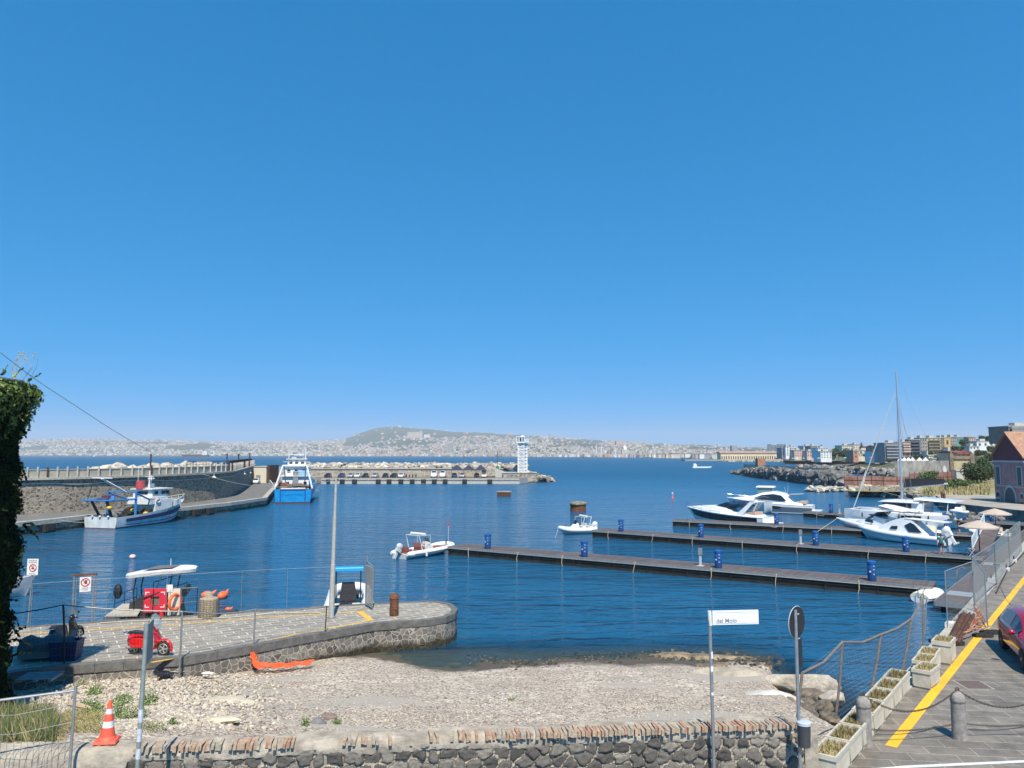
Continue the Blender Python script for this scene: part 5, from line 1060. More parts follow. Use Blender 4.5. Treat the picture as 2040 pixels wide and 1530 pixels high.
for x in (-.2, .2):
    for y in (-.12, .3): MB().cyl((x, y, 0), .018, .42, 5).build('leg', grey, t)
t = thing('round_table', 'low bluish table under the far parasol', 'table', (p.x - 1.2, p.y + .1, PZ)); MB().cyl((0, 0, .68), .55, .04, 16).build('tabletop', mat('blue_grey_top', (.12, .16, .2), .4), t); MB().cyl((0, 0, 0), .05, .68, 6).build('leg', grey, t)
p = P2[1] + P2[2] * (P2[3] * .975) + Vector((-P2[2].y, P2[2].x, 0)) * .8
t = thing('folding_stool', 'thin folding stool on the second pontoon under the near parasol', 'stool', (p.x, p.y, PZ)); MB().cb((0, 0, .62), (.5, .4, .04)).build('seat', grey, t)
for x in (-1, 1): MB().tube([(-.25 * x, -.18, 0), (.25 * x, -.18, .62)], .02, 5).tube([(-.25 * x, .18, 0), (.25 * x, .18, .62)], .02, 5).build('leg', lgrey, t)
# ================================================================== BOATS
def hullsec(L_, B, za, zf, keel=.45, tm=.42, p=2.2, rake=.09, stern=.92, flare=.8, chine=.12, n=16, bowrise=1.0):
    def hb(t): return B / 2 * ((stern + (1 - stern) * math.sin(min(t / tm, 1) * math.pi / 2)) if t < tm else max(.012, 1 - ((t - tm) / (1 - tm)) ** p))
    def sz(t): return za + (zf - za) * t ** 1.7
    secs = []
    for i in range(n + 1):
        t = i / n; x = L_ * t; b_ = hb(t); s = sz(t); k = -keel * (1 - max(0, (t - .6) / .4) ** 2 * bowrise * 1.05); c = chine + (s - chine) * .35 * max(0, (t - .5) / .5) ** 2
        fl = flare + (1 - flare) * (1 - t) * .8; sh = lambda z: -L_ * rake * (1 - (z - k) / (s - k)) * t ** 4
        pts = [(x + sh(k), 0, k), (x + sh(c), b_ * fl * (.96 if t < .9 else .7), c), (x + sh((c + s) / 2), b_ * (fl * .5 + .5) * (1 if t < .9 else .92), (c + s) / 2), (x, b_, s)]
        secs.append((pts, b_, s))
    return secs, hb, sz
def hull(L_, B, za, zf, **kw):
    secs, hb, sz = hullsec(L_, B, za, zf, **kw); rings = []
    for pts, b_, s in secs:
        rings.append([(x, -y, z) for x, y, z in reversed(pts)] + pts[1:])
    mb = MB(); mb.loft(rings, openring=True); r0 = rings[0]; mb.add(r0, [tuple(range(len(r0)))])
    return mb, secs, hb, sz
def deck(secs, dz=-.05, inset=.06, t0=0, t1=1):
    mb = MB(); vs = []; n = len(secs)
    S = secs[int(t0 * (n - 1)):int(t1 * (n - 1)) + 1]
    for pts, b_, s in S: x = pts[-1][0]; w_ = max(.0, b_ - inset); vs += [(x, -w_, s + dz), (x, 0, s + dz + w_ * .08), (x, w_, s + dz)]
    for i in range(len(S) - 1): a = i * 3; mb.f += [(a, a + 1, a + 4, a + 3), (a + 1, a + 2, a + 5, a + 4)]; mb.m += [0, 0]
    mb.v = vs; return mb
def band(secs, f0, f1, t0, t1, out=.012):
    """painted band along both topsides, fractions f of the height from chine to sheer"""
    mb = MB(); n = len(secs)
    for sg in (-1, 1):
        a, b_ = [], []
        for i in range(int(t0 * (n - 1)), int(t1 * (n - 1)) + 1):
            pts = [Vector((x, y * sg, z)) for x, y, z in secs[i][0]]
            def at(f): f2 = f * 2; return pts[1].lerp(pts[2], f2) if f2 <= 1 else pts[2].lerp(pts[3], f2 - 1)
            q = Vector((out * .5, sg * out, 0)); a.append(at(f0) + q); b_.append(at(f1) + q)
        k = len(a); mb.add(a + b_, [(i, i + 1, k + i + 1, k + i) for i in range(k - 1)])
    return mb
def rail(mb, secs, t0, t1, h, inset=.08, r=.018, every=2, close=True, sides=(-1, 1)):
    n = len(secs); idx = range(int(t0 * (n - 1)), int(t1 * (n - 1)) + 1)
    L_, R_ = [], []
    for i in idx:
        pts, b_, s = secs[i]; x = pts[-1][0]; w_ = max(.0, b_ - inset); L_.append(Vector((x, w_, s + h))); R_.append(Vector((x, -w_, s + h)))
    path = L_ + R_[::-1] if close else None
    if close: mb.tube(path, r, 5)
    else:
        for q, sg in ((L_, 1), (R_, -1)):
            if sg in sides: mb.tube(q, r, 5)
    for i in range(0, len(L_), every):
        for q, sg in ((L_[i], 1), (R_[i], -1)):
            if sg in sides: mb.tube([q, q - Vector((0, 0, h))], r * .8, 5)
def place(px0, y0, px1, y1, flip=False):
    a, b_ = G(px0, y0, 0), G(px1, y1, 0); return a, ang(a, b_), (b_ - a).length
def outboard(parent, x, y, z, m_, s=1.0, tilt=0.0):
    M = Matrix.Translation((x, y, z)) @ Matrix.Rotation(tilt, 4, 'Y') @ Matrix.Scale(s, 4)
    mb = MB(); mb.sph((-.25, 0, .42), (.36, .22, .3), 12, 8, M=None); mb.cb((-.28, 0, .1), (.4, .3, .35), top=1.1); mb.cb((-.3, 0, -.35), (.2, .12, .8)); mb.cb((-.35, 0, -.72), (.45, .05, .12))
    mb.v = [tuple(M @ Vector(v)) for v in mb.v]; o = mb.build('outboard_motor', m_, parent, smooth=45)
    c = MB().cb((-.02, 0, .05), (.18, .3, .35)); c.v = [tuple(M @ Vector(v)) for v in c.v]; c.build('bracket', grey, o)
    return o
def fendr(parent, x, y, z, m_=dark): MB().lathe([(.02, .35), (.09, .28), (.1, -.2), (.03, -.3)], 8, (x, y, z)).build('fender', m_, parent, smooth=50)
tubew = mat('white_hypalon', (.66, .66, .64), .45, .06, 2)
def rib(name, label, pos, rz, L_, B, tubem=tubew, r=.24, consm=white, motor=white, motors=1, top='bimini', topm=whitem, seatm=cream, stripe=None, flat=.0, mot_tilt=0, group=None):
    t = thing(name, label, 'boat', pos, rz, group); k = 14; hw = B / 2 - r
    path = []
    for i in range(k + 1):
        f = i / k; x = L_ * (-.02 + .80 * f); path.append((x, hw * (1 - .02 * f), .42 + .12 * f ** 3))
    for i in range(1, 8):
        a = i / 8 * math.pi / 2; path.append((L_ * .78 + (L_ * .22 - r) * math.sin(a), hw * math.cos(a) ** .8, .54 + .16 * math.sin(a)))
    full = path + [(x, -y, z) for x, y, z in reversed(path)]
    rr = [r * (.55 if i == 0 or i == len(full) - 1 else 1) for i in range(len(full))]
    MB().tube(full, rr, 12).build('inflatable_tube', tubem, t, smooth=60)
    if stripe: MB().tube([(x, y + (r * .98 if y > 0 else -r * .98) * (.9 if abs(y) > .05 else 0), z - .02) for x, y, z in full[2:-2]], .035, 5).build('rubbing_strake', stripe, t)
    h_, secs, hb, sz = hull(L_ * .96, B - r * 1.4, .36, .5, keel=.35, tm=.4, stern=.95, chine=.1); h_.build('hull', white if stripe is None else lgrey, t, smooth=50)
    deck(secs, -.02, 0).build('deck_floor', mat('pale_deck', (.5, .47, .42), .7, .1, 6), t)
    cx = L_ * .48
    MB().loft([[(cx - .1, -.4, .4), (cx + .75, -.32, .4), (cx + .75, .32, .4), (cx - .1, .4, .4)], [(cx - .05, -.38, 1.0), (cx + .6, -.3, .85), (cx + .6, .3, .85), (cx - .05, .38, 1.0)], [(cx, -.33, 1.22), (cx + .3, -.28, 1.1), (cx + .3, .28, 1.1), (cx, .33, 1.22)]]).build('console', consm, t, smooth=35)
    MB().add([(cx + .32, -.33, 1.08), (cx + .32, .33, 1.08), (cx + .05, .28, 1.5), (cx + .05, -.28, 1.5)], [(0, 1, 2, 3)]).build('windshield', tint, t)
    MB().tube([(cx - .18 + .03 * math.cos(a), .17 * math.cos(a), 1.08 + .17 * math.sin(a)) for a in [j * .628 for j in range(10)]], .015, 5, closed=True).build('steering_wheel', black, t)
    MB().cb((cx - .75, 0, .62), (.5, .9, .45)).cb((cx - .98, 0, .98), (.14, .9, .4)).build('helm_seat', seatm, t); MB().cb((.55, 0, .58), (.5, B * .55, .4)).cb((.33, 0, .85), (.12, B * .55, .35)).build('stern_bench', seatm, t); MB().cb((L_ * .72, 0, .55), (L_ * .2, B * .42, .25), top=.85).build('bow_cushion', seatm, t)
    for i in range(motors): outboard(t, -.05, (i - (motors - 1) / 2) * .6, .55, motor, 1.0, mot_tilt)
    if top == 'bimini':
        mb = MB()
        for s in (-1, 1): mb.tube([(cx - .9, s * B * .33, .6), (cx - 1.1, s * B * .33, 1.95)], .02, 6).tube([(cx - .4, s * B * .33, .6), (cx + .3, s * B * .33, 1.95)], .02, 6)
        mb.build('frame', galv, t)
        MB().loft([[(cx - 1.25, -B * .36, 1.92), (cx + .4, -B * .36, 1.92)], [(cx - 1.25, -B * .2, 2.05), (cx + .4, -B * .2, 2.05)], [(cx - 1.25, B * .2, 2.05), (cx + .4, B * .2, 2.05)], [(cx - 1.25, B * .36, 1.92), (cx + .4, B * .36, 1.92)], [(cx - 1.2, B * .3, 1.86), (cx + .35, B * .3, 1.86)], [(cx - 1.2, -B * .3, 1.86), (cx + .35, -B * .3, 1.86)]], closed=True, cap=False, openring=True).build('canopy', topm, t)
    elif top == 'arch':
        mb = MB(); mb.tube([(cx - 1.2, -B * .34, .6), (cx - 1.6, -B * .33, 1.9), (cx - 1.6, B * .33, 1.9), (cx - 1.2, B * .34, .6)], .035, 6)
        mb.tube([(cx - .2, -B * .33, 1.0), (cx - .2, -B * .33, 1.85), (cx - 1.55, -B * .33, 1.88)], .02, 5).tube([(cx - .2, B * .33, 1.0), (cx - .2, B * .33, 1.85), (cx - 1.55, B * .33, 1.88)], .02, 5); mb.build('frame', whitem, t)
        MB().tube([(cx - .9, -B * .36, 1.95), (cx - .9, B * .36, 1.95)], .13, 8).build('folded_canopy', topm, t)
    return t
# -- rib moored off the near pontoon tip
a, rz, ln = place(797, 1113, 886, 1100)
rb = rib('inflatable_boat', 'white inflatable boat with red brown trim at the tip of the nearest pontoon', a, rz, 6.4, 2.5, consm=whitem, motor=lgrey, top='arch', stripe=dark, seatm=mat('oxblood_vinyl', (.25, .08, .06), .5, .1, 5), mot_tilt=.5)
MB().lathe([(.02, .35), (.09, .28), (.1, -.2), (.03, -.3)], 8, (1.9, -1.35, .35)).build('fender', whitem, rb); MB().tube([(5.8, 0, .8), (5.9, .1, 1.1)], .06, 6).build('bow_anchor', dark, rb)
t = thing('mooring_line', 'thin mooring rope between the white inflatable and the pontoon tip', 'rope', (0, 0, 0)); q = Vector((math.cos(rz), math.sin(rz), 0)); e = G(895, 1089, .55); s = a + q * 6.3 + Vector((0, 0, .7)); MB().tube([s, (s + e) / 2 - Vector((0, 0, .15)), e], .02, 5).build('line', rope, t)
a, rz, ln = place(1181, 1061, 1112, 1065)
rb2 = rib('inflatable_boat', 'small plain white inflatable boat behind the nearest pontoon', a, rz, 4.6, 2.0, top='arch', motor=white, seatm=whitem, r=.26)
# -- big white ribs
a, rz, ln = place(1868, 1083, 1652, 1055)
def speedhull(name, label, a, rz, L_, B, za, zf, hm=white, **kw):
    t = thing(name, label, 'boat', a, rz); mb, secs, hb, sz = hull(L_, B, za, zf, **kw); mb.build('hull', hm, t, smooth=40); deck(secs, -.02, .1).build('deck', white, t, smooth=50)
    n = len(secs); mb = MB()
    for sg in (-1, 1): mb.tube([(s[0][-1][0], sg * s[1], s[2]) for s in secs], .04, 6)
    mb.build('gunwale', white, t); return t, secs, hb, sz
t, secs, hb, sz = speedhull('large_rib', 'large white rib with dark windscreen and white sun awning behind the second pontoon', a, rz, 14, 3.9, .95, 1.55, hm=mat('pale_grey_gelcoat', (.4, .43, .44), .3, .05, 2, coat=.3), rake=.12, tm=.45, stern=.95)
L_ = 14
mb = MB()
for sg in (-1, 1): mb.tube([(s[0][-1][0] - .02 * i * 0, sg * max(.02, s[1] - .1), s[2] - .08) for i, s in enumerate(secs)], [.3 if i < 13 else .3 - .06 * (i - 12) for i in range(len(secs))], 12)
mb.build('inflatable_tube', tubew, t, smooth=60)
band(secs, .30, .5, .2, .75, .05).build('dark_stripe', navy, t)
MB().loft([[(5.6, -1.1, 1.1), (5.6, 1.1, 1.1), (5.7, .9, 2.0), (5.7, -.9, 2.0)], [(7.4, -1.15, 1.2), (7.4, 1.15, 1.2), (7.2, .9, 2.25), (7.2, -.9, 2.25)], [(9.4, -.8, 1.35), (9.4, .8, 1.35), (9.1, .5, 1.7), (9.1, -.5, 1.7)], [(10.6, -.35, 1.45), (10.6, .35, 1.45), (10.5, .2, 1.55), (10.5, -.2, 1.55)]]).build('cabin', white, t, smooth=45)
MB().loft([[(7.3, -.92, 2.1), (7.3, .92, 2.1), (6.5, .8, 2.75), (6.5, -.8, 2.75)], [(8.9, -.62, 1.78), (8.9, .62, 1.78), (6.9, .8, 2.72), (6.9, -.8, 2.72)]]).build('windscreen', tint, t)
for s in (-1, 1): MB().poly([(7.2, s * 1.16, 1.5), (8.6, s * 1.0, 1.55), (8.3, s * .9, 1.85), (7.3, s * 1.06, 1.9)]).build('side_window', tint, t)
MB().cb((5.0, 0, 1.5), (.8, 1.5, .9)).cb((2.2, 0, 1.35), (2.2, 2.2, .6)).cb((3.5, 0, 1.4), (.8, 2.0, .8)).build('seats', cream, t)
MB().loft([[(3.0, -1.3, 3.0), (6.4, -1.2, 3.45)], [(3.0, 0, 3.15), (6.4, 0, 3.6)], [(3.0, 1.3, 3.0), (6.4, 1.2, 3.45)]], openring=True, cap=False).build('awning', whitem, t)
mb = MB()
for s in (-1, 1): mb.tube([(5.6, s * 1.1, 1.2), (3.2, s * 1.25, 3.0)], .03, 5).tube([(3.3, s * 1.1, 1.2), (6.2, s * 1.2, 3.4)], .03, 5).tube([(1.5, s * 1.1, 1.1), (3.2, s * 1.25, 3.0)], .02, 5)
mb.build('awning_frame', galv, t)
mb = MB(); rail(mb, secs, .7, 1, .25, .25, .02); mb.build('bow_rail', chrome, t)
tl = thing('bow_line', 'mooring rope hanging from the bow of the large white rib', 'rope', (0, 0, 0)); q = Vector((math.cos(rz), math.sin(rz), 0)); s = a + q * 13.8 + Vector((0, 0, 1.5)); e = G(1627, 1060, .6); MB().tube([s, e], .025, 5).build('line', rope, tl)
a, rz, ln = place(1884, 1087, 1708, 1070)
t, secs, hb, sz = speedhull('cabin_rib', 'low white cabin rib with tinted side windows and one white outboard at the second pontoon', a, rz, 9.2, 3.0, .8, 1.25, rake=.1, tm=.45)
mb = MB()
for sg in (-1, 1): mb.tube([(s[0][-1][0], sg * max(.02, s[1] - .05), s[2] - .12) for i, s in enumerate(secs)], [.26 if i < 13 else .26 - .05 * (i - 12) for i in range(len(secs))], 12)
mb.build('inflatable_tube', tubew, t, smooth=60)
MB().loft([[(1.3, -.95, .9), (1.3, .95, .9), (1.5, .85, 1.1), (1.5, -.85, 1.1)], [(2.2, -1.0, .9), (2.2, 1.0, .9), (2.9, .75, 2.35), (2.9, -.75, 2.35)], [(4.0, -1.0, .95), (4.0, 1.0, .95), (4.1, .7, 2.45), (4.1, -.7, 2.45)], [(5.3, -.9, 1.0), (5.3, .9, 1.0), (4.9, .62, 2.2), (4.9, -.62, 2.2)], [(6.8, -.5, 1.1), (6.8, .5, 1.1), (6.5, .4, 1.5), (6.5, -.4, 1.5)]]).build('cabin', white, t, smooth=40)
for s in (-1, 1): MB().poly([(1.75, s * 1.02, 1.15), (3.1, s * 1.03, 1.15), (3.6, s * .9, 1.75), (3.0, s * .82, 2.1), (2.55, s * .86, 1.9)]).poly([(4.3, s * 1.0, 1.3), (5.2, s * .93, 1.3), (5.0, s * .84, 1.6), (4.3, s * .9, 1.65)]).build('side_window', tint, t)
MB().loft([[(-.3, -.9, 2.25), (-.3, .9, 2.25), (-.3, .9, 2.32), (-.3, -.9, 2.32)], [(3.6, -.75, 2.4), (3.6, .75, 2.4), (3.6, .75, 2.47), (3.6, -.75, 2.47)]]).build('hardtop', whitem, t)
for s in (-1, 1): MB().tube([(.5, s * .85, .8), (.3, s * .85, 2.3)], .05, 6).build('hardtop_post', whitem, t)
outboard(t, -.1, 0, .85, white, 1.35, .55)
# -- motor yacht with black stripe
a, rz, ln = place(1532, 1049, 1368, 1037)
blackg = mat('black_gelcoat', (.012, .011, .012), .15, .1, 2, coat=.5)
t, secs, hb, sz = speedhull('motor_yacht', 'white motor yacht with black hull stripe and slanted radar arch', a, rz, 12.0, 3.5, 1.15, 1.95, rake=.13, tm=.42, stern=.9)
band(secs, .3, .9, .08, .98, .02).build('black_stripe', blackg, t)
MB().loft([[(1.0, -1.55, 1.05), (1.0, 1.55, 1.05), (1.1, 1.3, 1.35), (1.1, -1.3, 1.35)], [(4.4, -1.6, 1.15), (4.4, 1.6, 1.15), (4.4, 1.25, 1.65), (4.4, -1.25, 1.65)], [(5.2, -1.6, 1.3), (5.2, 1.6, 1.3), (5.2, 1.2, 2.1), (5.2, -1.2, 2.1)], [(7.2, -1.45, 1.45), (7.2, 1.45, 1.45), (7.2, 1.0, 2.35), (7.2, -1.0, 2.35)], [(9.5, -1.0, 1.65), (9.5, 1.0, 1.65), (9.5, .6, 2.2), (9.5, -.6, 2.2)], [(11.4, -.3, 1.85), (11.4, .3, 1.85), (11.4, .15, 2.0), (11.4, -.15, 2.0)]]).build('coachroof', white, t, smooth=50)
MB().loft([[(4.9, -1.2, 2.05), (4.9, 1.2, 2.05), (4.5, 1.0, 2.55), (4.5, -1.0, 2.55)], [(7.0, -.9, 2.3), (7.0, .9, 2.3), (5.4, .85, 2.85), (5.4, -.85, 2.85)]]).build('windscreen', tint, t)
for s in (-1, 1): MB().loft([[(2.9, s * 1.5, 1.2), (3.9, s * 1.5, 1.2), (3.9, s * 1.38, 1.25), (2.9, s * 1.38, 1.25)], [(1.3, s * 1.35, 2.95), (1.9, s * 1.35, 2.95), (1.9, s * 1.25, 3.0), (1.3, s * 1.25, 3.0)]]).build('radar_arch', white, t)
MB().cb((1.55, 0, 3.02), (.7, 2.7, .12)).cyl((1.5, .3, 3.08), .25, .2, 12).build('arch_top', white, t)
MB().loft([[(2.2, -1.2, 2.9), (2.2, 1.2, 2.9), (2.2, .8, 3.1), (2.2, -.8, 3.1)], [(4.6, -1.1, 2.7), (4.6, 1.1, 2.7), (4.6, .7, 2.95), (4.6, -.7, 2.95)]]).build('folded_canvas', navy, t)
MB().cb((-.5, 0, .42), (1.3, 3.1, .14)).build('bathing_platform', white, t); MB().cb((1.8, 0, 1.55), (1.0, 2.2, .4)).build('seats', mat('tan_vinyl', (.45, .3, .22), .6), t)
mb = MB(); rail(mb, secs, .5, 1, .6, .15, .02); rail(mb, secs, .5, 1, .32, .15, .014, every=20); mb.build('bow_rail', chrome, t)
for x in (4.6, 8.0): MB().cb((x, -1.79 if x < 5 else -1.5, 1.12 + .02 * x), (.5, .04, .12)).build('porthole', chrome, t)
fendr(t, 1.8, -1.75, .75)
# -- grey hulled sports yacht
a, rz, ln = place(1621, 1024, 1478, 1019)
greyg = mat('steel_blue_gelcoat', (.1, .125, .15), .2, .06, 2, coat=.5)
t, secs, hb, sz = speedhull('sports_yacht', 'sports yacht with grey hull and curved white hardtop at the third pontoon', a, rz, 13.0, 4.0, 1.3, 2.2, rake=.1, tm=.45, stern=.92)
band(secs, .12, .72, .06, .99, .02).build('grey_band', greyg, t)
MB().loft([[(x, -w_, z0), (x, w_, z0), (x + (.2 if x < 5 else -.5), w_ * .72, z1), (x + (.2 if x < 5 else -.5), -w_ * .72, z1)] for x, w_, z0, z1 in [(1.2, 1.75, 1.2, 1.55), (2.6, 1.8, 1.3, 1.8), (3.8, 1.8, 1.4, 3.05), (6.0, 1.75, 1.5, 3.35), (7.8, 1.6, 1.6, 3.1), (9.3, 1.2, 1.8, 2.6), (11.5, .7, 2.0, 2.3), (12.6, .2, 2.1, 2.2)]]).build('superstructure', white, t, smooth=50)
for s in (-1, 1): MB().poly([(3.6, s * 1.86, 1.95), (7.4, s * 1.72, 2.05), (8.6, s * 1.35, 2.25), (7.3, s * 1.36, 2.75), (5.6, s * 1.42, 2.95), (4.4, s * 1.5, 2.75)]).build('side_window', tint, t); MB().poly([(4.2, s * 2.03, .9), (8.3, s * 1.96, .98), (8.8, s * 1.9, 1.15), (7.5, s * 1.98, 1.32), (4.6, s * 2.06, 1.12)]).build('hull_window', blackg, t)
MB().cb((2.4, 0, 2.95), (2.0, 2.5, .06), ry=.06).build('sun_awning', mat('tan_canvas', (.4, .3, .22), .8), t); MB().tube([(3.6, .4, 3.2), (3.5, .4, 4.6)], .02, 5).tube([(3.9, .3, 3.2), (4.1, .3, 4.0)], .02, 5).build('antenna', lgrey, t)
MB().cb((-.5, 0, .5), (1.3, 3.6, .16)).build('bathing_platform', white, t); MB().cb((1.5, 0, 1.75), (1.3, 2.4, .35)).build('seats', mat('tan_vinyl'.strip(), (.45, .3, .22), .6), t)
mb = MB(); rail(mb, secs, .62, 1, .55, .2, .02); mb.build('bow_rail', chrome, t)
# -- flybridge cruiser half hidden
a, rz, ln = place(1548, 1014, 1500, 1028)
t, secs, hb, sz = speedhull('cabin_cruiser', 'white cabin cruiser with square hardtop seen bow on behind the black striped yacht', G(1530, 1016, 0), R(-112), 10, 3.4, 1.3, 2.1, tm=.45)
MB().cb((4, 0, 2.2), (3.6, 2.6, 1.2), top=.82).build('cabin', white, t); MB().cb((5.2, 0, 2.6), (.9, 2.5, .55)).build('windscreen', tint, t)
for x in (2.8, 5.2):
    for y in (-1.2, 1.2): MB().tube([(x, y, 2.6), (x, y * .95, 3.9)], .06, 6).build('hardtop_post', white, t)
MB().loft([[(2.2, -1.5, 3.85), (2.2, 1.5, 3.85), (2.2, 1.3, 4.05), (2.2, -1.3, 4.05)], [(5.8, -1.4, 3.9), (5.8, 1.4, 3.9), (5.6, 1.2, 4.1), (5.6, -1.2, 4.1)]]).build('hardtop', white, t); MB().cb((5.5, 0, 3.3), (.05, 2.3, .9)).build('windshield', mat('greenish_screen', (.12, .2, .2), .1), t)
mb = MB(); rail(mb, secs, .55, 1, .6, .15, .025); mb.build('bow_rail', chrome, t)
# -- sailing catamaran
a, rz, ln = place(1893, 1052, 1692, 1040); a = a + Vector((math.sin(rz), -math.cos(rz), 0)) * -2.2 * -1
t = thing('sailing_catamaran', 'white sailing catamaran with tall mast and black boom cover', 'catamaran', a, rz, sc=.94)
L_ = 13.4; B = 7.0
for sg in (-1, 1):
    mb, secs, hb, sz = hull(L_, 1.9, 1.55, 1.95, keel=.6, tm=.4, p=3.0, rake=.0, stern=.8, flare=.92, chine=.2)
    for lst in (mb.v,):
        for i, v in enumerate(lst): lst[i] = (v[0], v[1] + sg * (B / 2 - .95), v[2])
    h_ = mb.build('hull', white, t, smooth=40)
    d = deck(secs, 0, 0); d.v = [(x, y + sg * (B / 2 - .95), z) for x, y, z in d.v]; d.build('side_deck', white, t)
    ys = sg * (B / 2 - .95) + sg * .955
    MB().box(8.8, 9.7, ys - .03, ys + .03, 1.2, 1.38).build('hull_window', blackg, h_); MB().box(3.1, 5.6, ys - .03, ys + .05, 1.15, 1.42).box(3.1, 3.5, ys - .03, ys + .055, .35, 1.15).build('hull_window', blackg, h_)
    for i in range(4): MB().box(-1.0 + .3 * i * .9, -.65 + .3 * i * .9, sg * (B / 2 - .95) - .8, sg * (B / 2 - .95) + .8, .1, .4 + .3 * i).build('stern_step', white, h_)
MB().box(1.0, 9.6, -B / 2 + 1.6, B / 2 - 1.6, .9, 1.9).build('bridge_deck', white, t)
MB().box(9.6, 12.9, -B / 2 + 1.6, B / 2 - 1.6, 1.4, 1.5).build('trampoline', lgrey, t); MB().tube([(13.0, -B / 2 + .9, 1.8), (13.0, B / 2 - .9, 1.8)], .09, 8).build('crossbeam', lgrey, t)
MB().loft([[(3.2, -2.5, 1.85), (3.2, 2.5, 1.85), (3.2, 2.3, 3.1), (3.2, -2.3, 3.1)], [(6.8, -2.4, 1.85), (6.8, 2.4, 1.85), (6.6, 2.1, 3.1), (6.6, -2.1, 3.1)], [(9.0, -1.6, 1.85), (9.0, 1.6, 1.85), (8.3, 1.3, 3.0), (8.3, -1.3, 3.0)]]).build('saloon', white, t)
MB().loft([[(4.6, -2.55, 2.15), (4.6, 2.55, 2.15), (4.6, 2.42, 2.95), (4.6, -2.42, 2.95)], [(6.9, -2.42, 2.15), (6.9, 2.42, 2.15), (6.7, 2.18, 2.95), (6.7, -2.18, 2.95)], [(9.05, -1.62, 2.15), (9.05, 1.62, 2.15), (8.45, 1.42, 2.92), (8.45, -1.42, 2.92)]]).build('saloon_window', mat('brown_tint', (.03, .02, .018), .1, .1, 2), t)
MB().loft([[(3.6, -2.7, 3.05), (3.6, 2.7, 3.05), (3.6, 2.4, 3.25), (3.6, -2.4, 3.25)], [(6.9, -2.4, 3.1), (6.9, 2.4, 3.1), (6.6, 2.0, 3.4), (6.6, -2.0, 3.4)], [(9.3, -1.2, 3.0), (9.3, 1.2, 3.0), (8.6, 1.0, 3.25), (8.6, -1.0, 3.25)]]).build('coachroof', white, t, smooth=40)
MB().loft([[(-.8, -2.5, 3.25), (-.8, 2.5, 3.25), (-.8, 2.4, 3.4), (-.8, -2.4, 3.4)], [(4.2, -2.5, 3.5), (4.2, 2.5, 3.5), (4.2, 2.3, 3.75), (4.2, -2.3, 3.75)]]).build('cockpit_roof', white, t)
MB().box(3.3, 4.5, -2.2, -1.0, 2.2, 3.55).build('cockpit_screen', tint, t)
for x in (.3, 3.2):
    for s in (-1, 1): MB().tube([(x, s * 2.3, 1.8), (x - .2, s * 2.3, 3.3)], .06, 6).build('roof_post', white, t)
mx = 6.4; mz = 21.3
ms = MB().tube([(mx, 0, 3.3), (mx - .05, 0, mz)], [.17, .13], 8).build('mast', mat('mast_alloy', (.42, .46, .5), .35, .05, 3, metal=.5), t)
MB().tube([(mx, -1.2, 10.5), (mx, 1.2, 10.5)], .04, 5).tube([(mx, -.3, mz), (mx, .5, mz)], .03, 5).tube([(mx, .1, mz), (mx, .1, mz + .9)], .02, 5).build('spreader', lgrey, ms)
MB().tube([(mx - .15, 0, 5.0), (.6, 0, 5.7)], .13, 8).build('boom', lgrey, t)
MB().loft([[(mx - .3, -.25, 5.05), (mx - .3, .25, 5.05), (mx - .5, .08, 6.25), (mx - .5, -.08, 6.25)], [(1.0, -.2, 5.72), (1.0, .2, 5.72), (1.0, .06, 6.35), (1.0, -.06, 6.35)]]).build('sail_cover', mat('black_canvas', (.01, .012, .016), .7, .2, 4), t)
mb = MB(); mb.tube([(13.0, 0, 1.9), (mx + .1, 0, mz - 2.6)], [.07, .06], 6); mb.build('furled_genoa', mat('sailcloth', (.6, .58, .5), .8, .1, 3), t)
MB().poly([(11.0, .02, 7.6), (11.3, .02, 5.7), (12.0, .02, 4.6), (11.95, .02, 5.0)]).build('genoa_clew', mat('sailcloth', (.6, .58, .5)), t)
mb = MB()
for s in (-1, 1): mb.tube([(mx - 1.6, s * 3.3, 1.8), (mx, 0, mz - 3)], .018, 4).tube([(mx - 2.6, s * 3.3, 1.8), (mx, 0, mz - 4.5)], .018, 4).tube([(mx - 1.6, s * 3.3, 1.8), (mx, s * 1.2, 10.5), (mx, 0, mz - 3)], .015, 4)
mb.tube([(.6, 0, 5.7), (mx - .1, 0, mz - .3)], .014, 4); mb.tube([(11.6, 0, 5.0), (5, .5, 3.5)], .02, 4); mb.build('rigging', grey, t)
mb = MB(); mb.tube([(x, -3.3, 2.4) for x in (2, 5, 8, 11, 13.2)], .014, 4).tube([(x, 3.3, 2.4) for x in (2, 5, 8, 11, 13.2)], .014, 4)
for x in (2, 5, 8, 11, 13.2):
    for s in (-1, 1): mb.tube([(x, s * 3.3, 1.8), (x, s * 3.3, 2.4)], .016, 4)
mb.build('guard_rail', chrome, t)
for x in (2.2, 5.8, 8.2, 10.6):
    fendr(t, x, -3.62, 1.2); fendr(t, x, 3.62, 1.2)
tn = rib('tender', 'small white tender hanging at the stern of the catamaran', a + Vector((math.cos(rz), math.sin(rz), 0)) * -1.3 + Vector((0, 0, 1.6)), rz + R(90), 3.4, 1.6, top=None, r=.2, seatm=cream, motor=black); tn.location += Vector((math.sin(rz), -math.cos(rz), 0)) * -1.7
t = thing('life_raft', 'cream wrapped sunbed bundle on the catamaran stern', 'canister', a + Vector((math.cos(rz), math.sin(rz), 0)) * -.2 + Vector((0, 0, 1.9)) + Vector((-math.sin(rz), math.cos(rz), 0)) * 1.5, rz); MB().tube([(0, -.9, 0), (0, .9, 0)], .3, 10).build('canister', cream, t)
# -- little tender near the walkway
a, rz, ln = place(2015, 1075, 1972, 1072)
rib('tender', 'small white tender moored between the second and third pontoons by the walkway', a, rz, 4.0, 1.7, top=None, r=.2, motor=black)
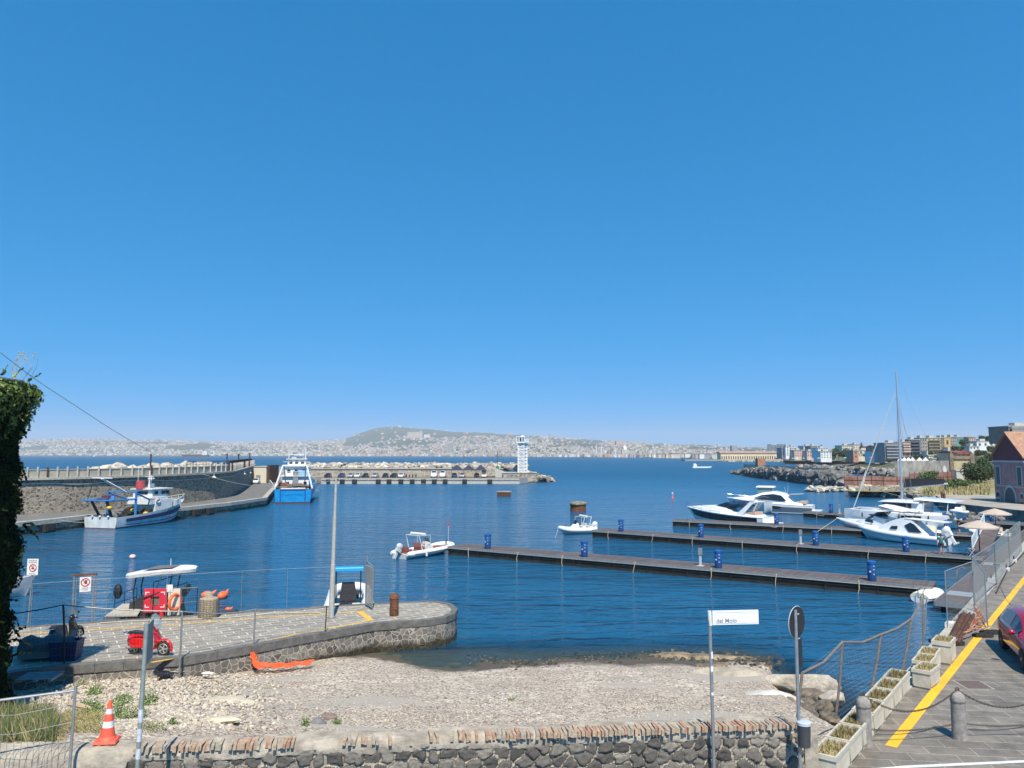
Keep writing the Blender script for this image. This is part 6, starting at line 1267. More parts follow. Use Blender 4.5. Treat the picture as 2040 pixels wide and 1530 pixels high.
# -- upturned dinghy cover at the near joint
p = WK(1.2, -1.1, .1); t = thing('dinghy', 'cream covered dinghy floating at the corner of the walkway', 'dinghy', G(1832, 1201, 0), ang(G(1832, 1201, 0), G(1872, 1190, 0)))
mb, secs, hb, sz = hull(3.0, 1.5, .35, .5, keel=.2, tm=.4, stern=.7, n=10); mb.build('hull', white, t, smooth=45)
creamc = mat('cream_tarpaulin', (.68, .66, .52), .6, .05, 4, bump=.02, bscale=4); vs = []
mb = MB(); rg = []
for pts, b_, s in secs: x = pts[-1][0]; rg.append([(x, b_ * 1.06 * math.cos(q), s - .04 + .28 * math.sin(q) * min(1, b_ * 2)) for q in [math.pi * j / 8 for j in range(9)]])
mb.loft(rg, openring=True); mb.add(rg[0], [tuple(range(9))]); mb.build('cover', creamc, t, smooth=60)
MB().tube([(-.15, -.3, .3), (-.15, -.3, .75), (.25, -.3, .9)], .02, 5).tube([(-.15, 0, .3), (-.15, 0, .75), (.25, 0, .9)], .02, 5).build('engine_frame', black, t)
# -- left white trawler
a = G(236, 1054, 0); hd = (G(345, 1039, 0) - a).normalized(); rz = math.atan2(hd.y, hd.x); perp = Vector((-hd.y, hd.x, 0)); Bm = 4.6
t = thing('fishing_trawler', 'white fishing trawler with dark blue stripe and blue gantry at the left mole', 'trawler', a + perp * (Bm / 2) * 1.12, rz - R(4)); t.scale = (1.12, 1.12, .8)
trw = mat('trawler_white', (.5, .52, .5), .55, .2, 1.2, streak=.3, col2=(.6, .62, .6)); trb = mat('trawler_blue', (.02, .03, .1), .45, .2, 1); gb = mat('gantry_blue', (.03, .17, .42), .5, .2, 3)
mb, secs, hb, sz = hull(13.5, Bm, 1.75, 3.5, keel=.8, tm=.45, p=2.4, rake=.16, stern=.93, flare=.85, chine=.15, n=20); mb.build('hull', trw, t, smooth=40)
band(secs, .48, .78, .12, .86, .03).build('blue_stripe', trb, t); band(secs, .16, .24, .12, .95, .03).build('thin_stripe', gb, t); band(secs, -.02, .03, 0, .8, .02).build('boot_top', rustd, t)
mb = MB(); mb.box(-.03, 0, -Bm*.45, Bm*.45, -.1, .12); mb.build('red_waterline', mat('antifouling_red', (.14, .03, .025), .7), t)
MB().poly([(x, y, 1.1) for x, y in [(0, -Bm*.44), (0, Bm*.44), (9, Bm*.48), (9, -Bm*.48)]]).build('deck', mat('deck_green_grey', (.13, .14, .12), .8, .2, 2), t)
MB().box(6.4, 9.2, -1.7, 1.7, 1.1, 3.9).box(5.6, 8.6, -1.6, 1.6, 3.2, 4.3).box(8.0, 11.0, -1.55, 1.55, 2.3, 3.7).build('deckhouse', whitem, t)
wh = MB().loft([[(6.2, -1.35, 4.2), (6.2, 1.35, 4.2), (6.2, 1.3, 5.6), (6.2, -1.3, 5.6)], [(8.9, -1.3, 4.2), (8.9, 1.3, 4.2), (9.1, 1.2, 5.5), (9.1, -1.2, 5.5)]]).build('wheelhouse', whitem, t); MB().box(5.9, 9.5, -1.55, 1.55, 5.55, 5.7).build('wheelhouse_roof', whitem, t)
for y in (-1.37,): 
    for x in (6.6, 7.8, 8.5): MB().box(x, x + .5, -1.385, -1.3, 4.75, 5.25).build('wheelhouse_window', tint, wh)
MB().box(6.13, 6.22, -.7, .7, 4.8, 5.25).build('wheelhouse_window', tint, wh)
for k_ in (11, 13, 15): 
    q = secs[k_ + 1][0]; x, y, z = q[-1]; MB().cb((x, -y * .985, z - .55), (.42, .1, .42), rz=R(12)).build('porthole', tint, t)
secs_up = MB(); n_ = len(secs)
for sg in (-1, 1):
    A = [(s[0][-1][0], sg * s[1], s[2] - .02) for s in secs[11:]]; Bq = [(x + .02 * 0, y * .97, z + .0 + .75 * min(1, (i + .2) / 2)) for i, (x, y, z) in enumerate(A)]
    k = len(A); secs_up.add(A + Bq, [(i, i + 1, k + i + 1, k + i) for i in range(k - 1)])
mb = MB(); rail(mb, secs, .72, 1, .85, .1, .035, every=1); rail(mb, secs, .72, 1, .45, .1, .025, every=9); mb.build('bow_rail', whitem, t)
MB().cyl((6.0, .2, 5.7), .5, 1.25, 14).build('red_funnel', mat('faded_red', (.45, .06, .06), .6, .2, 4), t)
mb = MB(); mb.tube([(7.2, 0, 5.7), (7.2, 0, 8.6)], .09, 6).tube([(7.2, -.6, 7.6), (7.2, .6, 7.6)], .05, 5).tube([(5.7, .3, 5.7), (5.7, .3, 9.4)], .03, 5).cyl((7.5, 0, 7.2), .4, .2, 10).cb((8.0, .4, 6.1), (.5, .5, .7)).tube([(8.0, .4, 6.1), (8.0, .4, 7.8)], .05, 5); mb.build('radar_mast', whitem, t)
mb = MB(); mb.tube([(3.0, -1.9, 1.2), (3.0, -1.9, 5.4), (3.0, 1.9, 5.4), (3.0, 1.9, 1.2)], .15, 6).tube([(3.0, -1.9, 4.3), (-.5, -1.9, 4.3), (-.6, 1.9, 4.3), (3.0, 1.9, 4.3)], .14, 6).tube([(3.0, -1.9, 5.2), (5.6, -1.5, 4.0), (6.2, -1.5, 4.0)], .12, 6).tube([(3.0, 1.9, 5.2), (5.6, 1.5, 4.0)], .12, 6).tube([(-.5, -1.9, 4.3), (-.3, -1.8, 5.0)], .2, 6); mb.build('gantry', gb, t)
MB().tube([(3.0, -.6, 5.3), (.0, .1, 7.6)], .13, 6).tube([(.2, -1.1, 7.65), (.2, 1.5, 7.65)], .1, 6).build('derrick', whitem, t)
mb = MB(); mb.tube([(-.5, -1.2, 4.2), (.5, -1.0, 1.7)], .16, 6).tube([(-.4, .9, 4.2), (.8, .8, 1.6)], .16, 6); mb.tube([(.2, 1.2, 7.6), (-.4, 1.5, 4.3)], .04, 4); mb.build('brace', dark, t)
MB().lathe([(.1, -.2), (.55, -.2), (.55, .2), (.1, .2)], 12, (1.4, .6, 4.7)).build('net_drum', mat('maroon_net', (.12, .03, .05), .9, .3, 6), t)
mb = MB()
for _ in range(16): mb.sph((U(3.4, 6.2), U(-1.6, 1.6), U(1.3, 2.3)), (U(.4, .8), U(.4, .7), U(.3, .55)), 8, 5)
mb.build('net_pile', mat('dark_net', (.02, .018, .015), .95, .4, 8, bump=.05, bscale=20), t, smooth=60)
mb = MB()
for p_ in ((4.6, -1.9, 1.9), (3.2, -1.4, 2.5), (-.3, -1.4, 3.2)): mb.sph(p_, .3, 8, 6)
mb.build('yellow_float', mat('yellow_plastic', (.6, .38, .03), .5), t, smooth=60)
MB().tube([(6.7 + .33 * math.cos(a_), -1.76, 3.75 + .33 * math.sin(a_)) for a_ in [j * .628 for j in range(10)]], .07, 6, closed=True).build('life_ring', mat('ring_pale', (.65, .5, .48), .6), t)
MB().tube([(.05, -1.8, 1.95), (.05, 1.8, 1.95)], .07, 6).build('stern_roller', dark, t)
for y in (-1.1, 0, 1.0): MB().sph((-.1, y, 1.85), .14, 8, 6).build('float_ball', whitem, t)
# -- blue trawler, stern towards us
pB = G(583, 1003, 0); t = thing('blue_trawler', 'large trawler with bright blue stern and white superstructure at the end of the mole', 'trawler', pB, R(102.5)); t.scale = (1, 1, .94)
cy = mat('bright_blue_paint', (.0, .2, .5), .4, .12, 1.5, col2=(.0, .26, .58)); Bm = 7.0
mb, secs, hb, sz = hull(26, Bm, 2.75, 4.9, keel=1.4, tm=.5, p=2.6, rake=.1, stern=.94, flare=.9, chine=.3, n=20); mb.build('hull', cy, t, smooth=40)
band(secs, .0, .12, 0, .9, .04).build('boot_top', rustd, t); MB().box(-.04, .02, -Bm*.44, Bm*.44, -.05, .28).build('stern_boot_top', rustd, t)
MB().box(-.06, .05, -2.25, 2.25, 1.7, 2.8).build('stern_panel', cy, t); MB().box(-.09, .02, -2.3, -2.1, .4, 2.7).box(-.09, .02, 2.1, 2.3, .4, 2.7).box(-.1, .02, -2.3, 2.3, 2.5, 2.8).build('panel_frame', mat('deep_blue_paint', (.01, .06, .25), .5), t)
MB().box(-.2, .3, -2.2, 2.2, 2.82, 3.05).build('white_lip', whitem, t); MB().poly([(.1, -3.2, 2.2), (.1, 3.2, 2.2), (18, 3.3, 2.4), (18, -3.3, 2.4)]).build('deck', rustd, t)
for s in (-1, 1): MB().loft([[(0, s * 3.25, 2.7), (.6, s * 3.25, 2.7)], [(-.1, s * 4.4, 4.4), (1.8, s * 4.3, 4.4)], [(.1, s * 4.3, 4.6), (1.7, s * 4.2, 4.6)], [(.2, s * 3.1, 3.0), (.7, s * 3.1, 3.0)]], openring=True, closed=True, cap=False).build('trawl_door', whitem, t)
sp = MB().box(7, 15, -2.5, 2.5, 2.3, 5.2).box(8, 14, -2.2, 2.2, 5.2, 7.2).box(9, 13, -1.7, 1.7, 7.2, 8.6).build('superstructure', white, t)
MB().box(6.5, 14.5, -2.9, 2.9, 5.1, 5.25).box(7.5, 14.3, -2.5, 2.5, 7.1, 7.25).box(8.6, 13.3, -2.0, 2.0, 8.6, 8.75).build('bridge_deck', whitem, t)
for z, ys_ in ((3.4, (-1.8, .3, 1.5)), (5.9, (-1.5, 0, 1.4)), (7.7, (-1.1, 0, 1.1))):
    for y in ys_: MB().box(6.95 if z < 4 else (7.95 if z < 6.5 else 8.95), 7.2 if z < 4 else (8.2 if z < 6.5 else 9.2), y - .3, y + .3, z, z + .6).build('window', tint, sp)
MB().box(7.6, 7.7, -2.4, -.3, 5.3, 6.3).build('blue_screen', mat('pale_blue_panel', (.2, .38, .55), .5), t)
mb = MB()
for s in (-1, 1): mb.tube([(1.6, s * 3.4, 2.8), (3.6, s * 2.2, 7.4)], .16, 6).tube([(3.6, s * 2.2, 7.4), (3.6, 0, 7.4)], .15, 6).tube([(6, s * 1.8, 4), (3.6, s * 2.0, 7.4)], .1, 6)
mb.build('gantry', whitem, t)
mb = MB()
for y, z in ((1.5, 9.6), (-1.7, 10.0)): mb.tube([(9, y, 7), (9, y, z + 1)], .12, 6).tube([(9, y - .5, z), (9, y + .7, z)], .05, 5)
mb.tube([(8.5, -1.4, 8.75), (8.5, -1.4, 9.6), (8.5, 1.5, 9.6), (8.5, 1.5, 8.75)], .08, 5); mb.cyl((9, .5, 8.8), .5, .3, 10)
for i in range(7): mb.tube([(6.5, -2.9 + i * .96, 5.25), (6.5, -2.9 + i * .96, 6.15)], .04, 4)
mb.tube([(6.5, -2.9, 6.15), (6.5, 2.9, 6.15)], .045, 4).tube([(7.5, -2.5, 8.1), (7.5, 2.5, 8.1)], .045, 4); mb.build('masts_and_rails', whitem, t)
mb = MB()
for _ in range(10): mb.sph((U(2, 5), U(-2.8, 2.6), U(2.5, 3.4)), (U(.4, .9), U(.5, .9), U(.3, .5)), 8, 5)
mb.build('net_heap', mat('dull_net', (.13, .09, .07), .95, .3, 6, bump=.06, bscale=12), t, smooth=60); MB().tube([(4.2, 1.2, 3.4), (4.2, 3.0, 3.4)], .6, 10).build('winch_drum', rust, t)
MB().box(6.6, 6.7, -.5, .5, 2.4, 6.2).build('ladder', grey, t)
# -- red and white boat behind it
t = thing('red_white_boat', 'white workboat with red striped wheelhouse behind the blue trawler', 'workboat', PX(624, 160, 0), R(-95))
mb, secs, hb, sz = hull(12, 4, 1.6, 2.6, keel=.6, tm=.45, stern=.9); mb.build('hull', white, t, smooth=40); MB().box(4, 8, -1.6, 1.6, 1.6, 4.4).box(4.5, 8.4, -1.4, 1.4, 4.4, 6.3).build('wheelhouse', white, t); MB().box(4.3, 8.6, -1.7, 1.7, 6.3, 6.45).build('roof', white, t)
MB().loft([[(8.42, -1.45, 5.4), (8.42, 1.45, 5.4), (8.42, 1.2, 6.2), (8.42, -1.2, 6.2)], [(8.46, -1.45, 5.4), (8.46, 1.45, 5.4), (8.46, 1.2, 6.2), (8.46, -1.2, 6.2)]]).build('red_band', redp, t)
for y in (-1, 0, 1): MB().box(8.41, 8.46, y - .3, y + .3, 4.5, 5.1).build('window', tint, t); MB().box(8.0, 8.05, y - .3, y + .3, 2.9, 3.4).build('window', tint, t)
MB().tube([(5.5, 0, 6.4), (5.5, 0, 8.4)], .06, 5).tube([(5.5, -.6, 7.6), (5.5, .6, 7.6)], .05, 5).build('mast', whitem, t)
mb = MB(); rail(mb, secs, .6, 1, .8, .1, .03, every=2); mb.build('bow_rail', whitem, t)

# -- mooring lines of the yachts
for i, (p0, z0, p1, z1, lb) in enumerate([((1372, 1030), 1.6, (1366, 1040), .6, 'slack bow line of the black striped motor yacht'), ((1530, 1046), 1.0, (1548, 1050), .6, 'stern line of the black striped motor yacht'), ((1618, 1022), 1.2, (1642, 1027), .6, 'stern line of the grey hulled sports yacht'), ((1112, 1052), .8, (1104, 1075), -.1, 'bow line of the small white inflatable dropping into the water'), ((1872, 1075), .9, (1890, 1092), .6, 'stern line of the low cabin rib'), ((180, 1040), 1.3, (120, 1036), 1.45, 'stern line from the white trawler to the mole'), ((622, 990), 2.6, (640, 960), 1.6, 'line from the blue trawler to the outer mole')]):
    s_, e_ = G(*p0, z0), G(*p1, z1); t = thing('mooring_line', lb, 'rope', (0, 0, 0), 0, 'mooring lines in the marina'); MB().tube([s_.lerp(e_, k / 6) - Vector((0, 0, .5 * (k / 6) * (1 - k / 6))) for k in range(7)], .022, 4).build('line', rope, t)
# ================================================================== THINGS ON THE NEAR LEFT QUAY
ZQ = 1.3
def wiremesh(mb, a, b_, z0, z1, dx=.1, dz=.2, r=.004):
    """welded wire between two ground points, heights z0..z1 above each (z in absolute)"""
    a = Vector(a); b_ = Vector(b_); ln = (b_ - a).length; k = int(ln / dx)
    for i in range(k + 1): p = a.lerp(b_, i / k); mb.tube([(p.x, p.y, p.z + z0), (p.x, p.y, p.z + z1)], r, 3)
    n = int((z1 - z0) / dz)
    for j in range(n + 1): z = z0 + (z1 - z0) * j / n; mb.tube([(a.x, a.y, a.z + z), (b_.x, b_.y, b_.z + z)], r, 3)
# tall thin pole with the cable
tp = G(660, 1231, ZQ); t = thing('tall_pole', 'tall pale grey three section pole on the quay with a cable at its top', 'pole', tp); zt = V(670, 953, tp.y).z - ZQ; tx = V(669.5, 953, tp.y).x - tp.x
MB().tube([(0, 0, 0), (tx * .35, 0, zt * .38), (tx * .36, 0, zt * .381), (tx * .7, 0, zt * .72), (tx * .71, 0, zt * .721), (tx, 0, zt)], [.13, .12, .095, .09, .07, .06], 10).build('shaft', mat('pole_grey', (.36, .36, .33), .6, .15, 6), t, smooth=40)
MB().cyl((0, 0, 0), .2, .05, 10).build('foot', galvd, t); MB().tube([(tx - .12, 0, zt - .1), (tx + .12, 0, zt - .05)], .03, 5).build('bracket', rustd, t)
cs = Vector((-15.9, 23.2, 11.0)); ce = tp + Vector((tx, 0, zt - .08)); pts = [cs.lerp(ce, i / 24) - Vector((0, 0, 4 * 1.55 * (i / 24) * (1 - i / 24))) for i in range(25)]
# pin the wire to what the photo shows
pts = [V(0, 702, 22.9), V(70, 755, 24.3), V(150, 808, 25.7), V(250, 872, 27.6), V(350, 925, 29.4), V(450, 958, 31.2), V(530, 970, 32.8), V(600, 967, 34), ce]
t = tag(MB().tube(smoothpts(pts, 4), .012, 5).build('overhead_cable', mat('pale_cable', (.25, .25, .24), .6)), 'thin cable sagging from the ivy covered building to the tall pole', 'cable')
# rusty bollard on the quay head
t = thing('iron_bollard', 'waist high rusty ribbed iron bollard on the rounded quay head', 'bollard', G(785, 1226, ZQ))
MB().lathe([(.2, 0), (.22, .03), (.215, .28), (.235, .3), (.235, .36), (.215, .38), (.215, .78), (.24, .8), (.24, .9), (.22, .93), (.2, .98), (.08, 1.05), (.02, 1.06)], 20).build('body', rust, t, smooth=35)
# red scooter
def scooter(name, label, p, rz, paint, screen=True, s=1.0):
    t = thing(name, label, 'scooter', p, rz, sc=s)
    MB().loft([[(x, -w_, z0), (x, -w_ * 1.15, (z0 + z1) / 2), (x, -w_ * .7, z1), (x, 0, z1 + .02), (x, w_ * .7, z1), (x, w_ * 1.15, (z0 + z1) / 2), (x, w_, z0)] for x, w_, z0, z1 in [(-.78, .05, .52, .66), (-.7, .15, .38, .74), (-.5, .22, .3, .79), (-.25, .22, .3, .78), (-.05, .17, .28, .74), (.02, .12, .26, .7)]]).build('rear_body', paint, t, smooth=50)
    MB().loft([[(x, -.17, z), (x, .17, z), (x, .17, z + .05), (x, -.17, z + .05)] for x, z in [(-.05, .24), (.35, .22), (.44, .27)]]).build('footboard', paint, t)
    MB().loft([[(x - .03, -w_, z), (x + .03, 0, z), (x - .03, w_, z), (x - .06, w_ * .9, z), (x - .01, 0, z), (x - .06, -w_ * .9, z)] for x, w_, z in [(.42, .17, .26), (.5, .22, .45), (.48, .22, .65), (.42, .18, .82), (.36, .09, .98)]]).build('leg_shield', paint, t, smooth=50)
    MB().lathe([(0.02, .16), (.08, .13), (.11, .0), (.08, -.1)], 12, (.37, 0, 1.0)).sph((.36, 0, 1.02), (.14, .1, .1), 10, 6).build('headset', paint, t, smooth=50)
    MB().tube([(.28, -.36, 1.04), (.34, -.12, 1.05), (.34, .12, 1.05), (.28, .36, 1.04)], .02, 6).build('handlebar', black, t); MB().sph((.47, 0, 1.03), (.05, .07, .07), 8, 6).build('headlight', mat('headlamp_glass', (.5, .52, .55)), t)
    for y in (-1, 1): MB().tube([(.3, y * .25, 1.06), (.3, y * .32, 1.24)], .01, 4).sph((.3, y * .34, 1.28), (.02, .06, .045), 8, 6).build('mirror', black, t)
    MB().loft([[(x, -w_, z), (x, w_, z), (x, w_ * .9, z + h_), (x, -w_ * .9, z + h_)] for x, w_, z, h_ in [(-.75, .1, .78, .06), (-.6, .15, .78, .1), (-.3, .16, .77, .09), (-.08, .12, .74, .08), (.02, .07, .72, .04)]]).build('seat', mat('black_vinyl', (.02, .02, .022), .5), t, smooth=50)
    MB().tube([(-.72, -.12, .8), (-.9, -.14, .82), (-.9, .14, .82), (-.72, .12, .8)], .015, 5).build('grab_rail', chrome, t)
    fw = MB().lathe([(.17, -.06), (.23, -.06), (.27, -.03), (.27, .03), (.23, .06), (.17, .06)], 20).build('front_wheel', dark, t)
    fw.location = (.72, 0, .27); fw.rotation_euler = (R(90), 0, 0)
    rw = dup(fw, (-.5, 0, .27), parent=t); rw.rotation_euler = (R(90), 0, 0); rw.name = 'rear_wheel'
    for q in (fw, rw):
        mb = MB(); mb.tube([(.175 * math.cos(a), .175 * math.sin(a), 0) for a in [j * .3491 for j in range(18)]], .02, 5, closed=True)
        for sgn in (-1, 1): mb.tube([(.175 * math.cos(a), .175 * math.sin(a), sgn * .062) for a in [j * .3491 for j in range(18)]], .012, 5, closed=True)
        for k in range(5): a = k * 1.2566; mb.cb((.09 * math.cos(a), .09 * math.sin(a), 0), (.17, .05, .14), a)
        mb.cyl((0, 0, -.075), .05, .15, 10); mb.build('rim', mat('alloy', (.55, .54, .5), .4, .1, 5, metal=.5), q)
    mb = MB(); fr = []
    for i in range(9):
        a = R(-20 + i * 20); fr.append([(.72 + r_ * math.cos(a) , y, .28 + r_ * math.sin(a)) for r_, y in ((.3, -.07), (.35, -.03), (.35, .03), (.3, .07), (.285, .06), (.285, -.06))])
    mb.loft(fr).tube([(.72, .08, .27), (.56, .05, .5), (.44, 0, .8)], .03, 6); mb.build('front_fender', paint, t, smooth=45)
    MB().tube([(-.1, .1, .2), (-.05, .16, .02)], .015, 5).build('stand', grey, t); MB().tube([(-.3, -.14, .28), (-.75, -.17, .3)], .05, 8).build('exhaust', grey, t)
    if screen:
        m_ = mat('screen_plastic', (.3, .42, .44), .15, .1, 3, alpha=.55)
        MB().loft([[(x, y, z) for y, z in ((-w_, zz), (0, zz + .02), (w_, zz))] for x, w_, zz in []] or [[(.5, -.2, 1.0), (.54, 0, 1.0), (.5, .2, 1.0)], [(.4, -.26, 1.22), (.46, 0, 1.22), (.4, .26, 1.22)], [(.3, -.24, 1.42), (.36, 0, 1.45), (.3, .24, 1.42)], [(.26, -.14, 1.52), (.3, 0, 1.56), (.26, .14, 1.52)]], openring=True).build('windshield', m_, t, smooth=60)
    return t
scr = mat('scooter_red', (.6, .008, .01), .18, .05, 3, coat=.6)
scp = G(289, 1306, ZQ); scooter('red_scooter', 'bright red scooter with grey windshield parked on the quay', (scp.x, scp.y + .1, ZQ), R(-9), scr, s=1.02)
sp2 = G(128, 1285, ZQ); scooter('black_scooter', 'black scooter seen from behind next to the dark blue tub', (sp2.x, sp2.y, ZQ), R(80), mat('scooter_black', (.015, .016, .02), .2, .1, 3, coat=.5))
t = thing('blue_tub', 'dark blue rectangular fish tub in the shade behind the black scooter', 'tub', G(122, 1318, ZQ) + Vector((0, .3, 0)), R(8)); MB().loft([[(-.42, -.3, 0), (.42, -.3, 0), (.42, .3, 0), (-.42, .3, 0)], [(-.5, -.36, .72), (.5, -.36, .72), (.5, .36, .72), (-.5, .36, .72)], [(-.45, -.31, .72), (.45, -.31, .72), (.45, .31, .72), (-.45, .31, .72)], [(-.4, -.27, .1), (.4, -.27, .1), (.4, .27, .1), (-.4, .27, .1)]]).build('tub', mat('deep_blue_plastic', (.008, .02, .08), .5, .15, 5), t)
t = thing('plastic_canister', 'translucent grey canister leaning by the dark blue tub', 'canister', G(102, 1307, ZQ), R(10)); MB().cb((0, 0, .22), (.3, .22, .4), top=.85).cyl((0, 0, .42), .05, .08, 8).build('body', mat('milky_plastic', (.25, .28, .33), .5), t)
# covered boat in the shade
t = thing('covered_boat', 'small boat under a dark wrinkled tarpaulin in the shade of the ivy wall', 'boat', G(72, 1322, ZQ) + Vector((0, .6, 0)), R(12)); mb, secs, hb, sz = hull(2.1, 1.1, .5, .6, keel=.0, chine=.1, n=10); mb.build('hull', mat('old_hull', (.2, .2, .2), .6), t, smooth=40)
rg = []
for i, (pts, b_, s) in enumerate(secs): x = pts[-1][0]; rg.append([(x, (b_ + .06) * math.cos(q), s - .15 + (.45 + .08 * math.sin(i * 1.7)) * math.sin(q) * min(1, b_ * 2)) for q in [math.pi * j / 10 for j in range(11)]])
MB().loft(rg, openring=True).add(rg[0], [tuple(range(11))]).build('tarpaulin', mat('dark_tarpaulin', (.05, .055, .06), .7, .3, 4, bump=.04, bscale=5), t, smooth=70); t.location -= Vector((.9, 0, 0))
t = thing('pallet', 'grey plank pallet lying in the shade below the covered boat', 'pallet', G(80, 1352, 1.2), R(8))
mb = MB(); [mb.cb((0, y, .1), (1.2, .12, .025)) for y in (-.4, -.2, 0, .2, .4)]; [mb.cb((x, 0, .045), (.1, .9, .08)) for x in (-.5, 0, .5)]; mb.build('planks', mat('grey_wood', (.2, .22, .23), .8, .2, 5), t)
# signs
def sign_text(parent, txt, size, loc, rot, m_, name='lettering', bold=0.0, sx=1):
    cu = bpy.data.curves.new(name, 'FONT'); cu.body = txt; cu.size = size; cu.extrude = .001; cu.align_x = 'CENTER'; cu.offset = bold
    o = bpy.data.objects.new('tmp', cu); C.objects.link(o); bpy.context.view_layer.update(); me = bpy.data.meshes.new_from_object(o); bpy.data.objects.remove(o)
    me.materials.clear(); me.materials.append(m_); q = bpy.data.objects.new(name, me); C.objects.link(q); q.parent = parent; q.location = loc; q.rotation_euler = rot; q.scale = (sx, 1, 1); return q
ink = mat('black_ink', (.03, .03, .035), .6); redink = mat('red_ink', (.5, .02, .03), .6); signw = mat('sign_white', (.68, .68, .65), .5, .05, 4)
def prohib(parent, x, z, y, r, hand=True):
    mb = MB(); mb.tube([(x + r * math.cos(a), y, z + r * math.sin(a)) for a in [j * math.pi / 14 for j in range(28)]], r * .13, 4, closed=True).tube([(x - r * .68, y, z + r * .68), (x + r * .68, y, z - r * .68)], r * .09, 4); mb.build('prohibition_ring', redink, parent)
    mb = MB()
    if hand:
        mb.cb((x + r * .12, y - .002, z - r * .12), (r * .55, .004, r * .6))
        for i in range(4): mb.cb((x - r * .1 + i * r * .16, y - .002, z + r * .35), (r * .12, .004, r * .42))
        mb.cb((x - r * .3, y - .002, z - r * .1), (r * .3, .004, r * .14), ry=-.6)
    else: mb.cb((x, y - .002, z - r * .2), (r * .9, .004, r * .28)).cb((x, y - .002, z + r * .15), (r * .4, .004, r * .4)).cb((x + r * .15, y - .002, z + r * .45), (r * .1, .004, r * .4))
    mb.build('pictogram', ink, parent)
a, b_ = G(143, 1243, ZQ), G(183, 1240, ZQ); b_.z = ZQ
sf = thing('gate_sign_frame', 'galvanised door frame with a no entry hand sign hanging from it on the quay edge', 'sign', (a.x, a.y, ZQ), ang(a, b_)); W_ = (b_ - a).length; Hs = 2.15
MB().tube([(0, 0, 0), (0, 0, Hs)], .04, 6).tube([(.1, 0, 0), (.1, 0, Hs)], .02, 5).build('post', galvd, sf); MB().tube([(W_, 0, 0), (W_, 0, Hs)], .04, 6).tube([(W_ + .1, 0, 0), (W_ + .1, 0, Hs)], .02, 5).build('post', galvd, sf)
MB().cb((W_ / 2, 0, Hs + .03), (W_ + .25, .08, .08)).build('lintel', rust, sf)
pn = MB().cb((W_ * .58, -.06, Hs - .4), (.46, .015, .66)).build('sign_panel', signw, sf); prohib(pn, W_ * .58, Hs - .3, -.075, .17); sign_text(pn, 'VIETATO', .06, (W_ * .58, -.075, Hs - .58), (R(90), 0, 0), redink); sign_text(pn, "L'INGRESSO", .05, (W_ * .58, -.075, Hs - .66), (R(90), 0, 0), ink)
a = G(55, 1250, ZQ); s2 = thing('quay_notice', 'white notice on a grey pole with a red prohibition circle beside the ivy', 'sign', a); zz = V(62, 1112, a.y).z - ZQ
MB().tube([(0, 0, 0), (.1, 0, zz - .1)], .035, 6).build('pole', galv, s2); pn = MB().cb((.1, -.05, zz - .38), (.5, .015, .72)).build('sign_panel', signw, s2); prohib(pn, .12, zz - .42, -.065, .15, False); sign_text(pn, 'DIVIETO DI', .07, (.1, -.065, zz - .12), (R(90), 0, 0), ink); sign_text(pn, 'BALNEAZIONE', .055, (.1, -.065, zz - .2), (R(90), 0, 0), ink); sign_text(pn, 'ORDINANZA', .05, (.1, -.065, zz - .7), (R(90), 0, 0), ink)
# white boat partly behind the ivy
t = thing('moored_launch', 'grey launch with steel bow rail half hidden behind the ivy', 'boat', G(-130, 1200, 0), R(28)); mb, secs, hb, sz = hull(5.2, 2.0, .8, 1.3, keel=.4); mb.build('hull', lgrey, t, smooth=40); deck(secs).build('deck', whitem, t); mb = MB(); rail(mb, secs, .4, 1, .55, .1, .02); mb.build('bow_rail', chrome, t); MB().cb((2.4, 0, 1.3), (1.4, 1.2, .7), top=.8).build('cabin', white, t)
# fence on the far edge of the quay: mesh panels of very thin wire
fe = [G(*p, ZQ) for p in [(60, 1254), (210, 1240), (330, 1231), (480, 1219), (571, 1213), (655, 1208), (742, 1214)]]
for i, (a, b_) in enumerate(zip(fe[:-2], fe[1:-1])):
    t = thing('wire_fence', 'thin wire mesh panel on the seaward quay edge, %s' % ['beside the hand sign frame', 'in front of the gangplank', 'before the boat with the white hardtop', 'right of the netted bollard', 'left of the tall pole'][i], 'fence', (0, 0, 0), 0, 'wire mesh panels on the seaward quay edge')
    mb = MB(); wiremesh(mb, a, b_, .1, 1.95, .1, .25, .0013); mb.build('wire_mesh', galvd, t); mb = MB(); mb.tube([a + Vector((0, 0, 1.98)), b_ + Vector((0, 0, 1.98))], .004, 4); mb.build('top_wire', lgrey, t); MB().tube([a, a + Vector((0, 0, 2))], .012, 5).build('post', galvd, t)
# screen of the last panel standing across
a, b_ = G(735, 1212, ZQ), G(741, 1217, ZQ); t = thing('screen_panel', 'tall slatted grey screen panel standing edge on at the quay head', 'panel', (0, 0, 0))
a, b_ = G(728, 1208, ZQ), G(742, 1216, ZQ); h1 = 2.3; mb = MB(); mb.tube([a, a + Vector((0, 0, h1)), b_ + Vector((0, 0, h1 - .15)), b_, a], .03, 5); mb.tube([a + Vector((.0, 0, 0)), a + Vector((.05, 0, h1 + .25))], .03, 5); mb.build('frame', galvd, t)
mb = MB(); k = 24
for i in range(k): z = .1 + (h1 - .3) * i / k; p = a.lerp(b_, .5); mb.cb((p.x, p.y, ZQ + z + .03), ((b_ - a).length * .95, .04, .055), ang(a, b_), rx=.5)
mb.build('slats', mat('slat_grey', (.3, .28, .24), .7), t)
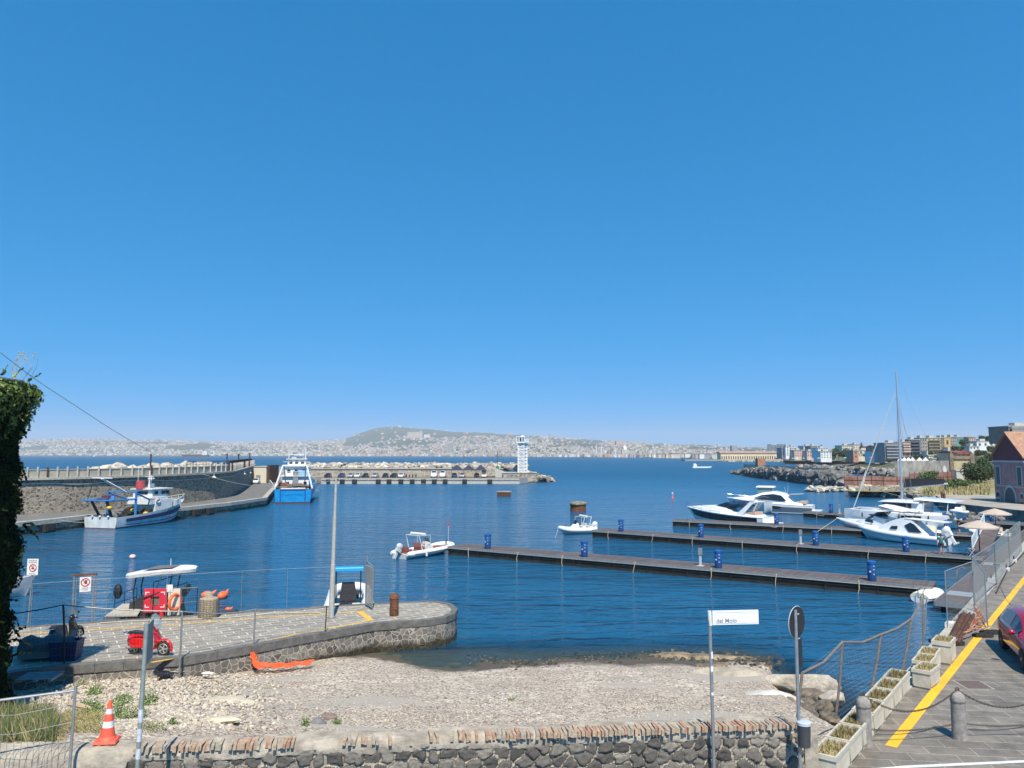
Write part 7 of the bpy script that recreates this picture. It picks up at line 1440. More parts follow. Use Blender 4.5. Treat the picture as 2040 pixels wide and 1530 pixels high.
# grey boat with blue canopy behind the fence
a = G(694, 1213, 0) ; a = Vector((-8.35, 41.0, 0)); t = rib('inflatable_boat', 'white inflatable with bright blue canopy and black outboard seen from the stern at the quay', Vector((-8.85, 41.0, 0)), R(100), 8.0, 2.7, top=None, motor=black, consm=black, r=.3, seatm=MATS['black_cover'] if 'black_cover' in MATS else mat('black_cover', (.02, .02, .024), .7, .3, 6, bump=.02, bscale=8))
cyan = mat('cyan_canvas', (.0, .27, .6), .6, .06, 4); MB().box(2.4, 4.0, -.82, .82, 2.45, 2.5).build('canopy', cyan, t); MB().box(3.19, 3.22, -.85, .85, 2.5, 2.52).build('canopy_seam', signw, t)
for x in (2.6, 3.8):
    for y in (-.7, .7): MB().tube([(x, y, .6), (x, y, 2.45)], .025, 5).build('canopy_post', black, t)
MB().cb((3.2, 0, 1.2), (.8, .95, .95), top=.75).build('console_cover', mat('black_cover', (.02, .02, .024), .7, .3, 6, bump=.02, bscale=8), t)
for y in (-1, 1): MB().cb((.15, y * .55, .85), (.35, .42, .45)).build('stern_seat', cream, t); MB().cb((-.35, y * .7, .42), (.4, .35, .1)).build('stern_step', whitem, t)
MB().cyl((.9, -1.35, .7), .12, .3, 8).build('fender', whitem, t)
# boat with the white hardtop moored behind the quay
hp_ = Vector((-17.5, 38.1, 0)); t = thing('hardtop_boat', 'dark inflatable dive boat with wide white hardtop moored behind the quay', 'boat', hp_, R(12)); t.scale = (.85, .85, 1.06); Lb = 6.5
mb, secs, hb, sz = hull(7.5, 2.6, .6, .8, keel=.4, tm=.4); mb.v = [(x - 3.0, y, z) for x, y, z in mb.v]; mb.build('hull', black, t, smooth=50)
for s in (-1, 1): MB().tube([(-3.2, s * 1.1, .62), (2.5, s * 1.1, .68), (3.6, s * .75, .8), (4.3, s * .15, .9)], .26, 10).build('inflatable_tube', mat('charcoal_tube', (.03, .035, .045), .6), t, smooth=60)
MB().poly([(-3, -1, .62), (2.8, -1, .64), (3.6, 0, .7), (2.8, 1, .64), (-3, 1, .62)]).build('deck', mat('tarp_grey', (.1, .11, .12), .8), t)
MB().loft([[(x, -w_, .6), (x, w_, .6), (x + dx, w_ * .8, z), (x + dx, -w_ * .8, z)] for x, w_, z, dx in [(-1.5, .7, 1.7, .1), (-.6, .8, 2.15, 0), (.6, .8, 2.1, 0), (1.5, .7, 1.5, -.2)]]).build('console_cover', mat('black_cover', (.02, .02, .024)), t, smooth=30)
for x, y in ((-1.2, -.65), (-1.1, .6), (.7, -.65), (.9, .65)): MB().tube([(x * .9, y, .7), (x, y, 2.3), (x + .15, y, 3.05)], .04, 6).build('hardtop_post', black, t)
hd_ = lambda x, s: 1.45 * max(.15, 1 - abs((x - .2) / 2.6) ** 2.6) * s
rg = [[(x, -w_, z), (x, 0, z + .06), (x, w_, z), (x, w_ * .96, z - .14), (x, 0, z - .1), (x, -w_ * .96, z - .14)] for x, w_, z in [(-2.3, .35, 2.95), (-1.9, .9, 3.0), (-1.0, 1.25, 3.1), (.3, 1.35, 3.18), (1.4, 1.3, 3.2), (2.0, 1.05, 3.2), (2.45, .5, 3.18)]]
rg = [[(x * .8 + .1, y * .9, z) for x, y, z in r_] for r_ in rg]; MB().loft(rg).build('hardtop', whitem, t, smooth=40); MB().poly([(-.8, -.6, 3.2), (.8, -.7, 3.28), (1.1, .5, 3.28), (-.2, .65, 3.26)]).build('roof_panel', mat('roof_mesh_grey', (.13, .12, .12), .7), t)
MB().tube([(.4, .9, 3.2), (.4, .9, 3.55)], .02, 5).build('antenna', whitem, t); MB().tube([(1.5, -.6, 2.1), (1.5, .6, 2.2)], .18, 8).build('rolled_bag', black, t)
MB().sph((.2 - 2.4, 0, 2.2), (.25, .3, .35), 8, 6).build('radar_bag', black, t)
t = thing('orange_life_ring', 'orange lifebuoy hanging on the rail beside the dark dive boat', 'lifebuoy', Vector((-16.2, 37.0, 1.95)), R(70)); MB().tube([(.36 * math.cos(a), 0, .36 * math.sin(a)) for a in [j * .45 for j in range(14)]], .075, 8, closed=True).build('ring', orange, t, smooth=60)
t = thing('net_rack', 'black railing and crate stack by the lifebuoy at the quay edge', 'railing', Vector((-15.9, 37.3, 1.3)), R(10)); mb = MB()
for x in (-1.4, -.7, 0, .6): mb.tube([(x, 0, -.3), (x, 0, 1.25)], .025, 5)
mb.tube([(-2.3, 0, .7), (-1.4, 0, 1.0), (-.7, 0, 1.25), (.6, 0, 1.25)], .03, 5).tube([(-1.4, 0, .5), (.6, 0, .6)], .02, 5); mb.build('railing', black, t)
# red lifebuoy cabinet on the quay
a = G(297, 1231, ZQ); t = thing('lifebuoy_cabinet', 'red square lifebuoy cabinet with cut out centre on the quay edge', 'cabinet', (a.x, a.y + .6, ZQ), R(4))
rc = mat('cabinet_red', (.6, .02, .045), .45, .1, 4); mb = MB(); zo = .15
mb.box(-.52, .52, -.1, .1, zo, zo + .35).box(-.52, .52, -.1, .1, zo + .75, zo + 1.1).box(-.52, -.2, -.1, .1, zo + .35, zo + .75).box(.2, .52, -.1, .1, zo + .35, zo + .75); mb.build('cabinet', rc, t); MB().box(-.2, .2, -.02, .06, zo + .35, zo + .75).build('inner_panel', mat('dusty_glass', (.16, .13, .1), .5), t)
for x, z in ((-.36, .95), (.36, .95), (.36, .25), (-.36, .25)): MB().box(x - .1, x + .1, -.108, -.1, zo + z - .02, zo + z + .02).box(x - .1 if x < 0 else x + .06, x - .06 if x < 0 else x + .1, -.11, -.1, zo + z - (.12 if z > .5 else 0), zo + z + (0 if z > .5 else .12)).build('corner_mark', signw, t)
t2 = thing('white_board', 'cream upright box board right of the red lifebuoy cabinet', 'board', (a.x + .8, a.y + .7, ZQ), R(4)); MB().box(-.2, .35, -.12, .12, 0, 1.25).build('board', cream, t2); MB().box(-.3, .0, -.14, -.12, 1.1, 1.45).build('notice', signw, t2)
t = thing('fire_extinguisher', 'red extinguisher standing on the dark dive boat', 'extinguisher', Vector((-16.9, 37.2, .9))); MB().lathe([(.11, 0), (.11, .6), (.05, .72), (.03, .8)], 10).build('cylinder', redp, t, smooth=40); MB().cb((0, 0, .82), (.05, .14, .05)).build('valve', black, t)
# boarding ramp and railing
a = G(250, 1232, ZQ); t = thing('boarding_ramp', 'pale metal ramp plate sloping up to the moored boat', 'ramp', (a.x, a.y + .9, ZQ), R(5)); MB().loft([[(-1.2, -.5, 0), (.3, -.5, 0), (.3, -.5, .05), (-1.2, -.5, .05)], [(-.8, .5, .38), (.25, .5, .38), (.25, .5, .43), (-.8, .5, .43)]]).build('plate', mat('sandy_metal', (.33, .3, .25), .6), t); MB().tube([(.45, .2, .2), (1.1, .4, 1.9)], .03, 6).build('brace', lgrey, t)
t = thing('gangplank_railing', 'thin dark blue stepped handrail left of the metal ramp', 'railing', (a.x, a.y + 1.6, ZQ)); dn = mat('dark_blue_paint', (.01, .03, .06), .5); mb = MB()
hp2 = [(-1.4, .1), (-1.35, .75), (-.3, 1.15), (-.3, .1)]; mb.tube([(x, 0, z) for x, z in hp2], .022, 5).tube([(.5, 0, .5), (.5, 0, 1.4), (2.2, 0, 1.95)], .022, 5).tube([(-.9, 0, .1), (-.9, 0, .9)], .02, 5).tube([(-1.35, 0, .4), (-.3, 0, .7)], .018, 5).tube([(.5, 0, .9), (2.2, 0, 1.4)], .018, 5); mb.build('railing', dn, t)
# netted stone bollard
a = G(415, 1231, ZQ); t = thing('netted_bollard', 'stocky shouldered stone bollard wrapped in brown netting', 'bollard', a); mb_ = MB().lathe([(.42, 0), (.44, .05), (.43, .85), (.41, .92), (.2, 1.0), (.17, 1.12), (.14, 1.2), (.03, 1.22)], 20).build('body', mat('netted_tan', (.3, .24, .16), .9, .35, 18, bump=.02, bscale=25, col2=(.45, .37, .26)), t, smooth=50)
mb = MB()
for i in range(18): q = 2 * math.pi * i / 18; mb.tube([(.45 * math.cos(q), .45 * math.sin(q), z) for z in (0.02, .45, .88)] + [(.22 * math.cos(q), .22 * math.sin(q), 1.0)], .006, 3)
for j in range(9): mb.tube([(.45 * math.cos(q), .45 * math.sin(q), .08 + j * .1 + .03 * math.sin(q * 2)) for q in [k * .42 for k in range(15)]], .006, 3, closed=True)
mb.build('netting', mat('net_brown', (.08, .06, .04), .9), t)
# chain of rope along the quay edge
t = tag(MB().tube([G(px, y, ZQ) + Vector((0, 0, .06 + .02 * math.sin(px))) for px, y in [(200, 1243), (260, 1240), (330, 1237), (400, 1235), (470, 1231), (540, 1224), (640, 1222)]], .025, 5).build('ground_rope', rope), 'pale rope lying along the seaward edge of the quay', 'rope')
# bent front fence of the quay (posts px, base y, top y)
fpst = [(128, 1322, 1205, 1.3), (357, 1343, 1218, .8), (503, 1320, 1214, .62), (645, 1300, 1207, .45)]
zt_ = []
for i, (px, yb, yt, zb) in enumerate(fpst):
    b_ = G(px, yb, zb); h_ = V(px + (6 if i else -2), yt, b_.y).z - zb; tx = V(px + (6 if i in (1, 2, 3) else -2), yt, b_.y).x - b_.x
    t = thing('fence_post', 'leaning galvanised fence post, %s' % ['dark one behind the blue tub', 'right of the red scooter', 'in the orange netting', 'thin dark one nearest the tall pole'][i], 'fence post', b_, 0, 'bent fence posts in front of the quay'); MB().tube([(0, 0, -.1), (tx * .4 + .01, 0, h_ * .5), (tx, 0, h_)], .035 if i < 3 else .025, 6).build('post', galvd if i in (1, 2) else dark, t)
    zt_.append(b_ + Vector((tx, 0, h_)))
L0 = G(30, 1330, 1.3); L0t = V(30, 1222, L0.y)
tops = [L0t] + zt_; bots = [L0] + [G(p[0], p[1] - 4, p[3]) for p in fpst]
for i in range(4):
    a, b_ = tops[i], tops[i + 1]; t = thing('fence_mesh', 'sagging wire mesh of the bent quay fence, %s' % ['bay behind the black scooter', 'bay in front of the red scooter', 'bay left of the orange netting', 'bay right of the orange netting'][i], 'fence', (0, 0, 0), 0, 'sagging mesh bays of the quay fence')
    sag = [.02, .06, .12, .1][i]; mb = MB(); n = 14; tp_ = [a.lerp(b_, k / n) - Vector((0, 0, 4 * sag * (k / n) * (1 - k / n))) for k in range(n + 1)]; mb.tube(tp_, .022, 5); mb.build('top_rail', galvd if i else navy, t)
    mb = MB(); mb.tube([bots[i], (bots[i] + bots[i + 1]) / 2 - Vector((0, 0, .05)), bots[i + 1]], .016, 5); mb.build('bottom_rail', mat('pale_tube', (.4, .36, .3), .7), t)
    mb = MB(); c_ = bots[i]; d_ = bots[i + 1]; k = int((d_ - c_).length / .12)
    for j in range(k + 1): p = c_.lerp(d_, j / k); q = a.lerp(b_, j / k) - Vector((0, 0, 4 * sag * (j / k) * (1 - j / k))); mb.tube([p, q], .0022, 3)
    for j in range(9): f = j / 8; mb.tube([c_.lerp(a, f), d_.lerp(b_, f)], .0022, 3)
    mb.build('wire_mesh', galvd, t)
# orange netting on the ground
a0 = [G(px, y, z) for px, y, z in [(506, 1300, .95), (510, 1325, .66), (540, 1328, .62), (565, 1329, .6), (590, 1325, .6), (622, 1322, .58)]]
rr_ = random.Random(5); sp_ = smoothpts(a0, 7); mb = MB(); k = len(sp_)
lay = lambda i, f: Vector((sp_[i].x, sp_[i].y + (f - .5) * (.62 + .25 * math.sin(i * .8)), sp_[i].z + .05 + .05 * abs(math.sin(f * 3.14)) * (.5 + .5 * math.sin(i * .37 + 1)) + (.1 if i < 5 else 0)))
for _ in range(34):
    f = rr_.random(); o_ = rr_.uniform(0, 6); mb.tube([lay(i, min(1, max(0, f + .12 * math.sin(i * .9 + o_)))) + Vector((rr_.uniform(-.03, .03), rr_.uniform(-.03, .03), rr_.uniform(-.02, .03))) for i in range(0, k)], rr_.uniform(.006, .013), 3)
for i in range(0, k): mb.tube([lay(i, q / 5) + Vector((rr_.uniform(-.05, .05), 0, .015)) for q in range(6)], .008, 3)
tag(mb.build('orange_netting', mat('orange_net', (.85, .11, .025), .6, .2, 9, bump=.02, bscale=20)), 'crumpled bright orange safety netting on the pebbles at the quay foot', 'netting')
t = thing('brick_block', 'red brick block against the quay wall corner by the water', 'brick', G(757, 1288, .15), R(10)); MB().cb((0, 0, .17), (.24, .2, .4)).build('block', mat('brick_red', (.4, .13, .08), .85, .2, 8), t)
for px, y, s, lb in ((651, 1298, .16, 'broken red brick at the foot of the thin fence post'), ): t = thing('broken_brick', lb, 'brick', G(px, y, .42)); MB().cb((0, 0, .05), (.34, .18, .12), .4).cb((.1, .1, .16), (.2, .14, .1), 1.2).build('pieces', mat('brick_red', (.4, .13, .08)), t)
t = thing('rubbish_bag', 'torn black rubbish bag in the gap under the quay kerb', 'bag', G(330, 1342, .85)); vs, fs = rockmesh(5, 2, (.42, .22, .14)); MB().add(vs, fs).build('bag', mat('black_film', (.02, .022, .03), .25, .4, 12, bump=.03, bscale=14), t, smooth=30)
# ================================================================== THINGS ON THE RIGHT-HAND ROAD
# planters
plm = mat('planter_cream', (.48, .44, .35), .85, .15, 3, bump=.008, bscale=14, col2=(.56, .52, .43)); soil = mat('dry_soil', (.16, .12, .07), .95, .3, 8)
pt = thing('planter', 'x', 'planter', (0, 0, 0))
lw_, ww_, hh_ = .5, .24, .52; mb = MB()
o4 = lambda x, y, z: [(-x, -y, z), (x, -y, z), (x, y, z), (-x, y, z)]
mb.loft([o4(lw_ * .9, ww_ * .88, .05), o4(lw_ * .95, ww_ * .95, hh_ - .1), o4(lw_, ww_ * 1.02, hh_ - .09), o4(lw_, ww_ * 1.02, hh_), o4(lw_ * .9, ww_ * .85, hh_), o4(lw_ * .88, ww_ * .8, hh_ - .12)])
for i in range(11): mb.box(-lw_ * .92, lw_ * .92, -ww_ * .965, -ww_ * .93, .09 + i * .032, .108 + i * .032).box(-lw_ * .92, lw_ * .92, ww_ * .93, ww_ * .965, .09 + i * .032, .108 + i * .032)
for x in (-.35, .35): mb.cb((x, 0, .025), (.12, ww_ * 1.7, .05))
mb.build('box', plm, pt); MB().poly(o4(lw_ * .9, ww_ * .84, hh_ - .06)).build('soil', soil, pt)
def grassy(n, seed, h=.16):
    q = random.Random(seed); mb = MB()
    for _ in range(n):
        x = q.uniform(-.42, .42); y = q.uniform(-.18, .18); a = q.uniform(0, 6.3); k = q.uniform(.4, 1) * h; dx, dy = math.cos(a) * .012, math.sin(a) * .012; lx, ly = q.uniform(-.1, .1), q.uniform(-.1, .1)
        mb.add([(x - dx, y - dy, hh_ - .06), (x + dx, y + dy, hh_ - .06), (x + lx, y + ly, hh_ - .06 + k)], [(0, 1, 2)])
    return mb
g1 = grassy(300, 1, .13); g2 = grassy(120, 2, .1)
kk = [(0.0, .18, 0, 'nearest planter of the row, with dry grass, at the wall end'), (1.06, .17, 0, 'planter with dry yellow grass second from the wall'), (2.12, .17, 0, 'planter with dry grass third from the wall'), (3.2, .16, 0, 'planter with dry grass behind the nearer bollard'), (4.28, .15, 0, 'planter with tall dry grass fifth from the wall'), (5.36, .14, 0, 'planter with dry soil sixth from the wall'), (6.44, .13, 0, 'planter with a reddish dry tuft last of the touching row'), (7.75, .62, -.1, 'separate planter standing nearer the road after the gap'), (8.75, .42, 0, 'planter with sparse soil after the gap, second'), (9.75, .38, 0, 'empty cracked planter before the last one'), (10.8, .62, 0, 'last planter holding the rusty fence post')]
for i, (s, o_, dr, lb) in enumerate(kk):
    t = pt if i == 0 else dup(pt); t.location = RD(s, o_); t.rotation_euler = (0, 0, RA + dr + U(-.02, .02)); t['label'] = lb; t['group'] = 'planters along the quay edge'
    if i == 10: t.scale = (.95, 1.1, 1.35)
    (g1 if i in (1, 2, 3, 4, 5, 6, 0) else g2).build('dry_grass', straw, t)
# railing
rlt = thing('bent_railing', 'bent and rusty tube railing with fine netting between planters and water', 'railing', (0, 0, 0)); rt = mat('rusty_tube', (.24, .21, .18), .6, .35, 12, metal=.35, col2=(.3, .22, .16))
rp_ = [(1598, 1341, 1578, 1450), (1678, 1279, 1664, 1402), (1755, 1264, 1733, 1350), (1815, 1233, 1796, 1305), (1838, 1192, 1838, 1270)]
tt, bb = [], []
for i, (xt, yt, xb, yb) in enumerate(rp_):
    s = [.35, 2.6, 4.9, 7.4, 10.4][i]; base = RD(s, -.22, 2.62); bp2 = V(xb, yb, base.y); d = base.y; top = V(xt, yt, d); b0 = V(xb, yb, d); b0.z = min(b0.z, 2.9)
    tt.append(top); bb.append(b0); MB().tube([b0, b0.lerp(top, .5) + Vector((.02, 0, 0)), top], .03, 6).build('post', rt, rlt)
for i in range(4):
    a, b_ = tt[i], tt[i + 1]; MB().tube([a, a.lerp(b_, .5) - Vector((0, 0, [.12, .1, .06, .02][i])), b_], .028, 6).build('top_rail', rt, rlt)
    mb = MB(); k = 26
    for j in range(k + 1): p = bb[i].lerp(bb[i + 1], j / k); q = a.lerp(b_, j / k) - Vector((0, 0, .08 * math.sin(math.pi * j / k))); mb.tube([p, q], .0017, 3)
    for j in range(14): f = j / 13; mb.tube([bb[i].lerp(a, f), bb[i + 1].lerp(b_, f)], .0017, 3)
    mb.build('netting', grey, rlt)
MB().tube([V(1846, 1193, tt[4].y), V(1842, 1268, tt[4].y)], .02, 5).tube([V(1846, 1193, tt[4].y), V(1836, 1192, tt[4].y)], .02, 5).build('post', galv, rlt)
# bollards and chains
bst = mat('bollard_stone', (.2, .185, .165), .8, .25, 6, bump=.01, bscale=20, col2=(.3, .275, .24))
def boll(p, label):
    t = thing('stone_bollard', label, 'bollard', p, 0, 'stone bollards on the road'); MB().lathe([(.165, 0), (.155, .06), (.15, .8), (.152, .83), (.152, .9), (.13, .97), (.08, 1.03), (.02, 1.05)], 24).build('shaft', bst, t, smooth=35); MB().lathe([(.158, .81), (.162, .83), (.158, .85)], 24).build('collar', kerbstone, t)
    MB().tube([(.04 * math.cos(a), 0, 1.08 + .04 * math.sin(a)) for a in [j * .7 for j in range(9)]], .012, 5, closed=True).build('eye_ring', rustd, t); return t
b1 = G(1723, 1484, 2.6); b2 = G(1912, 1472, 2.6); b3 = G(2110, 1466, 2.6)
boll(b1, 'stone bollard with rounded head on the near side of the yellow line by the planters'); boll(b2, 'stone bollard with rounded head on the road side of the yellow line'); boll(b3, 'stone bollard at the right edge outside the row of two')
def chain(a, b_, sag, label, r=.011):
    n = int(((b_ - a).length + sag) / .052); mb = MB()
    P_ = [a.lerp(b_, i / n) - Vector((0, 0, 4 * sag * (i / n) * (1 - i / n))) for i in range(n + 1)]
    for i in range(n):
        c = (P_[i] + P_[i + 1]) / 2; t_ = (P_[i + 1] - P_[i]).normalized(); s_ = t_.cross(Vector((0, 0, 1))).normalized(); u_ = s_ if i % 2 else s_.cross(t_)
        mb.tube([c + t_ * (.036 * math.cos(q)) + u_ * (.019 * math.sin(q)) for q in [k * math.pi / 3 for k in range(6)]], r * .75, 4, closed=True)
    tag(mb.build('iron_chain', mat('dark_iron', (.045, .032, .026), .7, .3, 20)), label, 'chain', 'chains between the bollards')
e = Vector((0, 0, 1.08)); f_ = Vector((0, 0, .35))
chain(b1 + e, b2 + e, .42, 'upper hanging chain between the two bollards'); chain(b2 + e, b3 + e, .42, 'upper hanging chain running right from the farther bollard'); chain(b1 + f_, b2 + f_, .1, 'lower slack chain between the two bollards', .009); chain(b2 + f_, b3 + f_, .1, 'lower slack chain running right from the farther bollard', .009)
chain(b1 + e, RD(2.9, .2, 3.3), .12, 'short chain from the nearer bollard to the planters')
# manhole cover
c = [G(px, y, 2.6) for px, y in [(1900, 1356), (1950, 1357), (1978, 1373), (1930, 1373)]]
mc = thing('drain_cover', 'rusty diamond patterned drain cover with pale rim set in the paving', 'drain cover', (0, 0, 0)); up = lambda P_, z: [(p.x, p.y, z) for p in P_]; cen = sum(c, Vector((0, 0, 0))) / 4
MB().poly(up([cen + (p - cen) * 1.12 for p in c], 2.608)).build('rim', kerbpale, mc); MB().poly(up(c, 2.614)).build('lid', mat('rusty_grid', (.12, .085, .07), .7, .3, 25, bump=.01, bscale=30), mc)
# red car
cr_ = car('red_car', 'glossy dark red hatchback cut by the right edge of the picture', mat('crimson_paint', (.27, .003, .016), .18, .05, 2, coat=.8), 4.35, 1.8, 1.46); f0 = G(2021, 1337, 2.6)
cr_.rotation_euler = (0, 0, R(-112)); hd_ = Vector((math.cos(R(-112)), math.sin(R(-112)), 0)); sd = Vector((-hd_.y, hd_.x, 0)); w0 = Vector((f0.x, f0.y, 2.61)); cr_.location = w0 - hd_ * 1.35 + sd * .8 + Vector((.34, 0, 0))
# second car glimpse far up the road
c2 = dup(cr_, RD(62, 6), R(60), 'small red car end glimpsed beyond the gangway at the right edge'); 
# fence panels in a tangle
def heras(a, b_, h_, label, z=2.62, feet=True, lean=Vector((0, 0, 0)), bottom=.12):
    t = thing('mesh_fence', label, 'fence', (0, 0, 0), 0, 'temporary fence panels on the quay')
    a = Vector(a); b_ = Vector(b_); up_ = Vector((0, 0, h_)) + lean; o_ = Vector((0, 0, bottom))
    mb = MB(); mb.tube([a, a + up_], .024, 6).tube([b_, b_ + up_], .024, 6).tube([a + up_, b_ + up_], .022, 6).tube([a + o_, b_ + o_], .022, 6); mb.build('frame', galv, t)
    mb = MB(); ln = (b_ - a).length; k = int(ln / .06)
    for i in range(1, k): p = a.lerp(b_, i / k); mb.tube([p + o_, p + up_], .0022, 3)
    for j in range(1, 10): q = o_.lerp(up_, j / 10); mb.tube([a + q, b_ + q], .0022, 3)
    mb.build('wire_mesh', galvd, t)
    if feet:
        for p in (a, b_): MB().cb(p + Vector((0, 0, .07)), (.65, .22, .13), RA + .6, top=.85).build('rubber_foot', dark, t)
    return t
Z = 2.62
A = G(1887, 1247, Z); B_ = G(1975, 1252, Z)
heras(G(1888, 1250, Z), G(1942, 1222, Z), 2.05, 'upright fence panel nearest the water at the quay corner', feet=False)
heras(G(1968, 1250, Z), G(1942, 1205, Z), 2.0, 'fence panel standing across the yellow line', feet=False)
pp = [(1942, 1205), (1985, 1165), (2012, 1128), (2035, 1100)]
for i in range(3): heras(G(*pp[i], Z), G(*pp[i + 1], Z), 2.0, 'mesh fence panel running along the walkway, %s' % ['nearest', 'middle', 'farthest'][i], feet=False)
t = thing('fallen_tube', 'long galvanised tube lying across the road edge', 'tube', (0, 0, 0)); MB().tube([G(1858, 1298, 2.9), G(1920, 1268, 2.75), G(1972, 1247, 2.72)], .026, 6).build('tube', galv, t)
for i, (p0, p1) in enumerate([((1891, 1281), (1920, 1224)), ((1899, 1282), (1932, 1222)), ((1907, 1280), (1940, 1224))]):
    t = thing('rusty_beam', 'long rusty beam leaning in the heap on the quay edge, %s' % ['thickest at the left', 'middle one', 'right one'][i], 'beam', (0, 0, 0), 0, 'rusty beams heaped on the quay edge'); a = G(*p0, 2.72); b_ = G(*p1, 2.95 + .05 * i); MB().tube([a, b_], .13 if i == 0 else .07, 4).build('beam', rustd, t); MB().cyl(b_, .1, .05, 8, axis='y').build('end_cap', lgrey, t)
t = thing('debris_netting', 'rusty pinkish heap of torn netting and rods inside the fence panels', 'debris', (0, 0, 0)); mb = MB(); rr_ = random.Random(8)
for _ in range(260):
    px = rr_.uniform(1914, 1956); f = (px - 1914) / 42; y = rr_.uniform(1262 - 40 * f - 22, 1262 - 14 * f); p = G(px, y, Z + rr_.uniform(.02, .22)); mb.tube([p, p + Vector((rr_.uniform(-.35, .35), rr_.uniform(-.35, .35), rr_.uniform(-.04, .12)))], rr_.uniform(.006, .018), 3, rr_.choice((0, 0, 1)))
mb.build('rods', [mat('dusty_rust', (.3, .17, .12), .9, .3, 8), mat('faded_orange', (.5, .2, .1), .8, .3, 8)], t)
for px, y, lb in ((1872, 1281, 'black rubber foot block nearest the water'), (1900, 1284, 'black rubber foot block with orange clip'), (1958, 1268, 'black rubber foot block on the yellow line, flat'), (1972, 1262, 'black rubber foot block on the yellow line, upper')):
    t = thing('rubber_foot_block', lb, 'foot block', G(px, y, Z), RA - .9, 'rubber foot blocks of the fence'); mb = MB(); mb.cb((0, .09, .06), (.62, .07, .1)).cb((0, -.09, .06), (.62, .07, .1)).cb((-.28, 0, .06), (.07, .24, .1)).cb((.28, 0, .06), (.07, .24, .1)).cb((0, 0, .03), (.5, .14, .04)); mb.build('block', dark, t)
for px, y, lb in ((1893, 1248, 'white painted block under the corner fence panel'), (1975, 1158, 'white mooring block on the quay edge, nearer'), (2005, 1137, 'white mooring block on the quay edge, middle'), (2020, 1120, 'white mooring block on the quay edge, farther')):
    t = thing('white_block', lb, 'block', G(px, y, Z), RA, 'white blocks on the quay edge'); MB().cb((0, 0, .08), (.5, .28, .16)).build('block', whitem, t)
    if px > 1900: MB().tube([(0, 0, .16), (0, .0, .32), (.12, .0, .34)], .04, 6).build('cleat', rustd, t)
t = tag(MB().tube([G(px, y, 2.68) for px, y in [(1985, 1180), (2000, 1150), (2008, 1132), (2030, 1112), (2050, 1090)]], .03, 5).build('black_cable', dark), 'black cable running along the quay edge by the walkway', 'cable')
t = tag(MB().tube([V(1990, 1168, 38), V(2015, 1171, 34), V(2060, 1176, 30)], .012, 4).build('barrier_tube', lgrey), 'thin pale tube crossing in front of the yellow line', 'tube')
t = tag(MB().tube([G(1982, 1255, 2.66), G(2000, 1262, 2.64), G(2040, 1262, 2.64)], .012, 4).build('thin_hose', lgrey), 'thin pale hose lying across the road by the red car', 'hose')
# ================================================================== FRONT WALL, SIGNS, PLANTS, IVY
# Voronoi stone face, displaced for real
WA = G(-120, 1506, 3.72); WBp = Vector((5.75, 15.4, 3.72)); wz = ang(WA, WBp); wl_ = (WBp - WA).length
fw = thing('front_wall', 'low dark basalt wall with a brick coping along the bottom of the view', 'wall', (WA.x, WA.y, 0), wz)
rs = np.random.default_rng(11); cw, ch = .3, .23; gx, gz = int(wl_ / cw) + 3, 9
sx_ = (np.arange(gx)[None, :] - .5 + rs.uniform(-.36, .36, (gz, gx)) + (np.arange(gz)[:, None] % 2) * .5) * cw; sz_ = (2.4 + (np.arange(gz)[:, None] - .5 + rs.uniform(-.34, .34, (gz, gx))) * ch)
S_ = np.stack([sx_.ravel(), sz_.ravel()], 1); Sc = rs.uniform(0, 1, len(S_)); Sd = rs.uniform(-.02, .03, len(S_)); St = rs.uniform(-.18, .18, (len(S_), 2))
NXw, NZw = int(wl_ / .024), 58; X_ = np.linspace(0, wl_, NXw); Z_ = np.linspace(2.5, 3.6, NZw); GX, GZ = np.meshgrid(X_, Z_); nzz = rs.normal(0, 1, GX.shape)
for _ in range(2): nzz = (nzz + np.roll(nzz, 1, 0) + np.roll(nzz, -1, 0) + np.roll(nzz, 1, 1) + np.roll(nzz, -1, 1)) / 5 * 1.5
lo = rs.normal(0, 1, GX.shape)
for _ in range(40): lo = (lo + np.roll(lo, 1, 0) + np.roll(lo, -1, 0) + np.roll(lo, 2, 1) + np.roll(lo, -2, 1)) / 5
lo = lo / lo.std()
qx = GX + .012 * nzz; qz = GZ + .012 * np.roll(nzz, 7, 1)
D_ = np.zeros(GX.shape); Cc = np.zeros(GX.shape)
for j in range(0, NXw, 60):
    xs_ = slice(j, j + 60); px_ = qx[:, xs_]; x0, x1 = px_.min() - 1, px_.max() + 1; near = (S_[:, 0] > x0) & (S_[:, 0] < x1); s_ = S_[near]
    d = np.hypot(px_[..., None] - s_[:, 0], (qz[:, xs_][..., None] - s_[:, 1]) * 1.15); o_ = np.argsort(d, 2)[..., :2]; d1 = np.take_along_axis(d, o_[..., :1], 2)[..., 0]; d2 = np.take_along_axis(d, o_[..., 1:], 2)[..., 0]
    e_ = d2 - d1; idx = np.where(near)[0][o_[..., 0]]; mw = .022 + .02 * np.clip(lo[:, xs_] + ip(float(px_.mean()), [0, 5, 9, 13, 15.3], [1.2, .8, -.3, -.6, 1.6]), 0, 3)
    k = np.clip((e_ - mw) / .05, 0, 1); tilt = (px_ - S_[idx, 0]) * St[idx, 0] + (qz[:, xs_] - S_[idx, 1]) * St[idx, 1]
    D_[:, xs_] = k ** .5 * (.034 + Sd[idx] * .8 + tilt) + .006 * nzz[:, xs_]; Cc[:, xs_] = np.where(e_ > mw + .008, .1 + Sc[idx] * .9, 0)
vs = [(GX[i, j], -D_[i, j], GZ[i, j]) for i in range(NZw) for j in range(NXw)]
mb = MB(); mb.add(vs, [(i * NXw + j, i * NXw + j + 1, (i + 1) * NXw + j + 1, (i + 1) * NXw + j) for i in range(NZw - 1) for j in range(NXw - 1)])
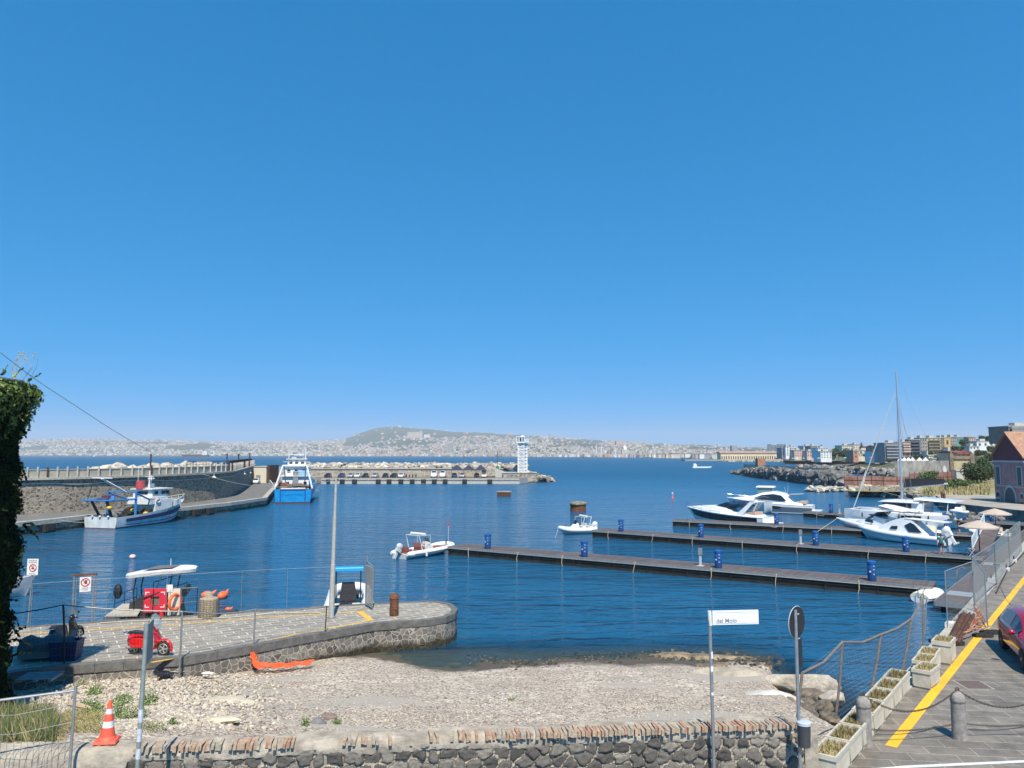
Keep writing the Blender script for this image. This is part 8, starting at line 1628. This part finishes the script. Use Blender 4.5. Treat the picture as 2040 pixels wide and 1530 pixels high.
m, N, L, b = newmat('front_wall_stone'); b.inputs['Roughness'].default_value = .85; at = N.new('ShaderNodeAttribute'); at.attribute_name = 'stone'; co = mapping(N, L)
n2 = nd(N, 'ShaderNodeTexNoise', Scale=14.0, Detail=8.0, Roughness=.7); L.new(co, n2.inputs[0]); n3 = nd(N, 'ShaderNodeTexNoise', Scale=3.0, Detail=4.0); L.new(co, n3.inputs[0])
st = ramp(N, L, at.outputs['Fac'], [(.1, (.065, .058, .05)), (.6, (.125, .112, .096)), (1, (.22, .195, .16))]); mo = ramp(N, L, n3.outputs[0], [(.3, (.2, .17, .13)), (.7, (.42, .37, .29))])
c = mixc(N, L, mth(N, L, 'GREATER_THAN', at.outputs['Fac'], .05), mo.outputs[0], st.outputs[0]); c = mixc(N, L, .7, c, ramp(N, L, n2.outputs[0], [(.3, (.6, .6, .6)), (.7, (1.45, 1.42, 1.36))]).outputs[0], 'MULTIPLY'); L.new(c, b.inputs['Base Color'])
bp = nd(N, 'ShaderNodeBump', Strength=.9, Distance=.02); L.new(n2.outputs[0], bp.inputs['Height']); L.new(bp.outputs[0], b.inputs['Normal'])
o = mb.build('stone_face', m, fw, smooth=55); a_ = o.data.attributes.new('stone', 'FLOAT', 'POINT'); a_.data.foreach_set('value', Cc.ravel().astype('f'))
# mortar bed and coping
plas = mat('rough_lime_plaster', (.3, .255, .2), .95, .3, 2.2, bump=.05, bscale=6, col2=(.42, .37, .29)); 
vs = []; nxp = 300; prof = [(-.03, 3.5), (-.05, 3.6), (.0, 3.7), (.14, 3.73), (.34, 3.735), (.5, 3.72), (.56, 3.6), (.56, 2.6)]
for i in range(nxp):
    x = wl_ * i / (nxp - 1); left = ip(x, [0, 2.9, 3.4], [1, 1, 0])
    for j, (y, z) in enumerate(prof): vs.append((x, y + U(-.015, .015) - .05 * left, z + U(-.012, .012) + .02 * math.sin(x * 2.3 + j) - (.16 if j == 0 and left > .5 else 0)))
k = len(prof); mb = MB(); mb.add(vs, [(i * k + j, i * k + j + 1, (i + 1) * k + j + 1, (i + 1) * k + j) for i in range(nxp - 1) for j in range(k - 1)]); mb.build('mortar_bed', plas, fw, smooth=50)
mb = MB(); x = 3.3
while x < wl_ - .15:
    px = 1020 + (WA.x + x * math.cos(wz)) / (WA.y + x * math.sin(wz)) * F
    pr_ = .97 if px > 1000 else .9 if px < 600 else (.8 if 690 < px < 760 else .12) if px < 860 else .6
    w_ = U(.05, .062)
    if rnd.random() < pr_: mb.cb((x, .05 + U(-.025, .02) - (.0 if px > 1000 else -.02), 3.715 + U(-.018, .012)), (w_, U(.26, .38), U(.08, .125)), U(-.12, .12) + .05, rnd.choice((0, 1, 1, 2, 2)), rx=U(-.08, .04), ry=.09 + U(-.1, .1))
    x += w_ + U(.003, .014)
bkm = [mat('brick_orange', (.35, .2, .13), .9, .25, 9, bump=.012, bscale=25), mat('brick_tan', (.37, .265, .18), .9, .25, 9, bump=.012, bscale=25), mat('brick_pale', (.34, .285, .22), .9, .25, 9, bump=.012, bscale=25)]
mb.build('brick_coping', bkm, fw)
MB().box(wl_ - .02, wl_ + .25, -.05, .6, 2.5, 3.62).build('wall_end', plas, fw)
# street name sign
sp = G(1423, 1540, 2.6); SY = 14.95; sp = Vector((V(1423, 1530, SY).x, SY, 2.6)); t = thing('street_sign', 'white street name sign reading del Molo on a thin galvanised pole', 'street sign', sp); zt = V(1421, 1218, SY).z - 2.6; zb = V(1421, 1246, SY).z - 2.6; wd = 93 / F * SY
MB().tube([(0, 0, -.1), (-.02, 0, zt)], .032, 10).build('pole', galv, t, smooth=50); MB().lathe([(.034, 0), (.034, .01)], 10, (-.02, 0, zt)).build('cap', whitem, t)
MB().tube([(-.01, 0, zb - .0), (-.02, 0, zt + .005)], .037, 10).build('sleeve', whitem, t)
pn = MB().box(.03, wd + .03, -.02, .02, zb + .01, zt + .01).build('sign_panel', mat('enamel_white', (.72, .71, .68), .35, .05, 4), t, rz=R(6)); MB().box(.045, wd + .015, -.0235, -.0202, zb + .032, zb + .037).box(.045, wd + .015, -.0235, -.0202, zt - .025, zt - .0225).build('border_line', mat('faded_line', (.25, .24, .25), .6, .5, 30), pn)
sign_text(pn, 'del Molo', .115, (.31, -.024, zb + .052), (R(90), 0, 0), mat('faded_grey_ink', (.22, .22, .24), .7), bold=.001)
for z, h_ in ((-.62, .13), (-.86, .1), (-1.3, .05)):
    MB().tube([(-.008, 0, zb + z), (-.008, 0, zb + z + h_)], .034, 10).build('sticker', signw, t)
# round sign seen from behind
rp = Vector((V(1594, 1530, 14.9).x, 14.9, 2.6)); t = thing('round_sign', 'round road sign seen from its dark back, narrow plate below', 'road sign', rp); zt = V(1577, 1215, 14.9).z - 2.6; dx = V(1578, 1215, 14.9).x - rp.x + .06
MB().tube([(0, 0, -.1), (dx * .5, 0, zt * .5), (dx, 0, zt)], .032, 10).build('pole', galv, t, smooth=50)
zc = V(1583, 1243, 14.9).z - 2.6; dk = mat('sign_back', (.018, .018, .022), .5, .2, 4); mb = MB()
ds = MB().cyl((0, 0, 0), .3, .02, 28, axis='y').build('disc', dk, t); ds.location = (dx + .05, .06, zc + .02); ds.rotation_euler = (0, 0, R(41))
MB().tube([(.3 * math.cos(a), .01, .3 * math.sin(a)) for a in [j * .2244 for j in range(28)]], .008, 4, closed=True).build('rim', lgrey, ds)
pl = MB().box(-.03, .03, -.01, .01, -.55, 0).build('plate', dk, t); pl.location = (dx + .1, .07, zc - .28); MB().tube([(dx - .05, 0, zc + .18), (dx + .08, .03, zc + .18)], .015, 5).tube([(dx - .03, 0, zc - .28), (dx + .08, .03, zc - .28)], .015, 5).build('clamp', galv, t)
for z, h_ in ((1.15, .14),): MB().tube([(dx * .33, 0, z), (dx * .36, 0, z + h_)], .034, 10).build('sticker', signw, t)
# little bin on the pole
lb = thing('litter_bin', 'small dark grey litter bin strapped to the round sign pole', 'litter bin', Vector((V(1604, 1530, 14.85).x, 14.85, 0))); z0, z1 = V(1604, 1487, 14.85).z, V(1604, 1438, 14.85).z; MB().lathe([(.11, z0), (.125, z1 - .05)], 18).build('body', mat('bin_grey', (.05, .052, .056), .5, .15, 8), lb, smooth=50); MB().lathe([(.135, z1 - .05), (.135, z1), (.12, z1 + .01), (.02, z1 + .015)], 18).build('rim', mat('pale_blue_grey', (.42, .46, .48), .4), lb, smooth=30)
# left pole with parking sign seen edge on
lp = Vector((V(270, 1530, 12.6).x, 12.6, 2.6)); t = thing('parking_sign', 'rectangular road sign seen nearly edge on with grey back on a galvanised pole', 'road sign', lp); zt = V(293, 1242, 12.6).z - 2.6; dx = V(292, 1242, 12.6).x - lp.x
MB().tube([(0, 0, -.1), (dx, 0, zt)], .036, 10).build('pole', mat('pole_green_grey', (.27, .3, .27), .5, .15, 8, metal=.3), t, smooth=50); z1 = V(293, 1245, 12.6).z - 2.6; z0 = V(290, 1325, 12.6).z - 2.6
pn = MB().box(0, .42, -.012, .012, 0, z1 - z0).build('sign_panel', mat('dull_back', (.2, .21, .2), .6, .2, 6), t); pn.location = (dx * .85 + .02, .03, z0); pn.rotation_euler = (0, R(-2), R(104))
for z, h_ in ((zt - 1.55, .2), (zt - 1.85, .2), (zt - 2.12, .16)): MB().tube([(dx * z / zt, 0, z), (dx * (z + h_) / zt, 0, z + h_)], .039, 10).build('sticker', mat('worn_sticker', (.5, .52, .55), .6, .2, 20), t)
# traffic cone
cp = G(213, 1476, 3.76); t = thing('traffic_cone', 'orange traffic cone with two white bands standing tilted on the wall', 'traffic cone', cp); t.rotation_euler = (0, R(2), R(12)); t.scale = (.98, .98, .98)
MB().cb((0, 0, .02), (.4, .36, .05), top=.9).build('base', mat('cone_orange', (.75, .1, .05), .6, .15, 5), t); f_ = lambda z: .13 - .1 * (z - .1) / .62
for i, (a, b_) in enumerate([(.04, .1), (.1, .26), (.26, .37), (.37, .5), (.5, .59), (.59, .73)]):
    r0, r1 = (.165, .13) if i == 0 else (f_(a), f_(b_)); MB().lathe([(r0, a), (r1, b_)] if i < 5 else [(r0, a), (r1, b_), (.02, b_ + .005)], 20).build('cone_body' if i in (0, 1, 3, 5) else 'white_band', MATS['cone_orange'] if i in (0, 1, 3, 5) else mat('reflective_white', (.6, .62, .62), .4, .15, 12), t, smooth=40)
# crowd barrier fence left
a, b_ = Vector((V(-60, 1380, 13.0).x, 13.2, 3.72)), Vector((V(140, 1505, 13.75).x, 13.75, 3.72)); zt = V(140, 1378, 13.75).z
t = thing('mesh_barrier', 'bent galvanised mesh barrier at the bottom left corner', 'fence', (0, 0, 0)); MB().tube([b_ - Vector((0, 0, .3)), Vector((b_.x + .03, b_.y, zt + .09))], .026, 8).build('post', galv, t)
mb = MB(); mb.tube([Vector((a.x, a.y, zt - .02)), Vector((-7.9, 13.7, zt + .01)), Vector((b_.x + .03, b_.y, zt + .02))], .024, 8); mb.build('top_rail', galv, t); mb = MB()
for i in range(16): p = a.lerp(b_, i / 15); mb.tube([(p.x, p.y, 3.3), (p.x + .03 * math.sin(i), p.y, zt)], .0045, 4)
for j in range(5): z = 3.35 + (zt - 3.4) * j / 4.6; mb.tube([(a.x, a.y, z), ((a.x + b_.x) / 2, a.y, z + .02), (b_.x, b_.y, z + .03)], .0045, 4)
mb.build('wire_mesh', galv, t)
# rubble and stones
sm = [mat('pebble_pale', (.5, .44, .35), .9, .2, 6, bump=.01, bscale=20), mat('pebble_cream', (.42, .36, .28), .9, .2, 6, bump=.01, bscale=20), mat('pebble_grey', (.27, .24, .21), .9, .2, 6)]
mb = MB()
for _ in range(6500):
    px = rnd.gauss(260, 130) if rnd.random() < .8 else U(60, 1500); y = U(1342, 1455) if px < 560 else U(1395, 1440)
    g = G(px, y, 2.0)
    for _i in range(4): z = beach_z(g.x, g.y); g = G(px, y, z)
    if px < 60: continue
    rocks(mb, g.x, g.y, g.z + .015, U(.03, .085) * (1 if px < 560 else .55), rnd.choice((0, 1, 1, 1, 2)))
tag(mb.build('rubble_stones', sm), 'pale loose rubble stones covering the upper left of the beach', kind='stuff')
mb = MB()
for _ in range(750):
    px = U(930, 1560); y = 1322 - 16 * abs(math.sin(px * .006)) + rnd.gauss(0, 5.5); p = G(px, y, .05)
    for _i in range(3): p = G(px, y, max(-.05, beach_z(p.x, p.y)))
    rocks(mb, p.x, p.y, p.z, U(.03, .13) * (1.4 if px > 1300 else .8), rnd.choice((0, 0, 0, 1)))
tag(mb.build('weedy_stones', [mat('weedy_stone', (.035, .03, .02), .6, .4, 8), mat('wet_brown_stone', (.12, .095, .06), .6, .4, 8)]), 'dark wet weedy stones along the waterline', kind='stuff')
def rockthing(px, y, z, s, label, m_=limer, seed=1, rz=0, cat='rock'):
    vs, fs = rockmesh(seed, 3, (1, 1, 1)); q = np.random.default_rng(seed); vs = [Vector(v) * (1 + .05 * math.sin(v[0] * 9 + seed) * math.sin(v[1] * 8)) for v in vs]; p = G(px, y, z)
    if z > 1.5:
        for _i in range(5): p = G(px, y, beach_z(p.x, p.y) + .02)
    o = MB().add([Vector((v.x * s[0], v.y * s[1], v.z * s[2])) for v in vs], fs).build('shore_rock', m_, smooth=38); o.location = p; o.rotation_euler = (0, 0, rz); return tag(o, label, cat)
paler = mat('pale_shore_rock', (.34, .3, .24), .9, .25, 2, bump=.06, bscale=7, col2=(.5, .45, .37)); wetr = mat('wet_dark_rock', (.07, .055, .035), .6, .4, 3, bump=.06, bscale=6, col2=(.2, .15, .09)); ochr = mat('ochre_ledge', (.12, .09, .05), .7, .35, 2.5, bump=.05, bscale=6, col2=(.3, .23, .14))
rockthing(1600, 1362, .35, (1.45, .45, .42), 'long pale pitted rock behind the round sign pole', paler, 3, -.15); rockthing(1512, 1392, .55, (2.0, .55, .3), 'long pale flat slab with squared end below the round sign', mat('white_slab', (.46, .43, .38), .9, .2, 2, bump=.04, bscale=7, col2=(.6, .56, .49)), 6, .05)
rockthing(1462, 1345, .32, (1.7, .75, .28), 'flat tan rock ledge at the right end of the beach', mat('tan_slab', (.32, .28, .21), .9, .25, 2, bump=.05, bscale=7, col2=(.44, .38, .29)), 7, -.12); rockthing(1460, 1428, .9, (1.3, .35, .25), 'pale plaster ledge just behind the brick coping', paler, 9, .05)
for i, (px, y, z, s, m_) in enumerate([(1620, 1388, .3, (.7, .35, .35), wetr), (1655, 1392, .35, (.55, .35, .35), paler), (1600, 1402, .3, (.6, .35, .3), wetr), (1640, 1412, .3, (.6, .4, .3), wetr), (1575, 1408, .4, (.5, .3, .3), ochr), (1610, 1420, .45, (.6, .35, .28), wetr), (1655, 1430, .3, (.5, .3, .3), wetr)]):
    rockthing(px, y, z, s, 'dark brown rock between slab and planters, %s' % ['behind the pole', 'pale topped one by the railing', 'under the long slab', 'lowest by the railing foot', 'leftmost under the slab', 'nearest the wall end', 'rightmost'][i], m_, 20 + i, .3 * i)
rockthing(1400, 1311, .02, (2.2, .42, .22), 'low ochre ledge with dark weed at the waterline', ochr, 31, -.05); rockthing(1462, 1313, -.02, (1.9, .28, .14), 'dark weedy reef tip reaching into the water', wetr, 32, -.08); rockthing(1425, 1328, .12, (.9, .3, .18), 'dark wet rock between the two ledges', wetr, 33, .1); rockthing(1340, 1306, .04, (1.1, .35, .14), 'brown wet ledge joining the beach', ochr, 34, 0)
rockthing(438, 1437, 1.9, (.62, .28, .13), 'big flat cream boulder near the coping at the left', mat('cream_slab', (.5, .43, .32), .9, .15, 3, bump=.03, bscale=9), 41, -.1); rockthing(632, 1440, 2.0, (.25, .2, .18), 'blue grey stone by the weeds on the beach', mat('blue_stone', (.15, .15, .15), .9, .2, 4), 42); rockthing(655, 1430, 2.0, (.32, .2, .13), 'purplish stone right of the blue grey one', mat('purple_stone', (.17, .13, .11), .9, .2, 4), 43); rockthing(430, 1398, 1.7, (1.5, .8, .09), 'low pale cement slab spilled on the pebbles', mat('cream_slab', (.5, .43, .32)), 44, .1)
# weeds
def weed(px, y, h_, w_, label, m_=leafm, n=160, seed=0, z0=None):
    p = G(px, y, 2.5)
    for _ in range(5): z = z0 or beach_z(p.x, p.y); p = G(px, y, z)
    q = random.Random(seed); mb = MB()
    for _ in range(n):
        a = q.uniform(0, 6.3); r_ = w_ * q.random() ** .7; x, yy = r_ * math.cos(a), r_ * math.sin(a); k = h_ * q.uniform(.4, 1) * (1.2 - r_ / w_ * .6); c = Vector((x, yy, k * q.random())); d = Vector((q.gauss(0, 1), q.gauss(0, 1), q.gauss(.6, .6))).normalized() * q.uniform(.03, .07); e = d.orthogonal().normalized() * q.uniform(.008, .02)
        mb.add([c, c + d * .5 + e, c + d, c + d * .5 - e], [(0, 1, 2, 3)])
    for _ in range(12): a = q.uniform(0, 6.3); mb.tube([(0, 0, 0), (w_ * .6 * math.cos(a), w_ * .6 * math.sin(a), h_ * .8)], .004, 3)
    o = mb.build('weed', m_); o.location = p; return tag(o, label, 'weed', 'weeds on the beach')
gw = mat('fresh_weed', (.09, .16, .03), .7, .3, 5, col2=(.16, .24, .05)); yw = mat('dusty_weed', (.13, .15, .06), .8, .3, 5, col2=(.24, .25, .11))
for i, (px, y, h_, w_, n, lb) in enumerate([(188, 1384, .4, .28, 420, 'round green weed nearest the shaded rubble'), (296, 1404, .45, .26, 420, 'bright green bush right of the grey pole'), (244, 1402, .35, .3, 360, 'weed just above the traffic cone tip'), (190, 1420, .35, .3, 300, 'weed left of the traffic cone'), (238, 1432, .42, .32, 420, 'green weed directly behind the traffic cone'), (172, 1410, .25, .25, 200, 'small weed at the left of the weed patch'), (345, 1446, .26, .09, 90, 'thin upright weed between pole and cream boulder'), (608, 1446, .25, .12, 130, 'weed left of the blue grey stone'), (672, 1443, .16, .12, 120, 'low weed right of the purplish stone'), (275, 1430, .3, .25, 260, 'pale weed left of the grey pole base'), (300, 1455, .22, .35, 260, 'spreading low weed right of the grey pole'), (160, 1366, .15, .3, 160, 'flat grey green weed on the rubble edge'), (1020, 1394, .06, .18, 50, 'tiny green tuft alone on the pebbles')]):
    weed(px, y, h_, w_, lb, yw if i in (9, 10, 11) else gw, n, i)
# long grasses at the lower left, partly in shade
mb = MB(); q = random.Random(4)
for _ in range(5200):
    px = q.uniform(-30, 205) if q.random() < .7 else q.uniform(-30, 110); y = q.uniform(1385, 1474); z = 3.2 if px < 130 else 2.9; p = G(px, y, z); h_ = q.uniform(.12, .42) * (1.25 if px < 110 else .35); a = q.uniform(0, 6.3); w_ = .007; lx, ly = q.uniform(-.2, .2), q.uniform(-.15, .15); zz = beach_z(p.x, p.y)
    mb.add([(p.x - w_, p.y, zz), (p.x + w_, p.y, zz), (p.x + lx * .5 + w_ * .6, p.y + ly * .5, zz + h_ * .6), (p.x + lx, p.y + ly, zz + h_)], [(0, 1, 2, 3)], q.choice((0, 1, 1)) if px > 110 else q.choice((0, 0, 0, 1)))
tag(mb.build('long_grass', [mat('grass_blade', (.08, .12, .03), .8, .35, 4, col2=(.14, .18, .05)), straw]), 'long green and dry grass in the lower left corner behind the barrier', kind='stuff')
# ivy covered building
iv = thing('ivy_building', 'old building at the left edge with its side covered in dark ivy', 'building', (0, 0, 0)); wallm = mat('old_brown_plaster', (.16, .13, .1), .9, .3, 1)
MB().box(-24, -15.85, 8, 24.1, 0, 11.2).box(-24, -13.4, 9, 18.0, 0, 9.2).box(-24, -15.15, 17, 22.1, 0, 10.4).build('wall', wallm, iv); MB().box(-24.2, -15.8, 7.8, 24.3, 11.2, 11.4).build('roof_edge', concrete, iv)  # the two lower wings are unseen, added to shade the ivy and grass
ivm = mat('ivy_leaf_shaded', (.011, .02, .007), .75, .4, 3, spec=.08, col2=(.022, .038, .011)); ivl = mat('ivy_leaf_sunlit', (.1, .15, .02), .5, .3, 3, col2=(.2, .24, .04))  # side leaves coloured dark as if shaded, paler copy paints sun on the top
q = random.Random(9); mb = MB()
for _ in range(30000):
    z = q.uniform(1.2, 11.3); bul = .1 + .2 * math.sin(z * 1.9) * math.sin(z * .7 + 1) + .1 * math.sin(z * 5.3); top = ip(z, [9.7, 10.4, 11.0, 11.6], [0, .25, .3, .0])
    if q.random() < .72: y = q.uniform(22.2, 24.25); x = -15.85 + max(.02, q.random() ** .4 * (bul + top * (1 if q.random() < .8 else 0)))
    else: x = -15.85 + q.uniform(-.6, bul + top); y = 24.1 + q.random() * .4
    d = Vector((q.gauss(1, .6), q.gauss(0, .6), q.gauss(.0, .6))).normalized(); a = d.orthogonal().normalized(); b_ = d.cross(a); k = q.uniform(.045, .09); c = Vector((x, y, z)); an = q.uniform(0, 6.3); a, b_ = a * math.cos(an) + b_ * math.sin(an), b_ * math.cos(an) - a * math.sin(an)
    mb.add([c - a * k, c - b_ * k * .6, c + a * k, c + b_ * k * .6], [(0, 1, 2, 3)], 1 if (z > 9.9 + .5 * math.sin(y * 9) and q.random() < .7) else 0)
for _ in range(70):
    z0_ = q.uniform(1.8, 11.6); c = Vector((-15.75 + q.uniform(0, .25), q.uniform(22.6, 24.4), z0_)); d = Vector((q.uniform(.2, .9), q.uniform(-.3, .5), q.uniform(-.9, .5) if z0_ < 10.6 else q.uniform(-.1, 1.1))).normalized(); n_ = q.randint(7, 16)
    for i in range(n_):
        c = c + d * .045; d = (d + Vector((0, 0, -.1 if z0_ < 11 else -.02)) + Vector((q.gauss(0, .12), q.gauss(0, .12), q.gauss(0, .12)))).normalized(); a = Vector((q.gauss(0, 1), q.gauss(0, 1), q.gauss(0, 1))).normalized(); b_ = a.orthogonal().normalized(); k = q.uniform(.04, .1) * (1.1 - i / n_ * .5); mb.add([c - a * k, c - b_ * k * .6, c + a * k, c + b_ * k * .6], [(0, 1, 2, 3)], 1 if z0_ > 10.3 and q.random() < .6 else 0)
mb.build('ivy', [ivm, ivl], iv)
mb = MB()
for i in range(9): x = -16.0 + U(-.1, .5); mb.tube([(x, 24, 11.3), (x + U(-.1, .4), 24, 11.8), (x + U(0, .5), 24, 12 + U(0, .3))], .008, 3); mb.sph((x + U(0, .4), 24, 12.0 + U(0, .3)), .03, 5, 4)
mb.build('dry_stems', mat('dry_stem', (.3, .28, .18), .9), iv)
# small litter
t = thing('white_rag', 'crumpled white rag on the beach by the leaning post', 'rag', G(412, 1341, .75)); vs, fs = rockmesh(61, 2, (.3, .12, .06)); MB().add(vs, fs).build('rag', signw, t)
t = thing('driftwood', 'short pale driftwood log among the weeds', 'driftwood', G(158, 1412, 2.4)); MB().tube([(-.35, .1, .1), (.0, 0, .08), (.4, -.1, .04)], [.06, .07, .04], 7).build('log', mat('pale_wood', (.36, .28, .18), .9), t)
